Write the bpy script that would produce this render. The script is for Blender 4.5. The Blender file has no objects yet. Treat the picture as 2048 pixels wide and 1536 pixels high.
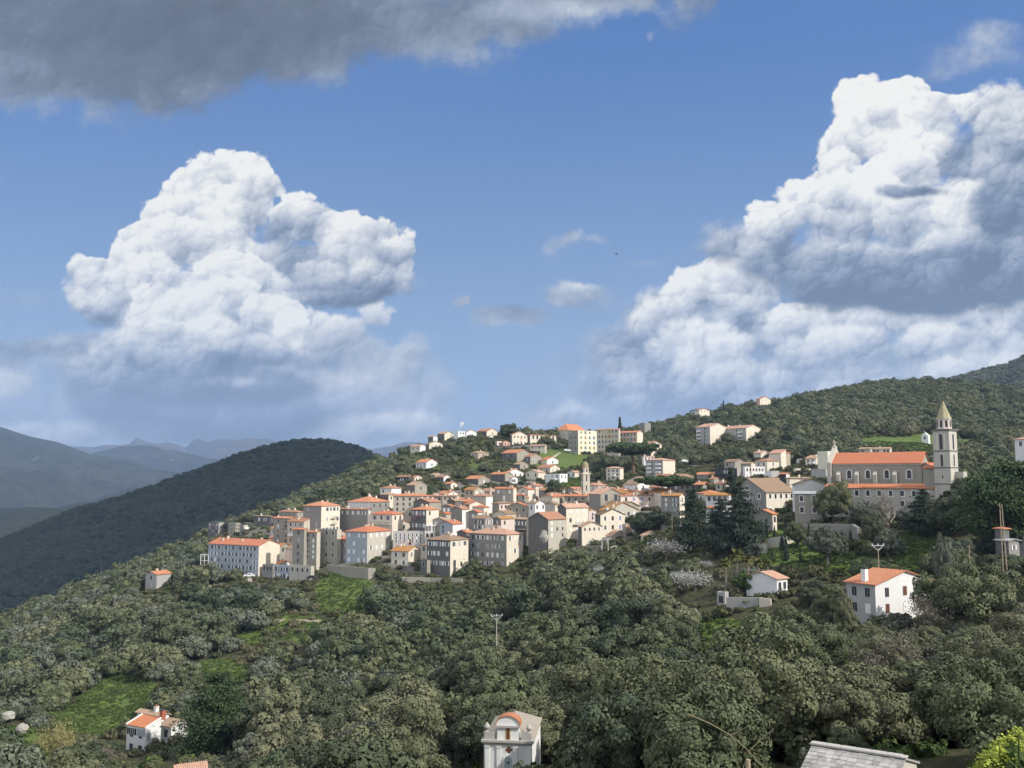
import bpy, bmesh, math, random
import numpy as np
from mathutils import Vector, Matrix
R = math.radians
random.seed(7); rng = np.random.default_rng(7)
scene = bpy.context.scene
# ------------------------------------------------------------------ camera
FPX = 1850.0; PITCH = R(5.9)
cam = bpy.data.cameras.new('camera'); camo = bpy.data.objects.new('camera', cam)
scene.collection.objects.link(camo)
cam.lens = 36 * FPX / 2048; cam.sensor_width = 36
cam.clip_start = 0.3; cam.clip_end = 60000
camo.location = (0, 0, 0); camo.rotation_euler = (R(90) + PITCH, 0, 0)
scene.camera = camo
scene.view_settings.view_transform = 'Standard'; scene.view_settings.look = 'None'
scene.view_settings.gamma = 1.0; scene.view_settings.use_curve_mapping = False
scene.view_settings.exposure = 0.0
cy = scene.cycles
cy.max_bounces = 5; cy.diffuse_bounces = 2; cy.glossy_bounces = 2; cy.transmission_bounces = 2
cy.volume_bounces = 0; cy.transparent_max_bounces = 4; cy.caustics_reflective = False; cy.caustics_refractive = False
# ------------------------------------------------------------------ sun and sky
SUN_EL = R(37); SUN_DIR = Vector((0.80, -0.47, 0)).normalized()      # towards the sun, on the ground plane
sv = Vector((SUN_DIR.x * math.cos(SUN_EL), SUN_DIR.y * math.cos(SUN_EL), math.sin(SUN_EL)))
sun = bpy.data.lights.new('sun', 'SUN'); sun.energy = 5.0; sun.angle = R(0.53); sun.color = (1.0, 0.945, 0.86)
suno = bpy.data.objects.new('sun', sun); scene.collection.objects.link(suno)
suno.rotation_euler = sv.to_track_quat('Z', 'Y').to_euler(); suno.location = (200, -100, 300)
world = bpy.data.worlds.new('World'); world.use_nodes = True
NT = world.node_tree; NT.nodes.clear()

class E:
    """a tiny expression builder over shader nodes"""
    def __init__(s, nt, sock): s.nt = nt; s.s = sock
    def _m(s, op, *a, clamp=False):
        n = s.nt.nodes.new('ShaderNodeMath'); n.operation = op; n.use_clamp = clamp
        for i, x in enumerate((s,) + a):
            if isinstance(x, E): s.nt.links.new(x.s, n.inputs[i])
            else: n.inputs[i].default_value = x
        return E(s.nt, n.outputs[0])
    def __add__(s, o): return s._m('ADD', o)
    def __radd__(s, o): return s._m('ADD', o)
    def __sub__(s, o): return s._m('SUBTRACT', o)
    def __rsub__(s, o): return (s * -1) + o
    def __mul__(s, o): return s._m('MULTIPLY', o)
    def __rmul__(s, o): return s._m('MULTIPLY', o)
    def __truediv__(s, o): return s._m('DIVIDE', o)
    def max(s, o): return s._m('MAXIMUM', o)
    def min(s, o): return s._m('MINIMUM', o)
    def smax(s, o, k): return s._m('SMOOTH_MAX', o, k)
    def pow(s, o): return s._m('POWER', o)
    def clamp(s): return s._m('ADD', 0.0, clamp=True)
    def sstep(s, a, b):
        n = s.nt.nodes.new('ShaderNodeMapRange'); n.interpolation_type = 'SMOOTHSTEP'
        s.nt.links.new(s.s, n.inputs[0]); n.inputs[1].default_value = a; n.inputs[2].default_value = b
        return E(s.nt, n.outputs[0])
def comb(nt, x, y, z=0.0):
    n = nt.nodes.new('ShaderNodeCombineXYZ')
    for i, q in enumerate((x, y, z)):
        if isinstance(q, E): nt.links.new(q.s, n.inputs[i])
        else: n.inputs[i].default_value = q
    return E(nt, n.outputs[0])
def vmath(nt, op, a, b, scale=None):
    n = nt.nodes.new('ShaderNodeVectorMath'); n.operation = op
    for i, q in enumerate((a, b)):
        if q is None: continue
        if isinstance(q, E): nt.links.new(q.s, n.inputs[i])
        else: n.inputs[i].default_value = q
    if scale is not None:
        n.inputs['Scale'].default_value = scale
    return n
def sep(nt, v):
    n = nt.nodes.new('ShaderNodeSeparateXYZ'); nt.links.new(v.s, n.inputs[0])
    return [E(nt, n.outputs[i]) for i in range(3)]
def noise(nt, v, scale, detail=3, rough=0.55, dims='2D', out='Fac', dist=0.0):
    n = nt.nodes.new('ShaderNodeTexNoise'); n.noise_dimensions = dims
    if v is not None: nt.links.new(v.s, n.inputs['Vector'])
    n.inputs['Scale'].default_value = scale; n.inputs['Detail'].default_value = detail
    n.inputs['Roughness'].default_value = rough; n.inputs['Distortion'].default_value = dist
    return E(nt, n.outputs[out])
def voro(nt, v, scale, smooth=None):
    n = nt.nodes.new('ShaderNodeTexVoronoi'); n.voronoi_dimensions = '2D'
    nt.links.new(v.s, n.inputs['Vector']); n.inputs['Scale'].default_value = scale
    if smooth: n.feature = 'SMOOTH_F1'; n.inputs['Smoothness'].default_value = smooth
    return n
def mixc(nt, fac, a, b):
    n = nt.nodes.new('ShaderNodeMix'); n.data_type = 'RGBA'
    if isinstance(fac, E): nt.links.new(fac.s, n.inputs[0])
    else: n.inputs[0].default_value = fac
    for i, q in ((6, a), (7, b)):
        if isinstance(q, E): nt.links.new(q.s, n.inputs[i])
        else: n.inputs[i].default_value = (*q, 1)
    return E(nt, n.outputs[2])
def ramp(nt, fac, stops, interp='LINEAR'):
    n = nt.nodes.new('ShaderNodeValToRGB'); n.color_ramp.interpolation = interp
    el = n.color_ramp.elements
    while len(el) < len(stops): el.new(0.5)
    for e, (p, c) in zip(el, stops): e.position = p; e.color = (*c, 1)
    if isinstance(fac, E): nt.links.new(fac.s, n.inputs[0])
    return E(nt, n.outputs[0])

SKYS = 0.10
def build_sky():
    nt = NT
    sky = nt.nodes.new('ShaderNodeTexSky'); sky.sky_type = 'NISHITA'; sky.sun_disc = False
    sky.sun_elevation = SUN_EL; sky.sun_rotation = math.atan2(sv.x, sv.y)
    sky.altitude = 300; sky.air_density = 1.0; sky.dust_density = 0.6; sky.ozone_density = 2.2
    tc = nt.nodes.new('ShaderNodeTexCoord'); d = E(nt, tc.outputs['Generated'])
    x, y, z = sep(nt, d)
    cp, sp = math.cos(PITCH), math.sin(PITCH)
    w = (y * cp + z * sp).max(0.08)
    U = x / w * (FPX / 100) + 10.24                 # a fixed chart of the northern sky, 100 units across 3 degrees
    V = (y * -sp + z * cp) / w * (-FPX / 100) + 7.68
    P0 = comb(nt, U, V)
    wn = noise(nt, P0, 0.9, 5, 0.6, out='Color')
    wv = E(nt, vmath(nt, 'SUBTRACT', wn, (0.5, 0.5, 0.5)).outputs[0])
    wsc = vmath(nt, 'SCALE', wv, None, 0.55)
    P = E(nt, vmath(nt, 'ADD', P0, E(nt, wsc.outputs[0])).outputs[0])
    fb = noise(nt, P0, 1.3, 9, 0.62) - 0.5           # soft fractal
    fb2 = noise(nt, comb(nt, U * 0.35, V), 1.1, 7, 0.6) - 0.5   # stretched, for flat layers
    # cauliflower puffs at several sizes
    hsum, lit = None, None
    for sc, amp, wl, smooth in ((0.8, 0.40, 0.24, 0.6), (1.9, 0.16, 0.17, 0.5), (4.6, 0.08, 0.10, 0.35), (9.5, 0.04, 0.05, None)):
        n = voro(nt, P, sc, smooth)
        dist = E(nt, n.outputs['Distance'])
        h = 1.0 - dist * dist * 1.6
        off = vmath(nt, 'SUBTRACT', P, E(nt, n.outputs['Position']))
        dx, dy, _ = sep(nt, E(nt, off.outputs[0]))
        l = (dx * -0.55 - dy * 0.85) * sc * wl + (h - 0.6) * wl * 0.55
        hh = h * amp
        hsum = hh if hsum is None else hsum + hh
        lit = l if lit is None else lit + l
    env = dict(nt=nt, P0=P0, P=P, fb=fb, fb2=fb2, hsum=hsum, lit=lit)
    FIELDS = [('P0', 'NodeSocketVector'), ('P', 'NodeSocketVector'), ('fb', 'NodeSocketFloat'), ('fb2', 'NodeSocketFloat'), ('hsum', 'NodeSocketFloat'), ('lit', 'NodeSocketFloat'), ('col', 'NodeSocketColor')]
    def in_group(fn, col_in, sock='NodeSocketColor'):
        """run fn(col) inside a node group of its own (small trees build quickly)"""
        nonlocal nt, P0, P, fb, fb2, hsum, lit
        saved = (nt, P0, P, fb, fb2, hsum, lit); g = bpy.data.node_groups.new('sky_part', 'ShaderNodeTree')
        for nm, ty in FIELDS: g.interface.new_socket(nm, in_out='INPUT', socket_type=ty)
        g.interface.new_socket('out', in_out='OUTPUT', socket_type=sock)
        gi = g.nodes.new('NodeGroupInput'); go = g.nodes.new('NodeGroupOutput')
        nt = g; P0, P, fb, fb2, hsum, lit, ci = [E(g, o) for o in list(gi.outputs)[:7]]
        r = fn(ci); g.links.new(r.s, go.inputs[0])
        nt, P0, P, fb, fb2, hsum, lit = saved
        n = nt.nodes.new('ShaderNodeGroup'); n.node_tree = g
        for k, e in enumerate((P0, P, fb, fb2, hsum, lit, col_in)):
            if e is not None: nt.links.new(e.s, n.inputs[k])
        return E(nt, n.outputs[0])
    def blobs(lst, k=0.25):
        f = None; pt = P0
        for cx, cy_, rx, ry in lst:
            rm = (rx + ry) / 200
            n = nt.nodes.new('ShaderNodeVectorMath'); n.operation = 'MULTIPLY_ADD'
            nt.links.new(pt.s, n.inputs[0]); n.inputs[1].default_value = (100 / rx, 100 / ry, 0)
            n.inputs[2].default_value = (-cx / rx, -cy_ / ry, 0)
            ln = vmath(nt, 'LENGTH', E(nt, n.outputs[0]), None)
            g = E(nt, ln.outputs['Value'])._m('MULTIPLY_ADD', -rm, rm)
            f = g if f is None else f.smax(g, k)
        return f
    def ellsum(lst, pt=None):
        s = None; pt = pt or P
        for cx, cy_, rx, ry, a in lst:
            n = nt.nodes.new('ShaderNodeVectorMath'); n.operation = 'MULTIPLY_ADD'
            nt.links.new(pt.s, n.inputs[0]); n.inputs[1].default_value = (100 / rx, 100 / ry, 0)
            n.inputs[2].default_value = (-cx / rx, -cy_ / ry, 0)
            ln = vmath(nt, 'LENGTH', E(nt, n.outputs[0]), None)
            g = (E(nt, ln.outputs['Value'])).sstep(1.0, 0.1) * a
            s = g if s is None else s + g
        return s
    K = 1 / SKYS
    def lin(r, g, b): return tuple((q / 255) ** 2.2 * K for q in (r, g, b))
    CR = [(0.0, lin(98, 112, 134)), (0.22, lin(122, 137, 160)), (0.42, lin(158, 169, 187)), (0.62, lin(196, 202, 211)), (0.8, lin(226, 228, 231)), (1.0, lin(253, 252, 246))]
    # clear sky, a little paler to the horizon
    Vf = V.sstep(0.0, 9.2)
    base = E(nt, sky.outputs[0])
    clear = mixc(nt, 0.8, base, mixc(nt, Vf, lin(84, 128, 196), lin(142, 172, 208)))
    col = clear
    def haze_clouds(lst):
        nonlocal col
        col = in_group(lambda c: haze_in(c, lst), col)
    def haze_in(col, lst):
        hz = ellsum(lst, P0); hzf = (hz * (0.75 + fb2 * 1.6)).clamp()
        return mixc(nt, hzf, col, ramp(nt, (0.45 + fb * 0.9).clamp(), CR))
    def wisps(lst, tone=()):
        nonlocal col
        col = in_group(lambda c: wisps_in(c, lst, tone), col)
    def wisps_in(col, lst, tone):
        wz = ellsum(lst, P); wzf = (wz * 1.25 + fb * 1.5 * wz).sstep(0.12, 0.95); t = 0.5 + lit * 0.5 + fb * 0.6
        if tone: t = t + ellsum(tone)
        return mixc(nt, wzf * 0.9, col, ramp(nt, t.clamp(), CR))
    def billows(lst, shade=(), puff=1.0, soft=0.10, kfb=0.3, litk=1.25, grad=0.30, cr=CR, off=0.36, amax=1.0):
        """overlapping billows, far ones first: (cx, cy, rx, ry, brightness[, softness])"""
        nonlocal col
        for i in range(0, len(lst), 8): col = in_group(lambda c: billows_in(c, lst[i:i + 8], shade, puff, soft, kfb, litk, grad, cr, off, amax), col)
    def billows_in(col, lst, shade, puff, soft, kfb, litk, grad, cr, off, amax):
        prev = [col]
        common = hsum * puff - off * puff + fb * kfb
        sh = lit * litk + fb * 0.16 - 0.10
        if shade: sh = sh + ellsum(shade, P)
        for q in lst:
            if prev[0] is not None:          # chain the layers so that few values are alive at a time
                nn = nt.nodes.new('ShaderNodeVectorMath'); nn.operation = 'MULTIPLY_ADD'; nt.links.new(prev[0].s, nn.inputs[0]); nn.inputs[1].default_value = (1e-7, 0, 0); nt.links.new(P0.s, nn.inputs[2]); Pi = E(nt, nn.outputs[0])
            else: Pi = P0
            cx, cy_, rx, ry, br = q[:5]; sf = q[5] if len(q) > 5 else soft
            rm = (rx + ry) / 200; n = nt.nodes.new('ShaderNodeVectorMath'); n.operation = 'MULTIPLY_ADD'
            nt.links.new(Pi.s, n.inputs[0]); n.inputs[1].default_value = (100 / rx, 100 / ry, 0); n.inputs[2].default_value = (-cx / rx, -cy_ / ry, 0)
            v = E(nt, n.outputs[0]); ln = vmath(nt, 'LENGTH', v, None); f = E(nt, ln.outputs['Value'])._m('MULTIPLY_ADD', -rm, rm) + common
            dt = vmath(nt, 'DOT_PRODUCT', v, (-0.25 * grad, -grad, 0)); a = f.sstep(0.0, sf)
            c = ramp(nt, (sh + E(nt, dt.outputs['Value']) + br).clamp(), cr)
            col = mixc(nt, a * amax if amax < 1 else a, col, c); prev[0] = col
        return col
    # ---- eastern half of the view
    haze_clouds([(1300, 820, 420, 200, .75), (1750, 760, 620, 230, .9)])
    wisps([(1140, 478, 60, 24, .5), (1205, 480, 40, 20, .42), (1108, 500, 26, 24, .4), (1150, 465, 30, 16, .3), (1020, 630, 120, 42, .85), (1140, 578, 85, 34, .85), (1180, 600, 150, 45, .4), (1960, 110, 190, 60, .42), (1870, 150, 80, 30, .3), (2000, 60, 120, 40, .4),
           (1290, 530, 90, 18, .3), (1100, 830, 130, 60, .8)], [(1030, 625, 160, 60, -.22), (1160, 560, 90, 25, .25)])
    billows([(1240, 690, 95, 75, .34, .8), (1320, 630, 95, 60, .42, .5), (1290, 770, 170, 60, .36, .9), (1450, 575, 105, 55, .86, .12), (1390, 590, 60, 34, .84, .12), (1490, 560, 50, 32, .8, .12), (1330, 650, 70, 50, .7, .3), (1470, 650, 90, 70, .6, .3),
             (1990, 660, 110, 60, .66), (1400, 690, 100, 60, .82, .3), (1880, 630, 100, 48, .86, .14), (1790, 625, 90, 42, .88, .14), (1700, 640, 90, 40, .84, .14), (1600, 640, 66, 30, .84, .12), (1560, 690, 90, 52, .6, .3), (1480, 690, 80, 30, .9, .3), (1960, 700, 120, 50, .74, .3),
             (1850, 700, 130, 50, .84, .3), (1720, 700, 120, 52, .86, .3), (1620, 720, 90, 48, .76, .3), (1440, 740, 120, 46, .7, .4), (1400, 790, 220, 60, .5, .8), (1640, 760, 260, 60, .62, .6), (1930, 745, 200, 50, .7, .5), (1120, 830, 70, 30, .66, .5)],
            [(1480, 640, 60, 34, -.22), (1350, 650, 36, 40, -.1), (1970, 640, 50, 36, -.12)])
    # right upper mass
    billows([(1450, 485, 90, 42, .42, .6), (1550, 510, 80, 60, .42, .4), (1600, 560, 60, 50, .34, .5), (1720, 185, 42, 44, .94), (1790, 195, 80, 36, .92), (1880, 205, 62, 24, .9), (2010, 230, 90, 60, .66, .3), (1770, 245, 96, 56, .86, .3), (1860, 250, 80, 50, .86, .3), (1700, 290, 52, 54, .84), (1820, 310, 120, 66, .92, .3), (1990, 330, 120, 100, .44, .4),
             (1690, 340, 50, 40, .84), (1790, 350, 90, 50, .88), (1720, 400, 96, 56, .86), (1600, 395, 50, 30, .9), (1560, 435, 48, 34, .9), (1640, 410, 44, 40, .82), (1900, 420, 120, 70, .86, .3), (2035, 440, 100, 130, .24, .5), (1560, 470, 46, 40, .66, .3), (1800, 430, 110, 66, .88, .3), (1690, 470, 110, 66, .7, .4), (1840, 382, 74, 15, .36, .3),
             (1620, 520, 66, 60, .44, .4), (1850, 500, 160, 60, .72, .5), (1690, 550, 130, 70, .2, .5), (1980, 540, 150, 80, .24, .5), (1840, 560, 230, 76, .12, .5), (1660, 560, 110, 60, .14, .5)],
            [(1960, 400, 80, 60, -.12), (1900, 330, 50, 60, -.1)])
    col_east = col; col = clear
    # ---- western half of the view
    haze_clouds([(120, 860, 680, 240, .95), (560, 860, 480, 200, .9), (20, 600, 180, 30, .3)])
    wisps([(928, 603, 42, 18, .85), (770, 850, 190, 45, .8), (60, 700, 160, 48, .8), (30, 765, 75, 60, .8), (90, 865, 130, 40, .5), (870, 735, 60, 30, .35)], [(760, 840, 120, 40, .2), (60, 700, 200, 50, -.2), (25, 770, 60, 40, .3)])
    billows([(760, 800, 170, 80, .62, .6), (560, 780, 200, 100, .56, .6), (250, 720, 170, 70, .5, .6), (420, 830, 300, 80, .34, .7), (820, 850, 90, 34, .78, .5), (700, 860, 120, 40, .7, .6), (110, 870, 130, 36, .68, .5), (30, 765, 60, 44, .78, .4), (770, 740, 110, 60, .7, .5), (690, 700, 120, 70, .74, .35), (760, 640, 40, 38, .86, .15), (660, 780, 160, 60, .64, .6), (640, 670, 80, 40, .8, .2), (820, 700, 56, 34, .6, .6), (150, 690, 100, 34, .46, .6), (340, 790, 230, 74, .20, .45), (500, 835, 210, 60, .24, .6), (430, 770, 260, 56, .2, .5), (480, 765, 80, 22, .66, .5)], (), .7, .4, .5, .7, amax=.94)
    billows([(455, 360, 78, 50, .86), (390, 385, 56, 48, .84), (510, 385, 44, 40, .8), (470, 420, 84, 56, .8), (640, 455, 90, 44, .8), (720, 478, 72, 42, .78), (795, 515, 42, 38, .8), (590, 440, 62, 40, .84), (560, 470, 60, 50, .66, .3), (600, 510, 80, 50, .6, .3), (660, 530, 140, 62, .6, .25), (770, 560, 70, 40, .62, .3), (680, 580, 130, 36, .36, .4), (560, 520, 70, 60, .62, .3),
             (410, 450, 78, 50, .8), (330, 440, 62, 42, .8), (460, 500, 90, 60, .82, .3), (285, 475, 60, 42, .8), (350, 490, 66, 52, .84), (205, 530, 38, 22, .82), (255, 520, 54, 42, .8), (160, 535, 24, 20, .8), (200, 580, 60, 48, .72, .25), (300, 560, 70, 50, .78), (395, 580, 90, 60, .84, .25), (520, 590, 76, 56, .84, .25), (455, 555, 80, 44, .84),
             (250, 620, 80, 48, .66, .3), (340, 620, 84, 52, .84), (440, 610, 76, 48, .84), (540, 640, 66, 44, .76), (430, 690, 120, 56, .84, .25), (290, 690, 106, 50, .74, .3), (520, 710, 96, 50, .72, .3), (240, 740, 110, 40, .5, .5), (585, 670, 26, 44, .92), (600, 720, 26, 40, .8, .3), (370, 725, 200, 34, .44, .6)],
            [(560, 440, 30, 60, -.16), (175, 640, 60, 40, -.2), (480, 720, 120, 40, -.12)])
    col_west = col; col = clear
    wisps([(1295, 76, 20, 20, .42)])
    # great grey cloud overhead
    CD = [(0.0, lin(88, 96, 108)), (0.35, lin(108, 118, 133)), (0.6, lin(140, 153, 173)), (0.85, lin(170, 181, 198)), (1.0, lin(200, 207, 217))]
    def grey_in(col):
        f = blobs([(0, 40, 280, 150), (260, 70, 320, 165), (530, 40, 280, 135), (740, 20, 190, 95), (900, 50, 150, 80), (1020, 25, 125, 70), (1200, -25, 240, 60), (1370, -10, 90, 50), (80, 170, 150, 60), (280, 190, 130, 56), (-200, 0, 400, 160), (500, -200, 900, 200)], .5) + hsum * .9 - .3 + fb * 1.5
        s = (lit * .42 + fb * .38 + .47 + ellsum([(350, 60, 600, 190, -.30), (100, 230, 220, 70, .22), (950, 110, 220, 60, .22), (1180, 20, 260, 50, .42), (1010, 20, 120, 60, .12), (680, 170, 150, 50, .12), (380, 225, 100, 30, -.15), (40, 130, 110, 40, .12)], P)).clamp()
        return mixc(nt, f.sstep(-.15, .7) * .97, col, ramp(nt, s, CD))
    col = in_group(grey_in, col)
    col_top = col
    # the rest of the sky, outside the view: bright broken cloud added to lift the fill light
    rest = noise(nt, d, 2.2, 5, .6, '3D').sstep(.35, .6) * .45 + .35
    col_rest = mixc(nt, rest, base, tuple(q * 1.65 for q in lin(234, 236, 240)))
    def bgn(c): n = nt.nodes.new('ShaderNodeBackground'); n.inputs[1].default_value = SKYS; nt.links.new(c.s, n.inputs[0]); return n.outputs[0]
    def pick(f, a, b): n = nt.nodes.new('ShaderNodeMixShader'); nt.links.new(f.s, n.inputs[0]); nt.links.new(a, n.inputs[1]); nt.links.new(b, n.inputs[2]); return n.outputs[0]
    gt = lambda e, v: e._m('GREATER_THAN', v)
    east = gt(U, 9.4); top = gt((U * -0.09 + 3.15) - V, 0.0) * (1.0 - gt(U, 15.05))
    view = gt(U, -1.2) * (1.0 - gt(U, 21.8)) * gt(V, -1.0) * (1.0 - gt(V, 10.2)) * gt(y, 0.2)
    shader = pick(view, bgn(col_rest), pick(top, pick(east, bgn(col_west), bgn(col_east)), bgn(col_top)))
    out = nt.nodes.new('ShaderNodeOutputWorld'); nt.links.new(shader, out.inputs[0])
build_sky(); scene.world = world
world.cycles.sampling_method = 'NONE'
cy.use_adaptive_sampling = True; cy.adaptive_threshold = 0.03; cy.adaptive_min_samples = 8
# ------------------------------------------------------------------ geometry helpers
def zof(v, Y): return Y * math.tan(PITCH + math.atan((768 - v) / FPX))
def depthf(Y, z): return Y * math.cos(PITCH) + z * math.sin(PITCH)
def at(u, v, Y):
    z = zof(v, Y); return Vector(((u - 1024) / FPX * depthf(Y, z), Y, z))
def proj(x, Y, z):
    d = depthf(Y, z); return 1024 + FPX * x / d, 768 - FPX * (z * math.cos(PITCH) - Y * math.sin(PITCH)) / d
# ground profile: column azimuth -> (distance, row where the ground is seen) or (distance, None, height)
NEAR = [(0, None, -1.8), (8, None, -3.6), (20, None, -8.2), (40, None, -14.5)]
KN = {
 -500: NEAR + [(60, 1760), (105, 1700), (150, 1620), (200, 1540), (250, 1470), (350, 1385), (450, 1330), (530, 1310), (640, None, -150), (1150, None, -190)],
 0: NEAR + [(60, 1760), (105, 1690), (150, 1600), (200, 1508), (250, 1440), (350, 1335), (450, 1278), (520, 1262), (620, None, -108), (800, None, -140), (1150, None, -185)],
 250: NEAR + [(60, 1760), (105, 1690), (150, 1600), (200, 1508), (250, 1415), (300, 1335), (350, 1262), (400, 1192), (450, 1163), (500, 1158), (600, None, -75), (800, None, -125), (1150, None, -180)],
 500: NEAR + [(60, 1750), (105, 1680), (150, 1590), (200, 1495), (250, 1395), (300, 1305), (350, 1225), (400, 1150), (450, 1095), (500, 1055), (570, 1035), (650, None, -42), (800, None, -95), (1150, None, -170)],
 750: NEAR + [(60, 1740), (105, 1650), (150, 1555), (200, 1455), (250, 1355), (300, 1268), (345, 1182), (375, 1125), (410, 1078), (450, 1030), (500, 990), (560, 962), (620, 940), (680, 925), (760, None, -4), (1000, None, -70), (1150, None, -110)],
 870: NEAR + [(60, 1720), (105, 1620), (150, 1530), (200, 1420), (250, 1328), (300, 1240), (345, 1165), (375, 1112), (410, 1070), (450, 1030), (500, 990), (560, 955), (620, 918), (690, 885), (730, 880), (850, None, 10), (1150, None, -80)],
 1000: NEAR + [(60, 1700), (105, 1580), (150, 1490), (200, 1392), (250, 1300), (300, 1215), (340, 1160), (370, 1110), (400, 1075), (450, 1030), (500, 988), (560, 950), (640, 905), (700, 872), (740, 866), (850, None, 22), (1150, None, -60)],
 1250: NEAR + [(60, 1630), (105, 1535), (150, 1430), (200, 1320), (250, 1210), (300, 1125), (340, 1085), (370, 1055), (400, 1030), (450, 1000), (500, 975), (560, 955), (640, 925), (700, 903), (760, 884), (850, 876), (950, None, 30), (1150, None, 0)],
 1500: NEAR + [(60, 1620), (105, 1495), (150, 1370), (200, 1250), (240, 1140), (270, 1075), (300, 1040), (350, 1000), (400, 972), (450, 950), (500, 930), (566, 898), (650, 870), (750, 838), (850, 818), (950, None, 60), (1150, None, 30)],
 1750: NEAR + [(60, 1610), (105, 1440), (135, 1300), (160, 1245), (200, 1172), (235, 1095), (270, 1042), (320, 992), (400, 940), (500, 905), (600, 870), (700, 835), (800, 800), (900, 777), (960, 772), (1060, None, 80), (1150, None, 60)],
 1900: NEAR + [(60, 1610), (105, 1420), (135, 1310), (160, 1245), (200, 1155), (235, 1085), (265, 1045), (300, 1010), (400, 950), (500, 915), (600, 875), (700, 838), (800, 803), (900, 778), (960, 770), (1060, None, 80), (1150, None, 60)],
 2048: NEAR + [(60, 1600), (105, 1400), (150, 1250), (200, 1150), (250, 1080), (300, 1035), (400, 965), (500, 920), (600, 880), (700, 848), (800, 818), (900, 796), (960, 788), (1060, None, 75), (1150, None, 50)],
 2600: NEAR + [(60, 1600), (105, 1400), (150, 1250), (200, 1150), (250, 1080), (300, 1035), (400, 965), (500, 920), (600, 885), (700, 860), (800, 840), (900, 830), (960, 825), (1060, None, 40), (1150, None, 30)],
}
UC = np.array(sorted(KN)); YG = np.linspace(0, 1150, 461); UG = np.linspace(-500, 2600, 156)
_cols = []
for u in UC:
    ys = [k[0] for k in KN[u]]; zs = [zof(k[1], k[0]) if k[1] is not None else k[2] for k in KN[u]]
    _cols.append(np.interp(YG, ys, zs))
_cols = np.array(_cols)
TAB = np.array([np.interp(UG, UC, _cols[:, j]) for j in range(len(YG))])      # [Y, u]
def blur(a, n, ax):
    k = np.ones(n) / n; p = n // 2
    a = np.concatenate([np.repeat(a.take([0], ax), p, ax), a, np.repeat(a.take([-1], ax), p, ax)], ax)
    return np.apply_along_axis(lambda m: np.convolve(m, k, 'valid'), ax, a)
TAB = blur(blur(TAB, 7, 0), 7, 1); TAB = blur(blur(TAB, 5, 0), 5, 1)
def H(x, y):
    x = np.asarray(x, float); y = np.asarray(y, float)
    yy = np.clip(y, 1e-3, 1149.9); u = 1024 + FPX * x / (yy * math.cos(PITCH) + 0 * yy + 1.0)
    fy = yy / 2.5; fu = (np.clip(u, -500, 2599.9) + 500) / 20
    i = np.floor(fy).astype(int); j = np.floor(fu).astype(int); i = np.minimum(i, len(YG) - 2); j = np.minimum(j, len(UG) - 2)
    a = fy - i; b = fu - j
    z = TAB[i, j] * (1 - a) * (1 - b) + TAB[i + 1, j] * a * (1 - b) + TAB[i, j + 1] * (1 - a) * b + TAB[i + 1, j + 1] * a * b
    w = np.clip(yy / 80, 0, 1)
    return z + w * (0.5 * np.sin(x * 0.11 + y * 0.07) + 0.35 * np.sin(x * 0.23 - y * 0.19 + 1) + 0.2 * np.sin(x * 0.51 + y * 0.43))
_YR = np.arange(30, 1120, 1.5)
def hit(u, v):
    """distance at which the sight line of a pixel first meets the ground"""
    zr = _YR * math.tan(PITCH + math.atan((768 - v) / FPX)); d = _YR * math.cos(PITCH) + zr * math.sin(PITCH)
    g = H((u - 1024) / FPX * d, _YR); k = np.nonzero(g >= zr)[0]
    return float(_YR[k[0]]) if len(k) else None
COLL = scene.collection
def tag(o, label=None, cat=None, group=None, kind=None):
    for k, val in (('label', label), ('category', cat), ('group', group), ('kind', kind)):
        if val: o[k] = val
    return o
def empty(name, loc, rz=0.0, label=None, cat=None, group=None):
    o = bpy.data.objects.new(name, None); COLL.objects.link(o); o.location = loc; o.rotation_euler = (0, 0, rz)
    o.empty_display_size = 0.5
    return tag(o, label, cat, group)
def link(name, me, parent=None, loc=None, rz=None, scale=None):
    o = bpy.data.objects.new(name, me); COLL.objects.link(o)
    if parent: o.parent = parent
    if loc is not None: o.location = loc
    if rz is not None: o.rotation_euler = (0, 0, rz)
    if scale is not None: o.scale = scale
    return o
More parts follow.
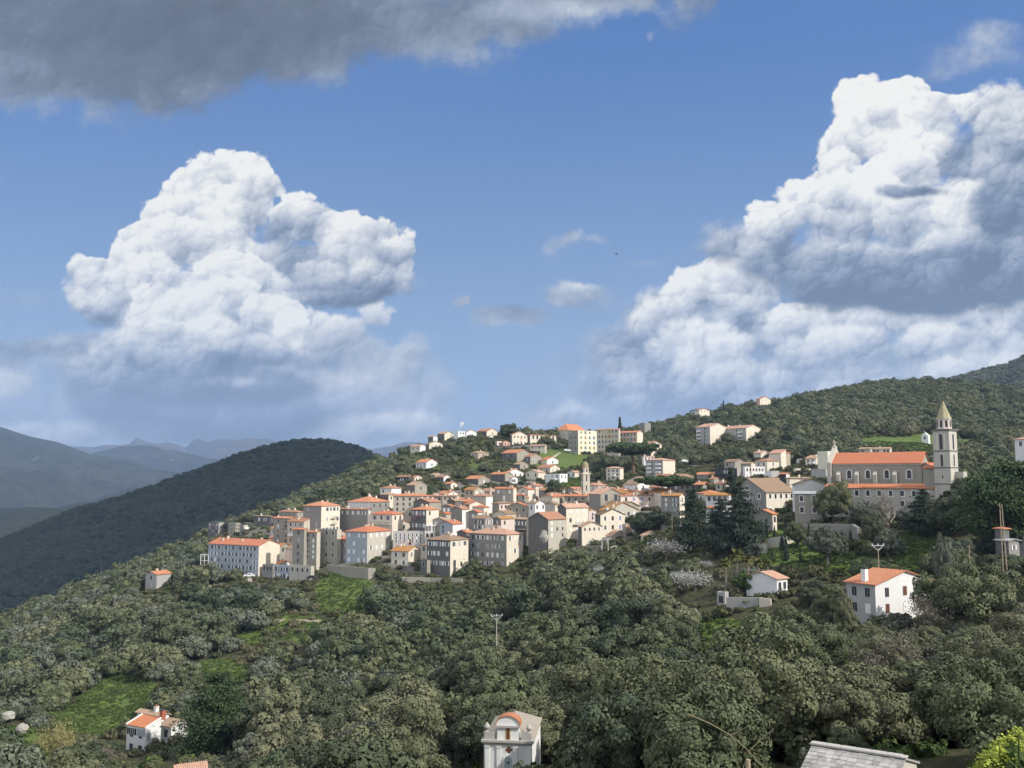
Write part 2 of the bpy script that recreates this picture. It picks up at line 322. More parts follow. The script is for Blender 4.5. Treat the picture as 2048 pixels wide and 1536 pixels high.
class MB:
    """collects polygons with material slots"""
    def __init__(s): s.v = []; s.f = []; s.m = []
    def poly(s, pts, m=0):
        b = len(s.v); s.v += [tuple(p) for p in pts]; s.f.append(tuple(range(b, b + len(pts)))); s.m.append(m)
    def box(s, x0, x1, y0, y1, z0, z1, m=0, M=None):
        c = [(x0, y0, z0), (x1, y0, z0), (x1, y1, z0), (x0, y1, z0), (x0, y0, z1), (x1, y0, z1), (x1, y1, z1), (x0, y1, z1)]
        if M is not None: c = [tuple(M @ Vector(q)) for q in c]
        b = len(s.v); s.v += c
        for f in ((0, 3, 2, 1), (4, 5, 6, 7), (0, 1, 5, 4), (1, 2, 6, 5), (2, 3, 7, 6), (3, 0, 4, 7)):
            s.f.append(tuple(b + i for i in f)); s.m.append(m)
    def tube(s, pts, rads, n=6, m=0, cap=True):
        rings = []
        for i, p in enumerate(pts):
            p = Vector(p); a = Vector(pts[max(i - 1, 0)]); c = Vector(pts[min(i + 1, len(pts) - 1)])
            t = (c - a).normalized(); r = rads[i] if hasattr(rads, '__len__') else rads
            q = t.cross(Vector((0, 0, 1))) if abs(t.z) < 0.95 else t.cross(Vector((1, 0, 0)))
            q.normalize(); w = t.cross(q); b = len(s.v); rings.append(b)
            for k in range(n):
                an = 2 * math.pi * k / n; s.v.append(tuple(p + (q * math.cos(an) + w * math.sin(an)) * r))
        for a, b in zip(rings, rings[1:]):
            for k in range(n):
                s.f.append((a + k, a + (k + 1) % n, b + (k + 1) % n, b + k)); s.m.append(m)
        if cap:
            s.f.append(tuple(rings[0] + k for k in range(n))); s.m.append(m)
            s.f.append(tuple(rings[-1] + k for k in reversed(range(n)))); s.m.append(m)
    def prism(s, n, r0, r1, z0, z1, m=0, c=(0, 0), ph=0.0):
        b = len(s.v)
        for r, z in ((r0, z0), (max(r1, 1e-3), z1)):
            for k in range(n):
                an = 2 * math.pi * k / n + ph; s.v.append((c[0] + r * math.cos(an), c[1] + r * math.sin(an), z))
        for k in range(n): s.f.append((b + k, b + (k + 1) % n, b + n + (k + 1) % n, b + n + k)); s.m.append(m)
        s.f.append(tuple(b + k for k in reversed(range(n)))); s.m.append(m)
        s.f.append(tuple(b + n + k for k in range(n))); s.m.append(m)
    def mesh(s, name, mats):
        me = bpy.data.meshes.new(name); me.from_pydata(s.v, [], s.f)
        for m in mats: me.materials.append(m)
        me.polygons.foreach_set('material_index', s.m); me.update()
        return me
    def build(s, name, mats, parent=None, **kw):
        if not isinstance(mats, (list, tuple)): mats = [mats]
        bm = bmesh.new(); me = s.mesh(name, mats); bm.from_mesh(me)
        bmesh.ops.recalc_face_normals(bm, faces=bm.faces); bm.to_mesh(me); bm.free()
        return link(name, me, parent, **kw)
def fastmesh(name, V, F, mats, attr=None, smooth=False):
    """mesh from numpy arrays of vertices and quads"""
    me = bpy.data.meshes.new(name); V = np.asarray(V, np.float32); F = np.asarray(F, np.int32)
    me.vertices.add(len(V)); me.vertices.foreach_set('co', V.ravel())
    k = F.shape[1]; me.loops.add(F.size); me.loops.foreach_set('vertex_index', F.ravel())
    me.polygons.add(len(F)); me.polygons.foreach_set('loop_start', np.arange(0, F.size, k, dtype=np.int32))
    if smooth: me.polygons.foreach_set('use_smooth', np.ones(len(F), bool))
    for m in mats: me.materials.append(m)
    me.update(calc_edges=True)
    if attr is not None:
        for nm, arr in attr.items():
            a = me.attributes.new(nm, 'FLOAT', 'POINT'); a.data.foreach_set('value', np.asarray(arr, np.float32))
    return me
# ------------------------------------------------------------------ materials
def newmat(name, rough=0.9, spec=0.25):
    m = bpy.data.materials.new(name); m.use_nodes = True; nt = m.node_tree
    b = nt.nodes['Principled BSDF']; b.inputs['Roughness'].default_value = rough; b.inputs['Specular IOR Level'].default_value = spec
    return m, nt, b
def objco(nt, kind='Object'):
    n = nt.nodes.new('ShaderNodeTexCoord'); return E(nt, n.outputs[kind])
def objrnd(nt):
    n = nt.nodes.new('ShaderNodeObjectInfo'); return E(nt, n.outputs['Random'])
def attrf(nt, name):
    n = nt.nodes.new('ShaderNodeAttribute'); n.attribute_name = name; return E(nt, n.outputs['Fac'])
def simple(name, col, rough=0.8, var=0.12, scale=1.5, spec=0.25, metal=0.0):
    m, nt, b = newmat(name, rough, spec)
    f = noise(nt, objco(nt), scale, 4, 0.6, '3D')
    c = mixc(nt, f, tuple(q * (1 - var) for q in col), tuple(min(1, q * (1 + var)) for q in col))
    nt.links.new(c.s, b.inputs['Base Color']); b.inputs['Metallic'].default_value = metal
    return m
def foliage(name, c0, c1, c2, rough=0.75):
    """leaf colour: from plant to plant and from spray to spray"""
    m, nt, b = newmat(name, rough, 0.2)
    n_ = nt.nodes.new('ShaderNodeObjectInfo'); lo = E(nt, n_.outputs['Location'])
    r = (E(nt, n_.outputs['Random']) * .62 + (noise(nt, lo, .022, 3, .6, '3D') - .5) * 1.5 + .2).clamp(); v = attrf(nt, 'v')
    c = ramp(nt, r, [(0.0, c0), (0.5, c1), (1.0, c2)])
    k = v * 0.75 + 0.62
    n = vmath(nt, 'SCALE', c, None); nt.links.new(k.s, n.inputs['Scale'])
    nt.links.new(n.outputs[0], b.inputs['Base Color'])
    return m
# a ground of grass, scrub, bare earth and granite
CLEAR = [  # (u, v, ru, rv, kind) meadows as seen, projected on the ground below
 (690, 1190, 60, 48, 1), (590, 1255, 70, 30, .6), (240, 1392, 82, 40, 1), (180, 1435, 85, 32, .8), (440, 1345, 60, 28, .8), (30, 1500, 90, 46, 1), (1425, 1262, 75, 26, 1),
 (1415, 1290, 30, 14, 1), (1840, 1100, 62, 40, 1), (1700, 1130, 90, 22, 1), (1985, 1165, 90, 30, 1), (1590, 1105, 70, 30, 1), (1560, 1068, 60, 16, 1), (1120, 918, 58, 22, .8),
 (1140, 970, 60, 12, .9), (810, 925, 62, 34, .35), (915, 885, 60, 30, .3), (1290, 960, 60, 8, .8), (1770, 885, 60, 12, .9), (1850, 888, 50, 22, .9), (1930, 882, 30, 6, .8),
 (1555, 865, 60, 14, .4), (920, 930, 60, 20, .4), (500, 1275, 30, 16, .8), (1265, 1352, 40, 14, .5), (940, 1525, 30, 14, .9), (1095, 985, 60, 8, .6), (450, 1155, 50, 14, .3)]
PATHS = [[(725, 1180, 3), (735, 1205, 3), (722, 1225, 3)], [(540, 1240, 3.5), (640, 1242, 3.5)], [(350, 1132, 5), (400, 1138, 5), (440, 1158, 5)], [(1250, 1350, 4), (1310, 1345, 3)], [(1990, 1185, 2), (2015, 1190, 2)], [(395, 1140, 4), (360, 1148, 4)]]
def world_uv(x, y, z):
    d = y * math.cos(PITCH) + z * math.sin(PITCH)
    return 1024 + FPX * x / d, 768 - FPX * (z * math.cos(PITCH) - y * math.sin(PITCH)) / d
def clear_at(u, v):
    g = np.zeros_like(u); 
    for cu, cv, ru, rv, k in CLEAR:
        q = ((u - cu) / ru) ** 2 + ((v - cv) / rv) ** 2
        g = np.maximum(g, k * np.clip((1.25 - q) / 0.5, 0, 1))
    return g
def pathd(u, v):
    g = np.zeros_like(u)
    for p in PATHS:
        for (a, b, w), (c, d, w2) in zip(p, p[1:]):
            t = np.clip(((u - a) * (c - a) + (v - b) * (d - b)) / ((c - a) ** 2 + (d - b) ** 2), 0, 1)
            g = np.maximum(g, np.clip(1.5 - np.hypot(u - a - t * (c - a), (v - b - t * (d - b)) * 1.6) / w, 0, 1))
    return g
def ground_mat():
    m, nt, b = newmat('ground', 0.95, 0.1)
    co = objco(nt); n1 = noise(nt, co, 0.05, 5, 0.6, '3D'); n2 = noise(nt, co, 0.6, 6, 0.65, '3D'); n3 = noise(nt, co, 4.0, 4, 0.7, '3D')
    scrub = ramp(nt, (n2 * 0.7 + n3 * 0.3), [(0.3, (0.035, 0.04, 0.022)), (0.5, (0.07, 0.075, 0.038)), (0.62, (0.12, 0.105, 0.065)), (0.75, (0.17, 0.15, 0.11))])
    grass = ramp(nt, (n2 * 0.5 + n3 * 0.5), [(0.3, (0.045, 0.07, 0.024)), (0.47, (0.095, 0.14, 0.036)), (0.58, (0.135, 0.18, 0.05)), (0.7, (0.18, 0.175, 0.09))])
    g = attrf(nt, 'grass'); gg = (g * 1.3 + (n2 - 0.5) * 0.9).sstep(0.25, 0.75)
    c = mixc(nt, gg, scrub, grass)
    p = attrf(nt, 'path'); c = mixc(nt, (p + (n3 - 0.5) * 0.6).sstep(0.4, 0.7), c, (0.36, 0.31, 0.23))
    s = attrf(nt, 'street'); c = mixc(nt, s.sstep(0.3, 0.7), c, mixc(nt, n3, (0.14, 0.13, 0.12), (0.26, 0.24, 0.21)))
    nt.links.new(c.s, b.inputs['Base Color'])
    bp = nt.nodes.new('ShaderNodeBump'); bp.inputs['Strength'].default_value = 0.9; bp.inputs['Distance'].default_value = 0.6
    nt.links.new((n2 * 0.6 + n3 * 0.4).s, bp.inputs['Height']); nt.links.new(bp.outputs[0], b.inputs['Normal'])
    return m
TOWN = [(620, 1075, 150, 75), (880, 1065, 190, 95), (1000, 1010, 180, 60), (1150, 1040, 160, 60), (1430, 972, 150, 44), (1230, 1020, 130, 44)]
def town_at(u, v):
    g = np.zeros_like(u)
    for cu, cv, ru, rv in TOWN:
        g = np.maximum(g, np.clip((1.0 - ((u - cu) / ru) ** 2 - ((v - cv) / rv) ** 2) * 4, 0, 1))
    return g
def terrain():
    us = np.linspace(-480, 2580, 260); yl = np.concatenate([np.linspace(-30, 60, 30), np.linspace(62, 600, 240), np.linspace(604, 1149, 110)])
    UU, YY = np.meshgrid(us, yl); yc = np.maximum(YY, 25)
    XX = (UU - 1024) / FPX * (yc + 0.0) * math.cos(PITCH)
    ZZ = H(XX, np.maximum(YY, 0.1))
    ZZ = np.where(YY < 0, -1.8, ZZ)
    u, v = world_uv(XX, np.maximum(YY, 25), ZZ)
    V = np.stack([XX, YY, ZZ], -1).reshape(-1, 3); nu = len(us); ny = len(yl)
    i = np.arange((ny - 1) * (nu - 1)); r = i // (nu - 1); c = i % (nu - 1); a = r * nu + c
    F = np.stack([a, a + 1, a + nu + 1, a + nu], 1)
    vis = (YY > 60)
    me = fastmesh('hillside', V, F, [ground_mat()], {'grass': (clear_at(u, v) * vis).ravel(), 'path': (pathd(u, v) * vis).ravel(), 'street': (town_at(u, v) * vis * 0.62).ravel()}, smooth=True)
    tag(link('hillside', me), kind='structure')
terrain()
# ------------------------------------------------------------------ distant relief
def fbm1(x, seed, octs=6, f0=1.0):
    r = np.random.default_rng(seed); s = np.zeros_like(x); a = 1.0; f = f0
    for _ in range(octs):
        n = 4096; t = r.normal(size=n); q = (x * f) % n; i = np.floor(q).astype(int); w = q - i; w = w * w * (3 - 2 * w)
        s += a * (t[i % n] * (1 - w) + t[(i + 1) % n] * w); a *= 0.5; f *= 2.03
    return s
def fbm2(x, y, seed, octs=6, f0=1.0):
    r = np.random.default_rng(seed); s = np.zeros_like(x); a = 1.0; f = f0
    for _ in range(octs):
        n = 256; t = r.normal(size=(n, n)); qx = x * f; qy = y * f; i = np.floor(qx).astype(int); j = np.floor(qy).astype(int)
        wx = qx - i; wy = qy - j; wx = wx * wx * (3 - 2 * wx); wy = wy * wy * (3 - 2 * wy); i %= n; j %= n; i1 = (i + 1) % n; j1 = (j + 1) % n
        s += a * ((t[i, j] * (1 - wx) + t[i1, j] * wx) * (1 - wy) + (t[i, j1] * (1 - wx) + t[i1, j1] * wx) * wy); a *= 0.5; f *= 2.03
    return s
def ridge(name, crest, Yc, Yf, zf, mat, seed, rough_z, jag=0.0, nu=300, ny=60, back=1.35, zb=None, power=1.0, fs=None):
    """a range of relief: crest line given by its bearing and height angle, foot at distance Yf"""
    us = np.linspace(crest[0][0], crest[-1][0], nu)
    vc = np.interp(us, [c[0] for c in crest], [c[1] for c in crest]); vc = blur(vc, 5, 0)
    yc = np.array([np.interp(u, [c[0] for c in crest], [(c[2] if len(c) > 2 else Yc) for c in crest]) for u in us])
    zc = yc * np.tan(PITCH + np.arctan((768 - vc) / FPX)) + jag * fbm1(us / 14.0, seed + 5, 5)
    t = np.concatenate([np.linspace(0, 1, ny), np.linspace(1, 2, ny // 3)[1:]])
    rows = []
    for k in t:
        if k <= 1:
            y = Yf + (yc - Yf) * k; s = k ** power; z = zf + (zc - zf) * s; w = math.sin(min(1, k * 1.0) * math.pi) ** 0.6 if 0 < k < 1 else 0
        else:
            y = yc * (1 + (back - 1) * (k - 1)); z = zc + ((zb if zb is not None else zf) - zc) * (k - 1) ** 1.2; w = min(1, (k - 1) * 3)
        x = (us - 1024) / FPX * (y * math.cos(PITCH) + z * math.sin(PITCH))
        z = z + rough_z * w * fbm2(x / (fs or rough_z * 9), y / (fs or rough_z * 9), seed, 6)
        rows.append(np.stack([x, y, z], 1))
    V = np.array(rows); ny_ = len(t); V3 = V.reshape(-1, 3); i = np.arange((ny_ - 1) * (nu - 1)); r = i // (nu - 1); c = i % (nu - 1); a = r * nu + c
    me = fastmesh(name, V3, np.stack([a, a + 1, a + nu + 1, a + nu], 1), [mat], smooth=True)
    tag(link(name, me), kind='structure')
    return V
def relief_mat(name, c0, c1, c2, sc, rock=None):
    m, nt, b = newmat(name, 1.0, 0.05); co = objco(nt)
    n1 = noise(nt, co, sc, 8, 0.65, '3D'); n2 = noise(nt, co, sc * 7, 6, 0.7, '3D')
    c = ramp(nt, n1 * 0.6 + n2 * 0.4, [(0.34, c0), (0.5, c1), (0.66, c2)])
    if rock: c = mixc(nt, noise(nt, co, sc * 4, 7, 0.7, '3D').sstep(rock[0], rock[0] + 0.08), c, rock[1])
    nt.links.new(c.s, b.inputs['Base Color'])
    bp = nt.nodes.new('ShaderNodeBump'); bp.inputs['Strength'].default_value = 1.0; bp.inputs['Distance'].default_value = 0.25 / sc
    nt.links.new(n2.s, bp.inputs['Height']); nt.links.new(bp.outputs[0], b.inputs['Normal'])
    return m
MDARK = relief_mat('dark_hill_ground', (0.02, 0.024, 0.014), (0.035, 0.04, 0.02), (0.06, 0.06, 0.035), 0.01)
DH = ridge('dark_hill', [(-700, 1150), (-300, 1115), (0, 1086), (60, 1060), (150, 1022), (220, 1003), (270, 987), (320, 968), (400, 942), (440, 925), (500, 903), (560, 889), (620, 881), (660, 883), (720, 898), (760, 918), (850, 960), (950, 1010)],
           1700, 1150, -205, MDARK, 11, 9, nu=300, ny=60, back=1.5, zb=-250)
MVAL = relief_mat('valley_floor', (0.05, 0.065, 0.025), (0.09, 0.1, 0.05), (0.14, 0.14, 0.08), 0.006)
vm = MB(); vm.poly([(-13900, -500, -260), (13900, -500, -260), (13900, 13200, -260), (-13900, 13200, -260)]); tag(vm.build('ground', MVAL), kind='structure')
MMT = relief_mat('mountain_scrub', (0.028, 0.036, 0.022), (0.055, 0.062, 0.04), (0.12, 0.115, 0.09), 0.0012, (0.60, (0.30, 0.28, 0.26)))
MDK = relief_mat('valley_wood', (0.025, 0.03, 0.018), (0.045, 0.05, 0.026), (0.08, 0.08, 0.05), 0.005)
MFAR = relief_mat('far_range_rock', (0.05, 0.05, 0.05), (0.09, 0.085, 0.08), (0.2, 0.16, 0.14), 0.0006)
LH = ridge('valley_hill', [(-500, 1030), (-100, 1022), (0, 1017), (60, 1014), (110, 1016), (150, 1022), (200, 1040), (260, 1070)], 3000, 2300, -255, MDK, 21, 8, nu=160, ny=30)
ridge('valley_spur', [(60, 1060), (110, 1018), (150, 1006), (185, 1003), (230, 1010), (300, 1040)], 3400, 2900, -255, MDK, 25, 8, nu=100, ny=24)
ridge('mountain', [(-900, 800), (-300, 820), (0, 853), (20, 860), (60, 873), (115, 884), (140, 893), (170, 905), (230, 925), (300, 948), (380, 975), (450, 990)], 6500, 3600, -255, MMT, 31, 60, nu=360, ny=90, power=0.85)
ridge('mountain_shoulder', [(60, 960), (140, 925), (190, 905), (240, 893), (290, 890), (330, 896), (380, 908), (440, 920), (520, 926), (700, 940)], 8200, 6800, -255, MMT, 37, 55, nu=240, ny=50)
ridge('far_mountains', [(-200, 905), (60, 898), (150, 892), (190, 893), (230, 889), (262, 889), (268, 880), (276, 876), (284, 882), (300, 884), (318, 889), (330, 886), (350, 884), (366, 894), (378, 893), (384, 880), (400, 878), (412, 883), (430, 880),
       (450, 879), (480, 878), (520, 882), (560, 890), (640, 900), (720, 902), (760, 897), (800, 886), (830, 884), (860, 890), (960, 900)], 11400, 9400, -255, MFAR, 41, 80, jag=6, nu=420, ny=40, power=0.8, back=1.12)
MRT = relief_mat('right_mountain_scrub', (0.03, 0.038, 0.02), (0.06, 0.07, 0.035), (0.11, 0.11, 0.06), 0.008)
RM = ridge('hill', [(1780, 800), (1880, 766), (1920, 754), (1980, 737), (2020, 728), (2048, 714), (2150, 680), (2300, 650), (2600, 640)], 2100, 1300, 40, MRT, 51, 12, nu=160, ny=50)
# ------------------------------------------------------------------ buildings
REG = dict(A=(260, 960, 4.096), B=(500, 940, 6.827), C=(760, 940, 6.4), D=(760, 820, 6.4), E=(1020, 820, 6.0235), F=(1040, 940, 6.0235), G=(1260, 760, 5.12), H=(1340, 880, 6.0235),
           I=(1620, 780, 4.785), J=(1380, 1020, 4.267), K=(1780, 980, 5.485), L=(200, 1380, 5.689), M=(900, 1380, 6.0235), N=(1500, 1340, 3.737), P=(780, 970, 12.8), Q=(920, 970, 12.8), R=(1040, 970, 12.8), S=(0, 840, 3.657), X=(0, 0, 1.0))
def px(reg, u, v): a, b, s = REG[reg]; return a + u / s, b + v / s
def wallmat(name, col, stain=0.35, dark=(0.10, 0.095, 0.085), course=False):
    m, nt, b = newmat(name, 0.92, 0.15); co = objco(nt)
    n1 = noise(nt, co, 0.45, 6, 0.65, '3D'); n2 = noise(nt, co, 3.2, 4, 0.6, '3D')
    sx = nt.nodes.new('ShaderNodeMapping'); sx.inputs['Scale'].default_value = (1.1, 1.1, 0.16); nt.links.new(co.s, sx.inputs[0])
    st = noise(nt, E(nt, sx.outputs[0]), 1.3, 5, 0.65, '3D')
    c = mixc(nt, n2 * 0.6 + n1 * 0.4, tuple(q * 0.72 for q in col), tuple(min(0.85, q * 1.22) for q in col))
    if course:
        w = (sep(nt, co)[2] * 11).max(-999)._m('SINE') * 0.5 + 0.5
        c = mixc(nt, (w * 0.25 + n2.sstep(0.5, 0.75) * 0.35), c, tuple(q * 0.55 for q in col))
    c = mixc(nt, (st * 1.0 + n1 * 0.3 - 0.2).sstep(0.42, 0.72) * stain, c, dark)
    r = objrnd(nt); c = mixc(nt, r * 0.16, c, tuple(min(.9, q * 1.35) for q in col))
    nt.links.new(c.s, b.inputs['Base Color'])
    bp = nt.nodes.new('ShaderNodeBump'); bp.inputs['Strength'].default_value = 0.5; bp.inputs['Distance'].default_value = 0.06
    nt.links.new(n2.s, bp.inputs['Height']); nt.links.new(bp.outputs[0], b.inputs['Normal'])
    return m
def roofmat(name, col, var, patch, amt=0.5):
    m, nt, b = newmat(name, 0.85, 0.2); co = objco(nt); tc = attrf(nt, 'tc')
    n1 = noise(nt, co, 0.35, 5, 0.65, '3D'); n2 = noise(nt, co, 2.5, 3, 0.6, '3D')
    c = mixc(nt, n2, tuple(q * (1 - var) for q in col), tuple(min(.8, q * (1 + var)) for q in col))
    c = mixc(nt, n1.sstep(0.5, 0.68) * amt, c, patch)
    w = (tc * 16.5)._m('SINE') * 0.5 + 0.5
    c = mixc(nt, w * 0.3, c, tuple(q * 0.55 for q in col))
    c = mixc(nt, objrnd(nt) * 0.3, c, patch)
    nt.links.new(c.s, b.inputs['Base Color'])
    bp = nt.nodes.new('ShaderNodeBump'); bp.inputs['Strength'].default_value = 0.6; bp.inputs['Distance'].default_value = 0.08
    nt.links.new(w.s, bp.inputs['Height']); nt.links.new(bp.outputs[0], b.inputs['Normal'])
    return m
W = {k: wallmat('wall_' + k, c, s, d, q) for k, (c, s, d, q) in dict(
    stone=((.37, .345, .29), .6, (.13, .12, .10), True), greystone=((.30, .29, .265), .45, (.10, .10, .095), True), darkstone=((.17, .165, .155), .5, (.06, .06, .06), True),  # the dark stone colour also paints house sides turned from the sun
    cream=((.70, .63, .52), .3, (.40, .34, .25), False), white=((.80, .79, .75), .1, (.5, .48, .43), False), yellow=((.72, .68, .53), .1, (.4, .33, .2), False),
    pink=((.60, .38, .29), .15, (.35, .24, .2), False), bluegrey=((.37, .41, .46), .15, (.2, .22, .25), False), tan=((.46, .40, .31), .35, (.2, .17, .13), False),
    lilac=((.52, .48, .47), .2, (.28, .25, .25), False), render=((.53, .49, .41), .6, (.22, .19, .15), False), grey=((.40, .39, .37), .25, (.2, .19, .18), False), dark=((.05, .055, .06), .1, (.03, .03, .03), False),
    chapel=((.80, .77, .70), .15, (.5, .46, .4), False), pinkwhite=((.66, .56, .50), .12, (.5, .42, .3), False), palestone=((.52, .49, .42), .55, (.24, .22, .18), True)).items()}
RF = {k: roofmat('tiles_' + k, c, v, p, a) for k, (c, v, p, a) in dict(
    orange=((.55, .20, .095), .3, (.50, .31, .20), .6), red=((.54, .17, .085), .28, (.40, .22, .14), .55), rust=((.44, .20, .12), .35, (.32, .24, .17), .75), brown=((.30, .20, .135), .3, (.30, .23, .15), .55),
    pink=((.52, .30, .21), .2, (.56, .40, .3), .4), ochre=((.44, .215, .075), .28, (.32, .2, .1), .5), moss=((.17, .13, .075), .3, (.20, .17, .10), .5), metal=((.42, .42, .43), .08, (.34, .34, .35), .3), tan=((.42, .28, .19), .25, (.38, .29, .2), .5),
    greytan=((.34, .295, .245), .25, (.40, .36, .31), .6), slab=((.36, .35, .33), .35, (.2, .19, .18), .5)).items()}
MW = dict(white=simple('white_paint', (.78, .78, .76), .6, .05), dark=simple('window_glass', (.02, .022, .026), .25, .3, spec=.5), blue=simple('blue_paint', (.22, .26, .45), .6), grey=simple('grey_paint', (.36, .38, .40), .6),  # the dark entry also stands for the shade inside open arches
          pale=simple('pale_stone_trim', (.62, .58, .50), .9), wood=simple('brown_wood', (.13, .06, .035), .7), red=simple('red_canvas', (.38, .06, .05), .8), cream=simple('cream_trim', (.68, .60, .44), .85), metal=simple('galvanised_steel', (.45, .47, .5), .5, metal=.3),
          terracotta=simple('terracotta', (.42, .17, .09), .85), conc=simple('concrete', (.42, .40, .37), .9), yel=simple('yellow_paint', (.60, .42, .05), .6), orangep=simple('orange_paint', (.58, .20, .06), .6), iron=simple('dark_iron', (.04, .04, .045), .6), wood2=simple('weathered_pole_wood', (.36, .29, .2), .9))
def wmesh(kind):
    m = MB(); mats = [MW['white'], MW['dark'], MW['pale'], MW['grey'], MW['blue'], MW['wood'], MW['yel'], MW['orangep'], MW['iron']]
    w, h = 0.5, 0.78
    def frame(mt, t=0.1, d=0.05): m.box(-w - t, w + t, -d, 0, -h - t, -h, mt); m.box(-w - t, w + t, -d, 0, h, h + t, mt); m.box(-w - t, -w, -d, 0, -h, h, mt); m.box(w, w + t, -d, 0, -h, h, mt)
    def pane(mt=1): m.box(-w, w, -0.012, 0, -h, h, mt)
    def bars(mt=0): m.box(-0.03, 0.03, -0.03, -0.013, -h, h, mt)
    if kind == 'ws': frame(2, .08, .03); m.box(-w, -.02, -.06, 0, -h, h, 0); m.box(.02, w, -.06, 0, -h, h, 0); m.box(-.02, .02, -.02, 0, -h, h, 1)
    elif kind == 'wo': frame(2, .05, .03); pane(); bars(); m.box(-w - .5, -w - .06, -.07, 0, -h, h, 0); m.box(w + .06, w + .5, -.07, 0, -h, h, 0)
    elif kind == 'd': frame(2, .16, .05); pane(); bars(5)
    elif kind == 'n': frame(3, .05, .03); pane(); bars(3)
    elif kind == 'g': frame(2, .06, .03); m.box(-w, -.02, -.06, 0, -h, h, 3); m.box(.02, w, -.06, 0, -h, h, 3)
    elif kind == 'go': frame(2, .05, .03); pane(); bars(3); m.box(-w - .5, -w - .06, -.07, 0, -h, h, 3); m.box(w + .06, w + .5, -.07, 0, -h, h, 3)
    elif kind == 'b': frame(0, .1, .03); m.box(-w, -.02, -.06, 0, -h, h, 4); m.box(.02, w, -.06, 0, -h, h, 4)
    elif kind == 'r': frame(2, .1, .03); m.box(-w, -.02, -.06, 0, -h, h, 5); m.box(.02, w, -.06, 0, -h, h, 5)
    elif kind == 'w2': frame(0, .2, .05); pane(); bars(5); m.box(-w - .25, w + .25, -.12, 0, -h - .28, -h - .2, 0)
    elif kind in ('cb', 'cy', 'co'): frame({'cb': 4, 'cy': 6, 'co': 7}[kind], .28, .06); pane(); bars(0); m.box(-w, w, -.03, -.013, -.03, .03, 0)
    elif kind in ('a', 'ad'):
        tr = 0 if kind == 'a' else 2; n = 8; fr = .22 if kind == 'a' else .12
        pts = [(w * math.cos(math.pi * k / n), h - w + .2 + w * math.sin(math.pi * k / n)) for k in range(n + 1)]
        po = [((w + fr) * math.cos(math.pi * k / n), h - w + .2 + (w + fr) * math.sin(math.pi * k / n)) for k in range(n + 1)]
        pts = [(w, -h)] + pts + [(-w, -h)]; po = [(w + fr, -h - fr)] + po + [(-w - fr, -h - fr)]
        m.poly([(x, -.012, z) for x, z in pts], 1)
        for (a, b), (c, d), (e, f), (g, i) in zip(pts, pts[1:], po, po[1:]):
            m.poly([(a, -.05, b), (c, -.05, d), (g, -.05, i), (e, -.05, f)], tr); m.poly([(e, -.05, f), (g, -.05, i), (g, 0, i), (e, 0, f)], tr); m.poly([(a, -.05, b), (a, -.012, b), (c, -.012, d), (c, -.05, d)], tr)
        m.box(-w - fr, w + fr, -.05, 0, -h - fr, -h, tr); m.box(-.03, .03, -.03, -.013, -h, h, 5)
    return m.mesh('window_' + kind, mats)
WM = {k: wmesh(k) for k in ('ws', 'wo', 'd', 'n', 'g', 'go', 'b', 'r', 'w2', 'cb', 'cy', 'co', 'a', 'ad')}
def doormesh():
    m = MB(); m.box(-.6, .6, -.05, 0, 0, 2.2, 0); m.box(-.75, -.6, -.08, 0, 0, 2.35, 1); m.box(.6, .75, -.08, 0, 0, 2.35, 1); m.box(-.6, .6, -.08, 0, 2.2, 2.35, 1)
    return m.mesh('door', [MW['wood'], MW['pale']])
DOOR = doormesh()
def balmesh(kind):
    m = MB(); m.box(-1.6, 1.6, -1.1, 0, -.12, 0, 0)
    if kind == 'solid': m.box(-1.6, 1.6, -1.1, -1.02, 0.002, .95, 0); m.box(-1.6, -1.52, -1.02, 0, 0.002, .95, 0); m.box(1.52, 1.6, -1.02, 0, 0.002, .95, 0)
    else:
        m.box(-1.6, 1.6, -1.1, -1.05, .9, .96, 1)
        for k in range(17): m.box(-1.58 + k * .195, -1.55 + k * .195, -1.09, -1.06, 0, .9, 1)
    return m.mesh('balcony', [MW['white'] if kind == 'solid' else MW['pale'], MW['iron']])
BAL = {k: balmesh(k) for k in ('solid', 'rail')}
_ch = MB(); _ch.box(-.35, .35, -.3, .3, -.8, .9, 0); _ch.box(-.42, .42, -.37, .37, .9, 1.0, 1); _ch.box(-.2, .2, -.18, .18, 1.0, 1.25, 2)
CHIM = {k: _ch.mesh('chimney', [c, MW['pale'], MW['terracotta']]) for k, c in (('cream', W['cream']), ('stone', W['palestone']), ('white', W['white']))}
HOUSES = []     # footprints and screen boxes, for keeping trees off them
def place(o, root, M):
    o.parent = root; o.matrix_basis = M
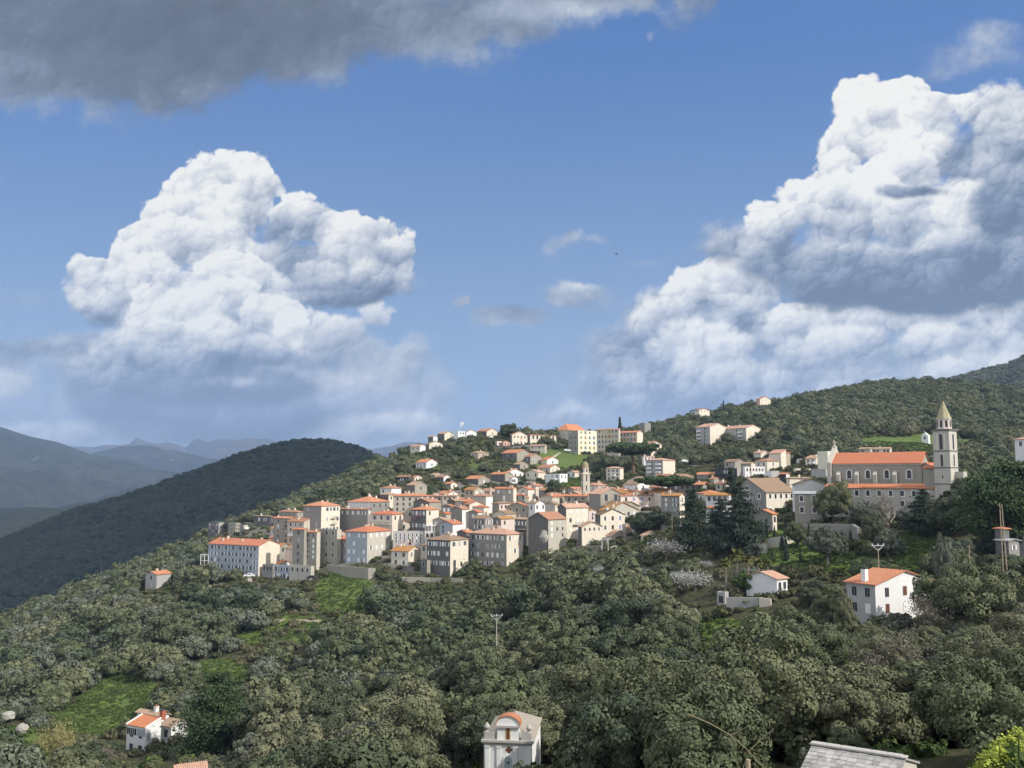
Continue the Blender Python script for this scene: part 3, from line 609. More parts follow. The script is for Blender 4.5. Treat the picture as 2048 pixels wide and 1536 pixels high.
def roof_poly(kind, L, Rr, h, rise, o=0.4, t=0.16, base=0.0):
    """roof surfaces in the building's own frame; x from -L to 0, y from 0 to Rr; returns MB and per-vertex tile coordinate"""
    m = MB(); tc = []
    def P(pts, tan): m.poly(pts, 0); tc.extend([p[0] * tan[0] + p[1] * tan[1] for p in pts])
    x0, x1, y0, y1 = -L - o, o, -o, Rr + o
    if kind == 'hip':
        w, d = x1 - x0, y1 - y0; c = min(w, d) / 2
        if w >= d: a, b = (x0 + c, (y0 + y1) / 2), (x1 - c, (y0 + y1) / 2)
        else: a, b = ((x0 + x1) / 2, y0 + c), ((x0 + x1) / 2, y1 - c)
        z0, z1 = h + t, h + t + rise
        A, B = (*a, z1), (*b, z1); q = [(x0, y0, z0), (x1, y0, z0), (x1, y1, z0), (x0, y1, z0)]
        if w >= d: P([q[0], q[1], B, A], (1, 0)); P([q[1], q[2], B], (0, 1)); P([q[2], q[3], A, B], (1, 0)); P([q[3], q[0], A], (0, 1))
        else: P([q[0], q[1], A], (1, 0)); P([q[1], q[2], B, A], (0, 1)); P([q[2], q[3], B], (1, 0)); P([q[3], q[0], A, B], (0, 1))
        e = [(x, y, h + .01) for x, y, _ in q]
        for i in range(4): P([e[i], e[(i + 1) % 4], q[(i + 1) % 4], q[i]], (0, 0))
        P(e[::-1], (0, 0))
    elif kind in ('x', 'y'):
        ax = kind == 'x'; s = rise / ((Rr if ax else L) / 2); lo = h - o * s + .03; hi = h + rise + .03
        for sgn in (0, 1):
            if ax:
                ye, ym = (y0, Rr / 2) if sgn == 0 else (y1, Rr / 2); q = [(x0, ye, lo), (x1, ye, lo), (x1, ym, hi), (x0, ym, hi)]; tan = (1, 0)
            else:
                xe, xm = (x0, -L / 2) if sgn == 0 else (x1, -L / 2); q = [(xe, y0, lo), (xe, y1, lo), (xm, y1, hi), (xm, y0, hi)]; tan = (0, 1)
            u = [(a, b, c + t) for a, b, c in q]; P(u, tan); P(q[::-1], tan)
            for i in (0, 1, 3): P([q[i], q[(i + 1) % 4], u[(i + 1) % 4], u[i]], (0, 0))
    elif kind == 'shed':
        s = rise / Rr; lo = h - o * s + .03; hi = h + rise + o * s + .03; q = [(x0, y0, lo), (x1, y0, lo), (x1, y1, hi), (x0, y1, hi)]; u = [(a, b, c + t) for a, b, c in q]
        P(u, (1, 0)); P(q[::-1], (1, 0))
        for i in range(4): P([q[i], q[(i + 1) % 4], u[(i + 1) % 4], u[i]], (0, 0))
    elif kind == 'shedx':
        s = rise / L; lo = h - o * s + .03; hi = h + rise + o * s + .03; q = [(x1, y0, lo), (x1, y1, lo), (x0, y1, hi), (x0, y0, hi)]; u = [(a, b, c + t) for a, b, c in q]
        P(u, (0, 1)); P(q[::-1], (0, 1))
        for i in range(4): P([q[i], q[(i + 1) % 4], u[(i + 1) % 4], u[i]], (0, 0))
    return m, tc
def lerp(a, b, t): return a + (b - a) * t
def house(reg, u0, uc, u1, ve, vb, kind='x', wall='stone', roof='orange', label='', th=40, wl=None, wr=None, win='ws', Y=None, depth=9, pitch=0.36, chim=1, name='house', cat='house', group=None, root=None, down=6.5,
          bal=None, grid=None, door=None, over=0.4, skip=0.06, ws=1.0, top=0.9, bot=None):
    a0, vE = px(reg, u0, ve); ac, vB = px(reg, uc, vb); a1, _ = px(reg, u1, ve)
    if Y is None:
        Y = hit(ac, vB)
        if Y is None:
            zr = _YR * math.tan(PITCH + math.atan((768 - vB) / FPX)); d_ = _YR * math.cos(PITCH) + zr * math.sin(PITCH)
            g = H((ac - 1024) / FPX * d_, _YR); Y = float(_YR[np.argmax(g / _YR)]); down += 4
    az = math.degrees(math.atan((ac - 1024) / FPX)); thw = th + az
    if ac < 800: thw = max(thw, 30)
    T = R(thw); C0 = at(ac, vB, Y); zE = zof(vE, Y); h = zE - C0.z; cp = math.cos(PITCH) ; zs = C0.z * math.sin(PITCH) * .5 + zE * math.sin(PITCH) * .5
    k0 = (a0 - 1024) / FPX; k1 = (a1 - 1024) / FPX
    cx = C0.x
    L = depth if uc == u0 else (cx - k0 * (Y * cp + zs)) / (math.cos(T) + k0 * cp * math.sin(T))
    Rr = depth if uc == u1 else (k1 * (Y * cp + zs) - cx) / (math.sin(T) - k1 * cp * math.cos(T))
    L = max(2.0, min(L, 80)); Rr = max(2.0, min(Rr, 60))
    if Rr == 60 or L == 80 or h < 1.5: print('odd', label, round(L, 1), round(Rr, 1), round(h, 1), round(Y))
    Mw = Matrix.Translation(C0) @ Matrix.Rotation(-T, 4, 'Z')
    if root is None:
        root = empty(name, C0, -T, label, cat, group); root['_Y'] = Y; Ml = Matrix.Identity(4)
    else:
        Ml = (Matrix.Translation(root.location) @ Matrix.Rotation(root.rotation_euler.z, 4, 'Z')).inverted() @ Mw
    ml, mr = (wall, wall) if isinstance(wall, str) else wall  # in many pairs the darker left wall paints that side's shade
    m = MB(); z0 = -down
    rise = pitch * (min(L, Rr) if kind == 'hip' else Rr if kind == 'x' else L if kind == 'y' else 2 * Rr if kind == 'shed' else 2 * L) / 2
    gy = {'y': [(-L / 2, h + rise)]}.get(kind, []); gx = {'x': [(Rr / 2, h + rise)]}.get(kind, [])
    if kind == 'shed': gR, gB = h + rise, h + rise
    m.poly([(-L, 0, z0), (0, 0, z0), (0, 0, h)] + [(x, 0, z) for x, z in gy] + [(-L, 0, h if kind != 'shedx' else h + rise)], 0)
    m.poly([(0, Rr, z0), (-L, Rr, z0), (-L, Rr, h if kind not in ('shed', 'shedx') else h + rise)] + [(x, Rr, z) for x, z in gy] + [(0, Rr, h if kind != 'shed' else h + rise)], 0)
    m.poly([(0, 0, z0), (0, Rr, z0), (0, Rr, h if kind != 'shed' else h + rise)] + [(0, y, z) for y, z in gx] + [(0, 0, h)], 1)
    m.poly([(-L, Rr, z0), (-L, 0, z0), (-L, 0, h if kind != 'shedx' else h + rise)] + [(-L, y, z) for y, z in gx] + [(-L, Rr, h if kind not in ('shed', 'shedx') else h + rise)], 1)
    if kind == 'flat':
        m.poly([(-L, 0, h - .3), (0, 0, h - .3), (0, Rr, h - .3), (-L, Rr, h - .3)], 0)
        for q in ((-L, 0, .001, .2), (-L, 0, Rr - .2, Rr - .001), (-.2, -.001, .2, Rr - .2), (-L + .001, -L + .2, .2, Rr - .2)): m.box(q[0] + .001, q[1] - .001, q[2], q[3], h - .3, h + .04, 0)
    w = m.build('wall', [W[ml], W[mr]]); place(w, root, Ml)
    if kind != 'flat':
        rm, tc = roof_poly(kind, L, Rr, h, rise, over)
        me = rm.mesh('roof', [RF[roof]]); a = me.attributes.new('tc', 'FLOAT', 'POINT'); a.data.foreach_set('value', np.array(tc, np.float32))
        ro = link('roof', me); place(ro, root, Ml)
        rr = random.Random(int(a0 * 7 + vE * 13))
        for k in range(chim):
            if kind == 'y': x = -L / 2 + rr.choice([-1, 1]) * L * rr.uniform(.08, .3); y = rr.uniform(.12, .9) * Rr; z = h + rise * (1 - abs(x + L / 2) / (L / 2))
            elif kind == 'x': y = Rr / 2 + rr.choice([-1, -1, 1]) * Rr * rr.uniform(.05, .3); x = -rr.uniform(.08, .92) * L; z = h + rise * (1 - abs(y - Rr / 2) / (Rr / 2))
            elif kind == 'hip': x = -rr.uniform(.3, .7) * L; y = rr.uniform(.3, .7) * Rr; z = h + rise * min(min(-x, L + x), min(y, Rr - y)) / (min(L, Rr) / 2)
            else: x = -rr.uniform(.1, .9) * L; y = rr.uniform(.3, .8) * Rr; z = h + rise * y / Rr
            c = link('chimney', CHIM[rr.choice(['cream', 'stone', 'white', 'cream'])], ro); c.location = (x, y, z + .1); c.rotation_euler = (0, 0, rr.choice([0, math.pi / 2])); s = rr.uniform(.8, 1.25); c.scale = (s, s, s)
    rr = random.Random(int(a0 * 3 + vE)); bz = (bot if bot is not None else 0.35)
    def put(mesh, nm, face, f, z, s=1.0, sz=None):
        if face == 'l': Mo = Matrix.Translation((-L * (1 - f), -.004, z))
        else: Mo = Matrix.Translation((.004, Rr * f, z)) @ Matrix.Rotation(math.pi / 2, 4, 'Z')
        o = link(nm, mesh); place(o, root, Ml @ Mo @ Matrix.Diagonal((s, 1, (sz or s), 1)))
        return o
    for face, g, ln in (('l', wl, L), ('r', wr, Rr)):
        if not g: continue
        nc, nr = g[:2]; kinds = (g[2] if len(g) > 2 else win).split(',')
        for r in range(nr):
            z = lerp(h - top - .5, bz + 1.1, r / max(nr - 1, 1)) if nr > 1 else max(h - top - .7, h * .5)
            sz = min(1.0, (h / max(nr, 1)) / 3.0 * 1.05) * ws
            for c in range(nc):
                if rr.random() < skip: continue
                k = kinds[(r * nc + c) % len(kinds)] if len(kinds) < 4 else rr.choice(kinds)
                if len(kinds) < 3 and k in ('ws', 'n', 'wo') and rr.random() < .2: k = rr.choice(['ws', 'wo', 'n', 'g'])
                s = min(sz, ln / nc / (1.25 if k in ('ws', 'd', 'n', 'g', 'b', 'r', 'w2') else 2.1))
                put(WM[k], 'window', face, (c + .5) / nc * .92 + .04, z, s, sz)
    for q in (bal or []): put(BAL[q[3] if len(q) > 3 else 'rail'], 'balcony', q[0], q[1], q[2] * h, 1.0)
    for q in (door or []): put(DOOR, 'door', q[0], q[1], 0.02, 1.0)
    c0 = C0 + Vector((-L * math.cos(T), L * math.sin(T), 0)); c1 = C0 + Vector((Rr * math.sin(T), Rr * math.cos(T), 0)); c2 = c0 + c1 - C0
    HOUSES.append(dict(poly=[(q.x, q.y) for q in (C0, c1, c2, c0)], box=(min(a0, ac), max(a1, ac), vE - rise / Y * FPX * .8, vB), Y=Y, label=label, L=L, R=Rr, h=h, root=root, Ml=Ml, name=name))
    return HOUSES[-1]
def block(M, m, name, mats, root):
    o = m.build(name, mats); place(o, root, M); return o
exec_list = []
h = house
# --- left end of the town
hotel = h('A', 640, 1048, 1225, 540, 805, 'x', ('bluegrey', 'cream'), 'red', 'long white hotel block with dark vertical window strips at the left tip of the town', th=35, wl=(13, 5, 'n,wo'), chim=5, name='hotel_building', cat='building', pitch=.34)  # bluegrey left wall paints the shade on its white long side
hotel_wing = None
h('A', 1085, 1168, 1180, 695, 805, 'flat', 'greystone', label='grey flat-roofed annexe with iron posts beside the cream end of the hotel', th=25, wl=(3, 1, 'n'), depth=5, cat='building', name='annexe')
h('A', 1180, 1300, 1312, 705, 818, 'flat', ('bluegrey', 'grey'), label='small terrace building with blue-grey loggias below the white cottage', th=20, wl=(5, 2, 'n,wo'), depth=6, cat='building', name='annexe')
h('A', 1305, 1480, 1505, 708, 822, 'flat', 'palestone', label='flat-roofed pale stone block beside the loggia terrace', th=15, wl=(4, 1, 'd'), depth=7, name='stone_house')
h('A', 1196, 1225, 1318, 690, 712, 'x', 'white', 'orange', 'tiny white cottage with an orange roof just right of the hotel gable', wr=(2, 1, 'wo'), chim=0, Y=392, depth=5)
h('A', 127, 215, 335, 775, 892, 'y', ('grey', 'grey'), 'orange', 'grey-walled house with a small orange roof alone on the far left slope', wl=(1, 2, 'n'), chim=1, pitch=.3)
h('A', 636, 722, 808, 350, 468, 'flat', ('darkstone', 'grey'), label='leftmost tall block with a dark side and pale stone face behind the hotel', wl=(3, 4, 'n,g'), name='stone_house', down=6)
h('A', 805, 862, 902, 352, 455, 'flat', 'stone', label='narrow tan stone block between two other blocks behind the hotel', wr=(2, 3, 'd'), wl=(1, 3, 'd'), name='stone_house', down=6)
h('A', 898, 930, 968, 372, 445, 'flat', ('greystone', 'render'), label='smallest pale block right of the tan block, with stacked balconies', wl=(1, 3, 'n'), bal=[('r', .5, .6, 'solid')], name='stone_house', down=6)
h('A', 1015, 1150, 1172, 300, 375, 'hip', 'darkstone', 'brown', 'low dark house with a row of white-framed windows below the wooded ridge', wl=(5, 1, 'wo'), name='house', th=30)
h('B', 390, 640, 725, 575, 700, 'hip', 'stone', 'rust', 'stone house with a broad rust hipped roof left of the tall cream tower house', wl=(4, 2, 'd'), Y=452, chim=2)
h('B', 322, 545, 610, 660, 1015, 'x', ('stone', 'stone'), 'orange', 'tall stone house with balconies at the left edge of the old town', th=22, wl=(2, 5, 'n,d,ws'), bal=[('l', .75, .78), ('l', .75, .52)], chim=1, Y=418)
h('B', 510, 730, 905, 705, 1010, 'x', 'render', 'rust', 'stone house with white balcony parapets right beside the balcony house', th=30, wl=(3, 4, 'n,wo,d'), bal=[('l', .3, .35, 'solid'), ('l', .6, .35, 'solid')], chim=1, Y=412)
h('B', 722, 965, 1225, 495, 1000, 'hip', ('greystone', 'cream'), 'orange', 'tallest cream house of the old town with one bare grey side and orange hipped roof', wr=(5, 4, 'wo,go'), bal=[('r', .62, .66), ('r', .62, .5)], chim=2, Y=412, wl=(2, 3, 'g'), skip=.2, name='townhouse')
h('B', 1205, 1600, 1652, 540, 1000, 'x', 'greystone', 'rust', 'wide streaked grey stone house with a faded rust roof right of the cream tower house', th=18, wl=(5, 1, 'ws'), wr=(1, 2, 'ws'), chim=3, Y=420, name='stone_house')
h('B', 1330, 1640, 1905, 440, 600, 'hip', ('white', 'greystone'), 'orange', 'white and grey house with two orange hipped roofs at the upper left old town', wr=(3, 1, 'n'), wl=(1, 1, 'ws'), chim=3, Y=450, name='townhouse')
h('B', 580, 730, 760, 812, 1290, 'x', 'stone', 'orange', 'very narrow five-storey stone house with a column of small windows', th=20, wl=(1, 5, 'n'), Y=385, chim=0, name='stone_house', depth=6)
h('B', 740, 905, 960, 850, 1240, 'x', ('stone', 'render'), 'orange', 'slim stone tower house with paired windows beside the narrow one', th=28, wl=(2, 5, 'n,ws'), Y=384, chim=1, name='stone_house')
h('B', 905, 1182, 1245, 815, 1215, 'flat', ('stone', 'render'), label='flat-topped stone block with arched windows above the leafless bushes', th=25, wl=(3, 3, 'd,ad'), Y=385, name='stone_house')
h('B', 1308, 1595, 1925, 850, 1285, 'hip', ('bluegrey', 'palestone'), 'red', 'square house with white shutters and red hipped roof standing above the grassy terrace', wl=(4, 4, 'ws,g,ws'), wr=(4, 3, 'ws'), chim=4, name='townhouse', door=[('l', .8)])  # left side's shade painted as a bluegrey wall colour
h('X', 741, 784, 806, 1029.5, 1070, 'hip', 'cream', 'red', 'cream house with small balconies behind the red-roofed square house', th=32, wl=(3, 2, 'go,n'), wr=(2, 2, 'n'), bal=[('l', .2, .52), ('l', .5, .52), ('l', .8, .52)], chim=3, name='townhouse', Y=402)
h('P', 75, 935, 1000, 285, 830, 'hip', ('render', 'render'), 'orange', 'long cream-grey four-storey house with a partly pink patched roof in the upper old town', th=12, wl=(5, 4, 'd,n,n'), chim=2, name='townhouse', Y=432)
h('P', 605, 1000, 1310, 440, 700, 'y', ('darkstone', 'rust' if 0 else 'stone'), 'rust', 'dark stone gable house wedged right of the cream-grey four-storey house', th=35, chim=2, name='stone_house', Y=424, wl=(1, 1, 'g'))
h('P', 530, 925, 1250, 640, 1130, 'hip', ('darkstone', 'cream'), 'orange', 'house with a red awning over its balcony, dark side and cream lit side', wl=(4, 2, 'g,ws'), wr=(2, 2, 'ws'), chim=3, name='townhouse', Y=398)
AWN = HOUSES[-1]
h('P', 1325, 1560, 1660, 545, 790, 'y', 'greystone', 'rust', 'grey gable house with a round attic window and two white shutters', th=20, wl=(2, 1, 'ws'), chim=0, name='stone_house', Y=410)
h('P', 1565, 1845, 2035, 620, 910, 'y', ('greystone', 'white'), 'rust', 'grey gable house with a glaring white sunlit side in the middle of the old town', th=38, wl=(1, 2, 'ws'), wr=(1, 1, 'ws'), chim=1, name='townhouse', Y=404)
h('P', 1270, 1605, 1850, 1000, 1290, 'y', ('bluegrey', 'white'), 'red', 'blue-grey gable house with a bright white side and new red roof behind the front row', th=38, wl=(2, 2, 'n,g'), chim=2, name='townhouse', Y=374)
h('P', 1090, 1400, 1500, 905, 1060, 'y', 'stone', 'tan', 'low stone gable house with two small oval windows left of the blue-grey gable', th=30, wl=(2, 1, 'ws'), chim=0, name='stone_house', Y=384, ws=.6)
h('P', 1285, 1440, 1560, 740, 860, 'y', 'tan', 'red', 'small tan shed-like house with a red roof squeezed below the attic-window gable', th=35, wl=(1, 1, 'n'), chim=0, name='house', Y=392)
h('P', 75, 870, 905, 1190, 1530, 'flat', 'lilac', label='long lilac-white terrace house with open shutters and potted plants on its roof', th=8, wl=(7, 3, 'wo'), wr=None, name='townhouse', Y=384, depth=8, door=[('l', .55)])
h('P', 885, 1140, 1165, 1190, 1450, 'flat', 'white', label='white cube house with a roof terrace pergola beside the lilac terrace', th=12, wl=(2, 1, 'r'), name='townhouse', Y=382, depth=7)
PERG = HOUSES[-1]
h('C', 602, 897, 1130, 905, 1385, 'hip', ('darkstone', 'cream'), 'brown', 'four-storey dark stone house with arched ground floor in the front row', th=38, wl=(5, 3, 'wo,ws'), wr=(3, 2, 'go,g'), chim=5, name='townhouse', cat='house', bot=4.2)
FR = HOUSES[-1]
h('C', 515, 600, 640, 1155, 1385, 'flat', ('darkstone', 'stone'), label='', wl=(1, 1, 'ad'), root=FR['root'], Y=FR['Y'] + 2.0)
h('C', 960, 970, 1106, 1155, 1385, 'flat', ('darkstone', 'cream'), label='', wr=(1, 1, 'ad'), root=FR['root'], Y=FR['Y'] + 1.0, th=40)
h('C', 1142, 1620, 1832, 830, 1260, 'hip', ('greystone', 'cream'), 'pink', 'broad grey block with four rows of windows and pinkish roof, largest in front', th=38, wl=(7, 4, 'wo,ws,n,g'), wr=(3, 3, 'wo,ws'), chim=6, name='townhouse', down=8)
h('C', 985, 1105, 1190, 800, 880, 'y', 'darkstone', 'orange', 'little dark gable house with an orange roof between the two front row blocks', chim=1, name='stone_house', Y=366)
h('Q', 350, 640, 850, 860, 1170, 'x', ('greystone', 'greystone'), 'brown', 'grey house with dark loggias behind the pinkish roof of the broad block', th=30, wl=(3, 2, 'n,wo'), wr=(2, 1, 'wo'), chim=1, name='stone_house', Y=374)
h('Q', 850, 1050, 1395, 870, 1180, 'y', ('greystone', 'pinkwhite'), 'ochre', 'house with a pinkish blank sunlit wall and ochre roof in the middle town', th=38, wl=(1, 2, 'ws,n'), wr=(2, 1, 'n'), chim=1, name='townhouse', Y=380)
h('Q', 1400, 1700, 1790, 880, 1240, 'x', 'darkstone', 'tan', 'dark-sided house with white open shutters and a long balcony left of the streaked tower', th=30, wl=(3, 1, 'wo'), bal=[('l', .6, .3)], chim=1, name='stone_house', Y=372)
h('Q', 215, 455, 570, 700, 900, 'y', ('greystone', 'white'), 'red', 'small grey gable with one white-shuttered window left of the brown-roofed loggia house', th=35, wl=(1, 1, 'wo'), chim=0, name='stone_house', Y=392)
h('Q', 120, 240, 600, 495, 640, 'x', ('stone', 'cream'), 'rust', 'low cream house under a deep rust roof above the red-roofed gable', th=55, chim=0, name='house', Y=412, wr=(2, 1, 'n'))
h('Q', 335, 665, 840, 290, 420, 'hip', ('render', 'white'), 'rust', 'house with a glazed attic and rust hipped roof at the upper middle old town', th=28, wl=(3, 1, 'g'), chim=2, name='house', Y=432)
h('Q', 890, 1365, 1445, 95, 400, 'x', ('stone', 'cream'), 'orange', 'upright stone house with two white shutters and orange roof standing above its neighbours', th=25, wl=(3, 2, 'ws,g'), chim=2, name='townhouse', Y=438)
h('Q', 1350, 1655, 1700, 262, 400, 'x', 'greystone', 'red', 'small grey house with a bright red roof right of the upright stone house', th=22, wl=(4, 1, 'wo,n'), chim=1, name='house', Y=440)
h('Q', 1185, 1735, 1800, 560, 720, 'y', 'stone', 'orange', 'broad stone gable house left of the white house with black openings', th=22, wl=(3, 1, 'd'), chim=1, name='stone_house', Y=404)
h('R', 195, 390, 640, 475, 700, 'x', 'white', 'brown', 'white house with black openings and a grey awning in the centre of the old town', th=38, wl=(1, 2, 'n'), wr=(3, 1, 'n'), chim=2, name='townhouse', Y=402)
h('Q', 825, 1005, 1320, 480, 640, 'hip', ('stone', 'pinkwhite'), 'brown', 'pink and cream house with a mossy brown roof behind the beige gable', th=42, wr=(3, 1, 'n,d'), chim=1, name='house', Y=418)
h('Q', 825, 1180, 1440, 740, 860, 'y', ('cream', 'render'), 'brown', 'beige house with a wide mossy brown roof behind the pinkish blank wall', th=36, chim=1, name='house', Y=398)
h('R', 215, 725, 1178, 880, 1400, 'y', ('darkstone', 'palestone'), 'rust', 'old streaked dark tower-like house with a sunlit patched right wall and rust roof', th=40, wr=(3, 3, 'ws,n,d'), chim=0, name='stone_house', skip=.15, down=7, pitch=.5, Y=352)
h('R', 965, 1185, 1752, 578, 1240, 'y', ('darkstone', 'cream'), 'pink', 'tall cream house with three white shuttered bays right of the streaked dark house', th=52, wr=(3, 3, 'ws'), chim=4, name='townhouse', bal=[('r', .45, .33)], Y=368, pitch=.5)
h('R', 1750, 1762, 1955, 662, 940, 'x', ('greystone', 'pinkwhite'), 'ochre', 'narrow pinkish house with a small ochre roof next to the tall cream house', th=55, wr=(1, 2, 'ws,n'), chim=0, name='house', Y=376, depth=7)
h('F', 700, 745, 988, 685, 750, 'x', ('darkstone', 'cream'), 'tan', 'low cream house with a long tan roof just above the wooded bank', th=52, wr=(4, 1, 'n'), chim=1, name='house', Y=352)
h('F', 905, 970, 1262, 542, 740, 'x', ('darkstone', 'cream'), 'moss', 'cream house with blue shutters and a mossy roof above the wooded bank', th=52, wr=(3, 2, 'wo,d,b'), chim=3, name='townhouse', Y=362)
h('F', 955, 1050, 1425, 487, 640, 'x', ('stone', 'palestone'), 'ochre', 'stone house with an ochre roof behind the blue-shuttered house', th=50, wr=(5, 1, 'ws,n'), chim=3, name='stone_house', Y=376)
h('F', 985, 1225, 1440, 440, 520, 'x', 'stone', 'brown', 'low stone gable with a satellite dish and white tank on its roof', th=45, chim=0, name='stone_house', Y=386)
h('F', 1185, 1215, 1622, 312, 520, 'hip', ('stone', 'pinkwhite'), 'rust', 'long pale pink house with blue windows at the right of the old town', th=55, wr=(4, 2, 'd,b,b'), chim=5, name='townhouse', Y=392)
h('F', 828, 972, 1218, 290, 450, 'x', ('greystone', 'stone'), 'pink', 'large stone gable with a wide black opening near the old bell tower', th=42, chim=2, name='stone_house', Y=398, wr=(2, 1, 'n'), wl=(1, 1, 'd'), ws=1.8)
h('F', 535, 815, 842, 315, 400, 'x', 'stone', 'orange', 'long low stone house with bright orange roof under the old bell tower', th=15, wl=(3, 1, 'n'), chim=2, name='stone_house', Y=412)
h('F', 285, 480, 535, 322, 380, 'hip', 'stone', 'red', 'cluster house with uneven red roofs left of the orange-roofed long house', th=25, chim=3, name='house', Y=418)
h('F', 660, 800, 830, 395, 430, 'y', 'greystone', 'tan', 'small grey gable tucked below the orange-roofed long house', th=30, chim=0, name='house', Y=404)
h('F', 1262, 1272, 1342, 655, 700, 'flat', ('stone', 'terracotta' if 0 else 'pink'), label='tiny brick-red shed at the right foot of the old town', th=50, name='shed', cat='shed', Y=352, depth=4)
h('F', 1700, 1925, 1985, 312, 530, 'x', ('greystone', 'cream'), 'ochre', 'square grey stone house with white shutters and ochre roof between two dark trees', th=22, wl=(2, 3, 'ws,wo'), wr=(1, 2, 'ws'), chim=1, name='stone_house', Y=335)
h('F', 1040, 1105, 1300, 795, 870, 'x', 'cream', 'pink', 'low cream bungalow with a white pergola frame among the trees below the town', th=35, wl=(1, 1, 'n'), wr=(2, 1, 'n'), chim=0, name='bungalow', down=2)
h('F', 1488, 1500, 1700, 790, 850, 'x', 'cream', 'pink', 'low house with a pale pink roof half hidden behind white blossom', th=50, chim=0, name='bungalow', wr=(3, 1, 'n'), down=2)
h('F', 1868, 1885, 1962, 835, 905, 'flat', ('yellow', 'yellow'), label='little orange-yellow garden hut under the blossom tree', th=50, name='garden_hut', cat='hut', wr=(1, 1, 'n'), depth=3, down=2)
# --- roofs of the upper old town
h('C', 625, 790, 812, 335, 400, 'x', 'render', 'rust', 'rust-roofed row house with three small chimneys at the top edge of the old town', th=18, chim=3, name='row_house', wl=(3, 1, 'n'), Y=440)
h('C', 800, 985, 1000, 335, 395, 'x', 'cream', 'rust', 'row house with a rust roof left of the glazed-attic house', th=18, chim=3, name='row_house', wl=(3, 1, 'n'), Y=436)
h('C', 0, 110, 232, 318, 400, 'hip', ('darkstone', 'cream'), 'tan', 'low house with a tan hipped roof left of the long four-storey house', chim=1, wl=(3, 1, 'n'), wr=(2, 1, 'n'), Y=462)
h('C', 860, 960, 1050, 395, 470, 'y', 'darkstone', 'tan', 'dark ridge-roofed gable in the densest part of the old town', th=35, chim=0, name='house', Y=416)
h('C', 1185, 1330, 1400, 480, 570, 'hip', ('cream', 'cream'), 'red', 'little cream house with two red roof planes in the densest old town part', th=30, chim=0, name='house', Y=402)
h('R', 600, 830, 1010, 300, 420, 'y', 'render', 'red', 'house with a broken red roof and round dish left of the orange-roofed long house', th=40, chim=2, name='house', Y=408)
h('R', 640, 900, 1000, 500, 720, 'y', ('palestone', 'cream'), 'brown', 'mossy brown roofed house with a white water tank behind the tall cream house', th=40, chim=0, name='house', Y=388)
# --- slopes above the old town
h('D', 1670, 1692, 1885, 318, 445, 'x', ('greystone', 'cream'), 'pink', 'cream building with a pink roof left of the long cream hall on the hilltop', th=52, wr=(4, 2, 'n'), chim=0, name='building', cat='building', depth=10, down=6)
h('D', 1725, 1795, 1890, 365, 445, 'x', ('pink', 'pink'), 'orange', 'salmon pink gabled annexe in front of the hilltop cream building', th=45, chim=0, name='annexe', cat='building', wr=(2, 1, 'n'))
h('E', 215, 243, 556, 302, 415, 'hip', ('greystone', 'cream'), 'rust', 'long cream hall with five arched windows and a rust roof on the hilltop', th=55, wr=(6, 1, 'ad'), chim=0, name='hall', cat='building', depth=11, ws=1.5)
h('E', 555, 705, 930, 245, 415, 'hip', ('cream', 'cream'), 'orange', 'tallest hilltop building with a steep orange pyramid roof', th=30, wr=(4, 2, 'n'), chim=2, name='school_building', cat='building', pitch=1.0, Y=736)
h('E', 705, 822, 1047, 245, 540, 'flat', ('greystone', 'yellow'), label='pale yellow school block with coloured window frames on the hilltop', th=50, wl=(2, 5, 'n'), wr=(4, 5, 'cb,cy,n,co,cy'), name='school_building', cat='building')
SCH = HOUSES[-1]
h('E', 1045, 1312, 1330, 232, 525, 'x', 'render', 'orange', 'long beige school wing with rows of orange and blue windows beside the yellow block', th=24, wl=(6, 5, 'cb,co,n,cy,n'), chim=3, name='school_building', cat='building', Y=SCH['Y'] + 2)
h('E', 1312, 1534, 1602, 268, 500, 'x', ('render', 'cream'), 'orange', 'right end of the school row with a blank cream gable and orange roof', th=35, wl=(5, 4, 'cb,co,n,cy,n'), chim=0, name='school_building', cat='building', Y=SCH['Y'] + 4)
h('E', 1600, 1700, 1830, 412, 565, 'x', ('dark', 'cream'), 'rust', 'cream and stone house with a dark side below the right end of the school', wr=(2, 2, 'n'), chim=0)
h('E', 1595, 1612, 1742, 562, 690, 'y', 'white', 'pink', 'narrow white stepped-gable house with arched openings next to the umbrella pine', th=55, wr=(3, 1, 'ad'), chim=1, depth=8)
h('E', 1635, 1845, 1990, 605, 805, 'hip', ('grey', 'cream'), 'pink', 'four-storey apartment block with glazed balconies and a blank cream end below the pine', wl=(4, 4, 'g,n'), bal=[('l', .25, .72, 'solid'), ('l', .75, .72, 'solid'), ('l', .25, .48, 'solid'), ('l', .75, .48, 'solid'), ('l', .25, .24, 'solid'), ('l', .75, .24, 'solid')], chim=0, name='apartment_building', cat='building', pitch=.25)
h('E', 1160, 1325, 1368, 702, 852, 'hip', 'cream', 'pink', 'cream three-storey villa with a pink roof and terraces right of the bell tower', th=25, wl=(3, 3, 'd,n'), bal=[('l', .5, .38, 'solid')], chim=0, name='villa')
h('E', 240, 425, 442, 430, 528, 'x', 'render', 'tan', 'stone gable villa with three narrow windows just below the long cream hall', th=12, wl=(4, 2, 'd,g'), chim=0, name='villa')
h('D', 1560, 1752, 1925, 550, 670, 'x', ('darkstone', 'stone'), 'orange', 'big house with a shaded balcony front and blank tan gable on the upper slope', wl=(4, 2, 'n,go'), chim=0, name='villa', bal=[('l', .5, .45)])
h('E', 175, 245, 382, 562, 668, 'x', ('darkstone', 'stone'), 'rust', 'small stone house with two blue-trimmed windows left of the hillside meadow', wr=(2, 1, 'wo'), wl=(1, 1, 'n'), chim=0)
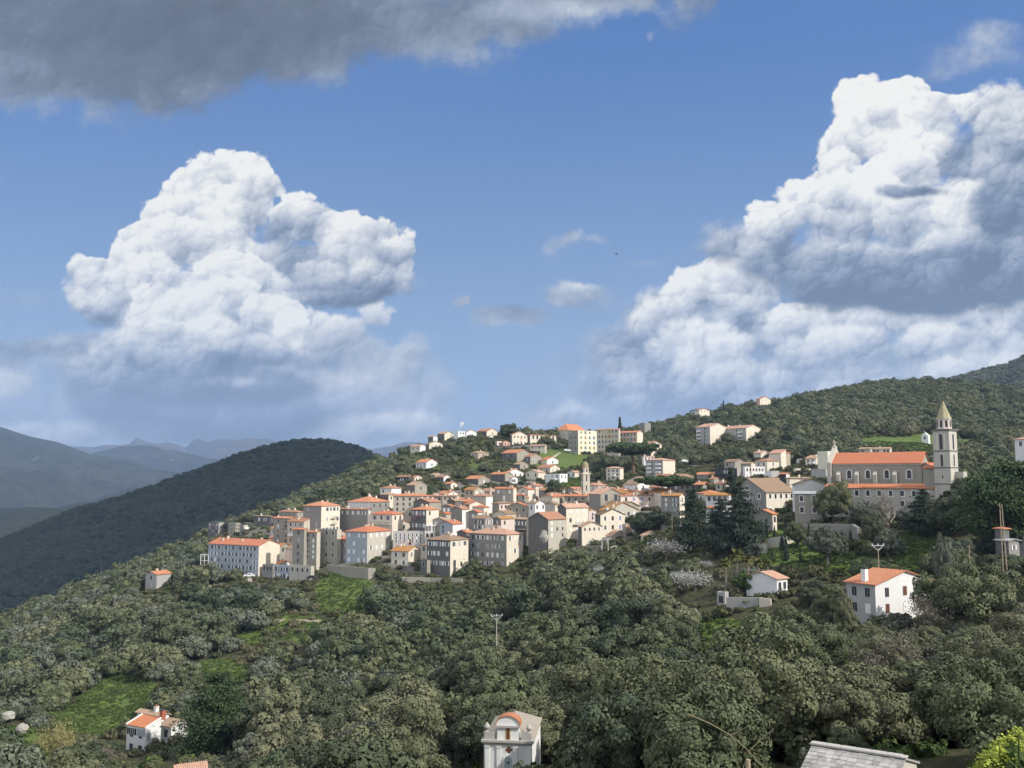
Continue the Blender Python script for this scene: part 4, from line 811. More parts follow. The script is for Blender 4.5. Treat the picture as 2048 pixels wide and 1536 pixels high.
h('D', 1715, 1790, 1900, 695, 775, 'x', ('darkstone', 'stone'), 'tan', 'low rough stone house below the shaded-balcony villa', chim=0, name='stone_house', wr=(1, 1, 'n'))
h('D', 1155, 1255, 1392, 548, 635, 'hip', ('tan', 'tan'), 'tan', 'round-roofed tan bungalow alone in the bushes of the upper slope', chim=1, name='bungalow', wl=(2, 1, 'n'), wr=(1, 1, 'n'))
h('D', 460, 592, 737, 668, 755, 'x', 'white', 'orange', 'bright white villa with an orange roof alone on the left of the upper slope', wl=(3, 2, 'n,g'), wr=(1, 1, 'n'), chim=1, name='villa')
h('D', 598, 628, 802, 432, 510, 'x', ('darkstone', 'cream'), 'brown', 'yellowish stone villa with a wide gable high on the left slope', th=55, wr=(3, 1, 'n'), chim=0, name='villa')
h('D', 390, 512, 585, 462, 540, 'x', ('cream', 'white'), 'pink', 'white house behind dark shrubs left of the yellowish stone villa', chim=0, wl=(2, 1, 'n'))
h('D', 615, 680, 737, 345, 385, 'x', ('darkstone', 'white'), 'tan', 'leftmost white house of the row along the hill crest', chim=0, wr=(1, 1, 'n'))
h('D', 738, 825, 940, 305, 352, 'x', ('darkstone', 'cream'), 'tan', 'cream house with a tan roof second from the left along the hill crest', chim=1, wr=(2, 1, 'n'))
h('D', 942, 1000, 1092, 270, 325, 'flat', 'white', label='flat white building with rooftop tanks under the lattice mast', name='building', cat='building', wr=(2, 1, 'n'))
h('D', 1090, 1105, 1236, 282, 332, 'x', 'white', 'pink', 'plain white gable house right of the lattice mast', th=52, chim=0, depth=9)
h('D', 1238, 1366, 1512, 272, 325, 'x', ('darkstone', 'cream'), 'rust', 'cream house with dark veranda and rust roof ending the crest row at right', wl=(4, 1, 'n'), wr=(1, 1, 'n'), chim=0)
h('D', 1480, 1500, 1560, 400, 462, 'flat', 'pinkwhite', label='little pink cube house on the slope below the crest tree', th=50, wr=(1, 1, 'n'), depth=6)
h('D', 1560, 1580, 1665, 415, 462, 'x', 'pink', 'pink', 'low salmon house beside the pink cube house', th=50, chim=0, depth=7, wr=(2, 1, 'n'))
h('D', 1385, 1405, 1452, 330, 365, 'flat', 'white', label='small white shed on the green patch below the crest row', name='shed', cat='shed', depth=4)
h('D', 215, 375, 405, 855, 920, 'x', 'darkstone', 'rust', 'dark-fronted house with a low rust roof at the left of the middle slope', th=25, wl=(4, 1, 'n'), chim=0)
h('D', 405, 440, 537, 862, 915, 'x', 'cream', 'rust', 'cream house with a rust roof right of the dark-fronted house', th=45, wr=(2, 1, 'n'), chim=0)
h('D', 345, 445, 602, 962, 1040, 'x', ('darkstone', 'stone'), 'tan', 'stone house with a broad pale gable just above the four-storey house', wr=(1, 1, 'n'), chim=0, name='stone_house', Y=482)
h('D', 648, 702, 792, 832, 895, 'x', ('greystone', 'cream'), 'tan', 'cream gable behind the white porch house of the middle slope', wr=(1, 1, 'n'), chim=0)
h('D', 700, 815, 905, 858, 920, 'x', ('greystone', 'white'), 'rust', 'white porch house with a rust roof in the middle slope', wl=(3, 1, 'n'), wr=(1, 1, 'n'), chim=2)
h('D', 830, 905, 988, 945, 1025, 'x', ('greystone', 'cream'), 'orange', 'small weathered house with a crooked orange roof and chimney above the rust row', wr=(1, 1, 'n'), chim=1)
h('D', 1095, 1258, 1402, 882, 965, 'x', ('darkstone', 'stone'), 'orange', 'dark-fronted house with a balcony and light orange roof in the middle slope', wl=(4, 2, 'n'), wr=(1, 1, 'ws'), chim=0, bal=[('l', .5, .42)])
h('D', 1420, 1600, 1690, 822, 935, 'x', ('darkstone', 'stone'), 'orange', 'shaded house with an orange roof left of the white porticoed house', wl=(4, 2, 'n'), chim=1)
h('D', 1605, 1625, 1838, 800, 870, 'x', 'white', 'orange', 'white house with an orange roof behind the shaded orange-roofed house', th=52, wr=(3, 1, 'n'), chim=2, depth=9)
h('D', 1675, 1685, 1762, 870, 945, 'x', 'white', 'pink', 'small white porticoed house below the orange-roofed white house', th=50, wr=(3, 1, 'n'), chim=0, depth=7)
h('E', 190, 338, 428, 752, 858, 'y', ('yellow', 'cream'), 'pink', 'pale yellow gable house with an arched entrance left of the white modern house', th=35, wl=(3, 1, 'ad,n'), chim=1, name='villa')
h('E', 425, 600, 692, 770, 885, 'flat', ('white', 'white'), label='white modern house with horizontal windows and a long terrace', th=30, wl=(3, 2, 'n,g'), wr=(2, 1, 'n'), name='villa', bal=[('l', .6, .42, 'solid')])
h('E', 330, 484, 602, 695, 755, 'x', ('cream', 'cream'), 'rust', 'cream house with a rust roof above the white modern house', th=35, chim=0, wr=(2, 1, 'n'), wl=(2, 1, 'n'))
h('E', 370, 445, 582, 598, 665, 'x', ('cream', 'white'), 'orange', 'white house with a light orange roof at the left edge of the hillside meadow', th=45, chim=0, wr=(1, 1, 'n'))
h('E', 690, 780, 858, 752, 815, 'y', ('white', 'cream'), 'pink', 'white gable house immediately left of the old bell tower', th=35, wl=(3, 1, 'n'), chim=0)
# --- right of the centre
h('G', 680, 822, 992, 478, 670, 'x', ('grey', 'cream'), 'pink', 'left wing of the hillside apartment building with shaded balconies', wl=(4, 5, 'n,g'), bal=[('l', .2, z, 'solid') for z in (.15, .35, .55, .75)], chim=1, name='apartment_building', cat='building', pitch=.3)
APT = HOUSES[-1]; APT['top'] = .99
h('G', 835, 1192, 1340, 490, 650, 'x', ('grey', 'cream'), 'pink', 'right wing of the hillside apartment building with a cream gable end', wl=(6, 4, 'n,g'), bal=[('l', .12, z, 'solid') for z in (.2, .45, .7)] + [('l', .85, z, 'solid') for z in (.2, .45, .7)], chim=2, name='apartment_building', cat='building', pitch=.3, Y=APT['Y'] - 4); HOUSES[-1]['top'] = .99
h('G', 660, 708, 815, 305, 328, 'x', ('cream', 'cream'), 'rust', 'small house with a flat rust roof on the skyline above the apartments', chim=0, Y=770, pitch=.2, wl=(1, 1, 'n'), wr=(3, 1, 'n'))
h('G', 1295, 1330, 1442, 195, 225, 'x', ('pink', 'cream'), 'rust', 'orange-roofed house peeping over the trees on the right skyline', chim=1, Y=840)
h('G', 95, 150, 212, 438, 475, 'flat', 'greystone', label='grey roofless ruin on the saddle between the school and the wooded hill', name='ruin', cat='ruin', Y=760)
h('G', 1265, 1340, 1432, 748, 815, 'x', 'cream', 'pink', 'left one of two joined cream houses below the cedar wood', chim=1, wl=(1, 1, 'n'))
h('G', 1425, 1545, 1597, 750, 775, 'shed', ('cream', 'cream'), 'pink', 'right one of two joined cream houses below the cedar wood', chim=0, th=30, Y=455)
h('G', 1135, 1240, 1282, 855, 885, 'x', ('stone', 'cream'), 'tan', 'small tan-roofed house behind the dark block left of the white clinic', chim=0, Y=440)
h('G', 685, 862, 875, 968, 1005, 'shed', 'greystone', 'orange', 'low shed with a light orange roof left of the black building', th=15, chim=0, name='workshop', cat='building', depth=8)
h('G', 872, 1098, 1180, 905, 1010, 'flat', ('dark', 'grey'), label='black-fronted building with a white roof edge beside the white clinic', th=30, name='building', cat='building', wl=(5, 1, 'n'))
h('G', 1175, 1180, 1382, 888, 1030, 'flat', 'white', label='white clinic block with two rows of small red windows', th=60, wr=(6, 2, 'r'), name='clinic_building', cat='building', depth=12, ws=.8)
h('G', 1380, 1450, 1530, 932, 1015, 'flat', ('white', 'grey'), label='lower white block attached to the right of the clinic', th=40, name='clinic_building', cat='building')
h('G', 495, 745, 785, 1065, 1140, 'x', 'greystone', 'orange', 'long house with a bright orange roof right of the umbrella pine', th=22, wl=(4, 1, 'n'), chim=1, over=1.2)
h('G', 820, 862, 912, 1012, 1085, 'x', 'stone', 'orange', 'tall narrow stone house with a small orange roof in the right quarter', chim=1, name='stone_house')
h('G', 878, 988, 1067, 1062, 1130, 'x', ('render', 'cream'), 'rust', 'cream house with a patchy rust roof in front of the clinic', th=38, wl=(2, 1, 'd'), wr=(1, 1, 'n'), chim=1)
h('H', 430, 705, 740, 662, 760, 'x', 'white', 'ochre', 'white house with an ochre roof left of the great stone gable', th=18, wl=(4, 1, 'n,wo'), chim=0, over=.8, Y=300)
h('H', 460, 640, 660, 820, 880, 'x', 'white', 'red', 'low white house with a dark red roof behind the conifers', th=20, chim=0, wl=(2, 1, 'n'), Y=288)
h('H', 730, 1165, 1512, 628, 905, 'y', ('greystone', 'cream'), 'brown', 'great stone gable building with white-framed windows beside the conifers', th=42, wl=(3, 2, 'w2'), wr=(5, 2, 'w2'), chim=0, name='convent_building', cat='building', pitch=.56, down=6)
GG = HOUSES[-1]
h('H', 1500, 1830, 1850, 650, 905, 'x', 'stone', 'metal', 'stone wing with a grey sheet roof joining the great gable and the church', th=8, wl=(2, 2, 'w2'), chim=0, name='convent_building', cat='building', depth=9, pitch=.3, Y=276)
h('H', 1015, 1240, 1288, 892, 1110, 'y', ('greystone', 'cream'), 'orange', 'small stone chapel-like gable in front of the great gable building', th=35, chim=0, name='stone_house', wr=(1, 1, 'n'))
h('H', 1480, 1500, 1885, 540, 620, 'x', 'white', 'brown', 'long white building with a brown roof behind the grey sheet roof', th=70, chim=2, name='building', cat='building', Y=300, depth=10)
h('H', 1405, 1440, 1690, 462, 500, 'hip', 'cream', 'tan', 'house with a wide tan hipped roof above the long white building', th=55, chim=1, Y=330)
h('H', 1318, 1400, 1442, 410, 480, 'x', ('dark', 'white'), 'orange', 'little house with an orange roof right of the lower white block', chim=0, Y=345)
h('H', 1632, 1758, 1885, 218, 335, 'x', ('cream', 'cream'), 'pink', 'cream villa with a pink roof and balcony left of the church gable', wl=(2, 2, 'n'), wr=(2, 1, 'n'), chim=1, name='villa', bal=[('l', .7, .45, 'solid')])
h('H', 1775, 1900, 1967, 135, 200, 'flat', ('yellow', 'cream'), label='yellow cube upper storey house behind the cream villa', wl=(1, 1, 'n'), name='house', Y=408, down=9)
h('H', 1542, 1556, 1622, 228, 280, 'flat', 'cream', label='small cream box left of the cream villa', depth=5, th=50, name='shed', cat='shed')
h('H', 1498, 1520, 1695, 342, 400, 'flat', ('cream', 'cream'), label='long cream wall-like outbuilding above the tan hipped roof', th=60, depth=5, name='outbuilding', cat='building')
h('H', 1700, 1880, 1925, 350, 462, 'flat', ('grey', 'grey'), label='grey flat workshop with a white door left of the church front', th=25, wl=(1, 1, 'ws'), name='workshop', cat='building', ws=1.4)
h('I', 475, 580, 592, 560, 612, 'x', 'render', 'pink', 'small greenish house left of the long pink-roofed house behind the nave', th=15, chim=0, wl=(2, 1, 'n'), Y=470)
h('I', 595, 770, 782, 560, 612, 'x', 'yellow', 'pink', 'long low house with a pink roof behind the church nave', th=12, chim=1, wl=(5, 1, 'n'), Y=470)
h('X', 2030, 2110, 2160, 876, 914, 'hip', ('white', 'white'), 'pink', 'white two-storey house cut by the right edge of the photo above the pines', wl=(4, 2, 'n'), chim=0, name='villa', Y=300, bot=.3)
h('I', 1475, 1490, 1625, 948, 1020, 'x', 'cream', 'pink', 'low cream house behind the right side of the tall bell tower', th=55, chim=0, Y=285, depth=8)
h('J', 1340, 1590, 2075, 640, 925, 'x', ('grey', 'white'), 'orange', 'white farmhouse with an orange roof and tall white chimney at the lower right', th=38, wl=(2, 2, 'n'), wr=(3, 2, 'n,r'), chim=0, name='farmhouse', Y=160, down=3, pitch=.25)  # grey left wall paints the shaded side of white walls
FARM = HOUSES[-1]; FARM['top'] = .8
h('J', 480, 745, 832, 590, 750, 'y', ('white', 'white'), 'pink', 'white cottage with a pale pink roof beside the palm cluster', th=35, wr=(2, 1, 'n'), chim=0, name='cottage', pitch=.3)
h('J', 245, 300, 312, 705, 830, 'flat', 'grey', label='small concrete shelter at the left end of the grey terrace wall', th=25, depth=3, name='shed', cat='shed', wl=(1, 1, 'n'), down=2)
h('K', 1165, 1310, 1420, 560, 760, 'x', ('darkstone', 'greystone'), 'metal', 'dark grey house behind the twin pole at the right edge', wl=(1, 1, 'n'), wr=(1, 2, 'n'), chim=0, name='house', Y=205, pitch=.2); HOUSES[-1]['top'] = .35
h('K', 1172, 1240, 1280, 430, 560, 'hip', 'darkstone', 'orange', 'small turret with an orange cap behind the twin pole', chim=0, name='turret', cat='building', Y=207, depth=3); HOUSES[-1]['top'] = .3
h('K', 1400, 1480, 1560, 470, 700, 'x', ('grey', 'cream'), 'pink', 'cream house with scorched roof edge at the right border', chim=0, Y=212, wl=(1, 1, 'n'))
for (ra, b, c, d, e, lab) in ((1255, 1300, 1355, 485, 505, 'lone pale house with a rust roof on the dark shaded hill'), (1355, 1372, 1412, 738, 760, 'lone white house low on the dark shaded hill'), (1000, 1010, 1032, 588, 598, 'tiny grey hut in the middle of the dark shaded hill'), (195, 215, 268, 815, 838, 'pale barn on the left flank of the dark shaded hill')):
    u, v = px('S', b, e); yy = 1500 - (v - 930) * 1.6
    q = None
    for row in DH[:60]:
        j = int(np.argmin(abs(world_uv(row[:, 0], row[:, 1], row[:, 2])[0] - u)))
        if world_uv(*row[j])[1] < v: q = row[j]; break
    h('S', ra, b, c, d, e, 'x', 'grey', 'rust', lab, th=40, chim=0, Y=float(q[1]) if q is not None else 1500, down=5, wr=(2, 1, 'n'))
# ------------------------------------------------------------------ landmarks
def root_at(reg, u, v, Y, th, name, label, cat, group=None, rel=True):
    a, b = px(reg, u, v); C0 = at(a, b, Y); T = R(th) + (math.atan((a - 1024) / FPX) if rel else 0)
    r = empty(name, C0, -T, label, cat, group)
    return r, Y / FPX / REG[reg][2], T
def part(m, name, mats, root, M=None):
    o = m.build(name, mats, root)
    if M is not None: o.matrix_basis = M
    return o
def note_house(root, reg, box, Y, poly):
    (a, b), (c, d) = px(reg, box[0], box[1]), px(reg, box[2], box[3])
    M = Matrix.Translation(root.location) @ Matrix.Rotation(root.rotation_euler.z, 4, 'Z')
    HOUSES.append(dict(poly=[tuple((M @ Vector((x, y, 0)))[:2]) for x, y in poly], box=(a, c, b, d), Y=Y, label='', root=root, name=root.name))
def arch_poly(w, h0, h1, n=8):
    """outline of an arched opening of half width w, from h0 up to h1"""
    return [(w, h0)] + [(w * math.cos(math.pi * k / n), h1 - w + w * math.sin(math.pi * k / n)) for k in range(n + 1)] + [(-w, h0)]
def arched(m, x, w, z0, z1, y=-.012, mt=0, fr=0.0, mf=1, d=.06):
    o = arch_poly(w, z0, z1); m.poly([(x + a, y, b) for a, b in o], mt)
    if fr:
        p = arch_poly(w + fr, z0, z1 + fr)
        for (a, b), (c, e), (f, g), (i, j) in zip(o, o[1:], p, p[1:]):
            m.poly([(x + a, -d, b), (x + c, -d, e), (x + i, -d, j), (x + f, -d, g)], mf); m.poly([(x + f, -d, g), (x + i, -d, j), (x + i, 0, j), (x + f, 0, g)], mf)
# --- convent: two-storey cloister wing with an orange roof
CW = h('I', 150, 1222, 1232, 942, 1240, 'shed', 'palestone', 'orange', 'long two-storey convent wing with white-framed windows under a low orange roof below the church', th=9, wl=(9, 3, 'w2'), chim=0, name='convent_building', cat='building', Y=268, depth=6.5, pitch=.33, skip=.12, top=1.0)
for f in (.335, .685):
    m = MB(); m.tube([(0, -.12, 0), (0, -.12, CW['h'])], .09, 6); o = m.build('drainpipe', MW['metal'], CW['root']); o.location = (-CW['L'] * (1 - f), 0, 0)
# --- church nave
r, s, T = root_at('I', 1075, 900, 277, 9, 'church', 'convent church with a long red roof, arched white-framed windows and buttresses', 'church')
L = 26.2; D = 13.0; hw = (900 - 700) * s; rise = 3.4
m = MB(); gz = hw + rise
m.poly([(-L, 0, -6), (0, 0, -6), (0, 0, hw), (-L, 0, hw)]); m.poly([(0, D, -6), (-L, D, -6), (-L, D, hw), (0, D, hw)])
m.poly([(0, 0, -6), (0, D, -6), (0, D, hw), (0, D / 2, gz), (0, 0, hw)]); m.poly([(-L, D, -6), (-L, 0, -6), (-L, 0, hw), (-L, D / 2, gz), (-L, D, hw)])
m.box(-L + .5, -.02, -.22, -.002, hw - .55, hw - .1, 1); m.box(-L + .5, -.02, -.12, -.002, hw - 1.3, hw - 1.15, 1)
part(m, 'wall', [W['stone'], W['palestone']], r)
rm, tc = roof_poly('x', L - .4, D, hw, rise, .35); me = rm.mesh('roof', [RF['red']]); a = me.attributes.new('tc', 'FLOAT', 'POINT'); a.data.foreach_set('value', np.array(tc, np.float32)); link('roof', me, r)
for u in (415, 590, 763, 963):
    m = MB(); arched(m, 0, .62, 0, 2.5, mt=0, fr=.28, mf=1); m.box(-.03, .03, -.03, -.013, 0, 2.4, 2); m.box(-.6, .6, -.03, -.013, 1.2, 1.26, 2); m.box(-.95, .95, -.14, 0, -.25, -.08, 1)
    o = part(m, 'window', [MW['dark'], MW['white'], MW['wood']], r); o.location = (-(1075 - u) * s / math.cos(R(9)) , -.004, (900 - 845) * s)
for u in (318, 490, 660, 838):
    m = MB(); x = -(1075 - u) * s / math.cos(R(9)); t = .55; b = 1.5
    zt = (900 - 775) * s
    m.poly([(x - t, 0, -3), (x - t, -b, -3), (x - t, -b, zt - 1.1), (x - t, 0, zt)]); m.poly([(x + t, 0, -3), (x + t, 0, zt), (x + t, -b, zt - 1.1), (x + t, -b, -3)])
    m.poly([(x - t, -b, -3), (x + t, -b, -3), (x + t, -b, zt - 1.1), (x - t, -b, zt - 1.1)]); m.poly([(x - t, -b, zt - 1.1), (x + t, -b, zt - 1.1), (x + t, 0, zt), (x - t, 0, zt)])
    part(m, 'buttress', [W['palestone']], r)
# raised west front seen edge-on, with its cross
m = MB(); x0, x1 = -L - 1.0, -L + .1; y0, y1 = -1.3, D + 1.3; zz = hw + .4
pts = [(y0, -5), (y1, -5), (y1, zz), (D / 2 + .8, gz + 1.7), (D / 2 - .8, gz + 1.7), (y0, zz)]
m.poly([(x1, y, z) for y, z in pts]); m.poly([(x0, y, z) for y, z in pts][::-1])
for (a, b), (c, d) in zip(pts, pts[1:] + pts[:1]): m.poly([(x0, a, b), (x0, c, d), (x1, c, d), (x1, a, b)])
part(m, 'front_wall', [W['palestone']], r)
m = MB(); q = D / 2; z = gz + 1.7; m.box(x0 - .1, x1 + .1, q - .7, q + .7, z, z + .5); m.box((x0 + x1) / 2 - .15, (x0 + x1) / 2 + .15, q - .15, q + .15, z + .5, z + 2.6); m.box((x0 + x1) / 2 - .5, (x0 + x1) / 2 + .5, q - .14, q + .14, z + 1.6, z + 1.95); m.box((x0 + x1) / 2 - .35, (x0 + x1) / 2 + .35, q - .35, q + .35, z + .5, z + 1.0)
part(m, 'cross', [MW['pale']], r)
note_house(r, 'I', (215, 560, 1080, 900), 277, [(0, 0), (0, D), (-L, D), (-L, 0)])
h('I', 1078, 1150, 1240, 718, 900, 'y', ('stone', 'palestone'), 'red', 'transept with a pale gable edge between the nave and the tall bell tower', th=35, chim=0, name='church_transept', cat='building', Y=275, pitch=.5)
h('I', 1095, 1222, 1236, 748, 900, 'x', 'stone', 'red', 'low chapel block under the transept roof left of the tall bell tower', th=12, chim=0, name='church_chapel', cat='building', Y=268, depth=5)
# --- tall bell tower
def tower(r, a, b, zs, arches, mw, md, cap):
    """square shaft: zs = string courses; arches = (z0, z1, halfwidth) openings on the two faces"""
    m = MB(); H0 = zs[-1]
    m.poly([(-a, 0, -4), (0, 0, -4), (0, 0, H0), (-a, 0, H0)]); m.poly([(0, b, -4), (-a, b, -4), (-a, b, H0), (0, b, H0)]); m.poly([(0, 0, -4), (0, b, -4), (0, b, H0), (0, 0, H0)]); m.poly([(-a, b, -4), (-a, 0, -4), (-a, 0, H0), (-a, b, H0)]); m.poly([(-a, 0, H0), (0, 0, H0), (0, b, H0), (-a, b, H0)])
    part(m, 'shaft', [mw], r)
    for i, z in enumerate(zs):
        m = MB(); e = .16 if i < len(zs) - 1 else .38; m.box(-a - e, e, -e, b + e, z - .14, z + (.1 if i < len(zs) - 1 else .32)); part(m, 'string_course', [md], r)
    for z0, z1, w in arches:  # flat dark panels painted in place of the shade behind each opening
        m = MB(); arched(m, 0, w, z0, z1, mt=0, fr=.12, mf=1, d=.05); part(m, 'arched_opening', [MW['dark'], MW['pale']], r).location = (-a / 2, -.004, 0)
        m = MB(); arched(m, 0, w, z0, z1, mt=0, fr=.12, mf=1, d=.05); o = part(m, 'arched_opening', [MW['dark'], MW['pale']], r); o.rotation_euler = (0, 0, math.pi / 2); o.location = (.004, b / 2, 0)
r, s, T = root_at('I', 1365, 1165, 262, 25, 'bell_tower', 'tall square stone bell tower with an octagonal lantern and pointed spire beside the convent church', 'bell tower')
a = 4.7; zz = lambda v: (1165 - v) * s * 1.01
tower(r, a, a, [zz(1055), zz(905), zz(750), zz(592), zz(395)], [(zz(738), zz(625), .38), (zz(580), zz(432), .5)], W['palestone'], W['darkstone'], None)
for v in (840, 995, 1105):
    m = MB(); m.box(-.15, .15, -.012, 0, -.45, .45); part(m, 'slit_window', [MW['dark']], r).location = (-a / 2, -.004, zz(v))
for sx in (-1, 1):
    m = MB(); m.box(-.18, .18, -.1, 0, zz(585), zz(430)); part(m, 'pilaster', [W['cream']], r).location = (-a / 2 + sx * 1.1, -.002, 0)
z0 = zz(395) + .32; m = MB(); m.prism(8, 1.95, 1.85, z0, zz(288), 0, (-a / 2, a / 2), R(22.5)); m.prism(8, 2.1, 2.1, zz(288), zz(288) + .22, 1, (-a / 2, a / 2), R(22.5)); part(m, 'lantern', [W['pinkwhite'], W['palestone']], r)
for k in range(8):
    m = MB(); arched(m, 0, .36, .5, zz(300) - z0, mt=0); o = part(m, 'lantern_opening', [MW['dark']], r); an = R(45 * k); o.rotation_euler = (0, 0, an + math.pi / 2); o.location = (-a / 2 + 1.80 * math.cos(an), a / 2 + 1.80 * math.sin(an), z0)
m = MB(); m.prism(8, 1.95, .08, zz(288) + .222, zz(112), 0, (-a / 2, a / 2), R(22.5)); part(m, 'spire', [simple('lichen_stone', (.36, .32, .20), .9, .35, .8)], r)
m = MB(); m.tube([(-a / 2, a / 2, zz(114)), (-a / 2, a / 2, zz(100))], .06); part(m, 'finial', [MW['iron']], r)
m = MB(); m.box(.02, 2.3, a * .55, a + .2, -4, zz(790)); m.poly([(.02, a * .55, zz(790)), (2.3, a * .55, zz(790)), (2.3, a + .2, zz(790)), (.02, a + .2, zz(790))]); part(m, 'buttress', [W['palestone']], r)
note_house(r, 'I', (1225, 110, 1480, 1170), 262, [(1, -1), (1, 6), (-6, 6), (-6, -1)])
# --- old village bell tower
r, s, T = root_at('E', 885, 985, 425, 60, 'bell_tower', 'slender old bell tower with a rounded dome standing among the roofs of the village centre', 'bell tower')
a = 3.4; b = 3.4; zz = lambda v: (985 - v) * s
tower(r, 1.9, b, [zz(880), zz(770)], [(zz(975), zz(905), .32), (zz(862), zz(785), .34)], W['render'], W['cream'], None)
m = MB(); c = (-.95, b / 2); m.prism(8, 1.45, 1.35, zz(770) + .32, zz(702), 0, c); m.prism(8, 1.6, 1.6, zz(702), zz(698), 1, c)
part(m, 'belfry_stage', [W['cream'], W['pinkwhite']], r)
m = MB(); z = zz(698)
for k in range(5): q0, q1 = k / 5, (k + 1) / 5; m.prism(10, 1.5 * math.cos(q0 * 1.35), 1.5 * math.cos(q1 * 1.35), z + 2.6 * math.sin(q0 * 1.57), z + 2.6 * math.sin(q1 * 1.57), 0, c)
part(m, 'dome', [simple('dome_stone', (.34, .29, .17), .9, .3)], r)
m = MB(); m.tube([(*c, zz(645)), (*c, zz(615))], .14); part(m, 'finial', [MW['pale']], r)
for an in (0, -90):
    m = MB(); arched(m, 0, .28, .3, 1.9, mt=0); o = part(m, 'belfry_opening', [MW['dark']], r); o.rotation_euler = (0, 0, R(an + 90)); o.location = (c[0] + 1.42 * math.cos(R(an)), c[1] + 1.42 * math.sin(R(an)), zz(770) + .4)
note_house(r, 'E', (860, 610, 965, 985), 425, [(1, -1), (1, 4), (-3, 4), (-3, -1)])
# --- white chapel in the foreground
r, s, T = root_at('M', 985, 1140, 105, 6, 'chapel', 'white baroque chapel front with a curved pediment, stone urns and blue arched niche', 'chapel')
L = (985 - 425) * s / math.cos(R(6)); D = 10; ZZ0 = r.location.z; zz = lambda v: zof(px('M', 0, v)[1], 105) - ZZ0
cornice = zz(640); m = MB(); hw = zz(655)
m.poly([(-L, 0, -3), (0, 0, -3), (0, 0, hw), (-L, 0, hw)], 1); m.poly([(0, 0, -3), (0, D, -3), (0, D, hw), (0, 0, hw)]); m.poly([(0, D, -3), (-L, D, -3), (-L, D, hw), (0, D, hw)]); m.poly([(-L, D, -3), (-L, 0, -3), (-L, 0, hw), (-L, D, hw)])
part(m, 'wall', [W['white'], W['chapel']], r)
rm, tc = roof_poly('hip', L - .2, D - 1.0, zz(640), 1.45, .3); me = rm.mesh('roof', [RF['greytan']]); at_ = me.attributes.new('tc', 'FLOAT', 'POINT'); at_.data.foreach_set('value', np.array(tc, np.float32)); o = link('roof', me, r); o.location = (-.1, 1.0, 0)
m = MB(); m.box(-L - .25, .25, -.32, .6, zz(640), zz(612)); m.box(-L - .12, .12, -.16, .6, zz(655), zz(640)); m.box(-L - .06, .06, -.1, .5, zz(672), zz(655) - .02); part(m, 'cornice', [MW['conc']], r)
for x in (.03, .27, .62, .9):
    for w in ((.055,) if x > .1 else (.055,)):
        m = MB(); m.box(-L * (1 - x) - .0, -L * (1 - x) + L * .085, -.12, -.002, -3, zz(705)); m.box(-L * (1 - x) - .06, -L * (1 - x) + L * .085 + .06, -.18, -.002, zz(705), zz(692)); part(m, 'pilaster', [MW['white']], r)
m = MB(); x0, x1 = -L * .72, -L * .27; za, zb = zz(612), zz(462)
m.box(x0, x1, 0.0, 1.1, za, zb, 0); m.box(x0 - .18, x1 + .18, -.2, 1.25, zb, zb + .22, 1); part(m, 'attic', [MW['white'], MW['conc']], r)
n = 12; cxm = (x0 + x1) / 2; rw = (x1 - x0) / 2 + .12; m = MB(); hh = zz(325) - zb - .22; arc = [(cxm + rw * math.cos(math.pi * k / n), zb + .222 + hh * math.sin(math.pi * k / n)) for k in range(n + 1)]
m.poly([(x, 0.0, z) for x, z in arc]); m.poly([(x, 1.3, z) for x, z in arc][::-1]); part(m, 'pediment', [MW['white']], r)
m = MB()
for (a1, b1), (c1, d1) in zip(arc, arc[1:]):
    k = 1.06; A_ = (cxm + (a1 - cxm) * k, zb + .222 + (b1 - zb - .222) * 1.08); B_ = (cxm + (c1 - cxm) * k, zb + .222 + (d1 - zb - .222) * 1.08)
    q = [(a1, b1), (c1, d1), B_, A_]; m.poly([(x, -.12, z) for x, z in q]); m.poly([(x, 1.5, z) for x, z in q][::-1]); m.poly([(A_[0], -.12, A_[1]), (B_[0], -.12, B_[1]), (B_[0], 1.5, B_[1]), (A_[0], 1.5, A_[1])]); m.poly([(a1, -.12, b1), (a1, 1.5, b1), (c1, 1.5, d1), (c1, -.12, d1)])
part(m, 'pediment_tiles', [MW['terracotta']], r)
m = MB(); m.tube([(cxm, .1, zz(322)), (cxm, .1, zz(300))], [.12, .05]); part(m, 'finial', [MW['terracotta']], r)
m = MB(); arched(m, 0, .17, zz(612) + .05, zz(470), mt=0, fr=.1, mf=1, d=.03); part(m, 'niche', [MW['wood'], simple('ochre_plaster', (.55, .33, .12), .9)], r).location = (cxm, -.004, 0)
for x in (-L * .94, -L * .06):
    m = MB(); m.box(-.55 if x < -2 else -.55, .55, -.05, .55, zz(612), zz(520)); part(m, 'pedestal', [MW['conc']], r).location = (x + (.3 if x < -2 else -.3), 0, 0)
    m = MB(); zp = zz(520)
    for (r0, r1, q0, q1) in ((.22, .14, 0, .12), (.14, .2, .12, .22), (.2, .33, .22, .42), (.33, .33, .42, .56), (.33, .2, .56, .78), (.2, .05, .78, .95)): m.prism(10, r0, r1, zp + q0, zp + q1)
    part(m, 'urn', [MW['conc']], r).location = (x, .2, 0)
m = MB()
for an in range(4):
    c1 = (math.cos(R(90 * an)) * .2, math.sin(R(90 * an)) * .2); m.poly([(c1[0] + .17 * math.cos(R(30 * k)), -.012 - .001 * an, c1[1] + .17 * math.sin(R(30 * k))) for k in range(12)])
part(m, 'quatrefoil_window', [MW['wood']], r).location = (cxm + .1, -.004, zz(732))
m = MB(); arched(m, 0, .42, -3, zz(812), mt=0, fr=.22, mf=1, d=.08); part(m, 'window', [simple('pale_blue_glass', (.42, .52, .56), .4), MW['white']], r).location = (cxm + .05, -.004, 0)
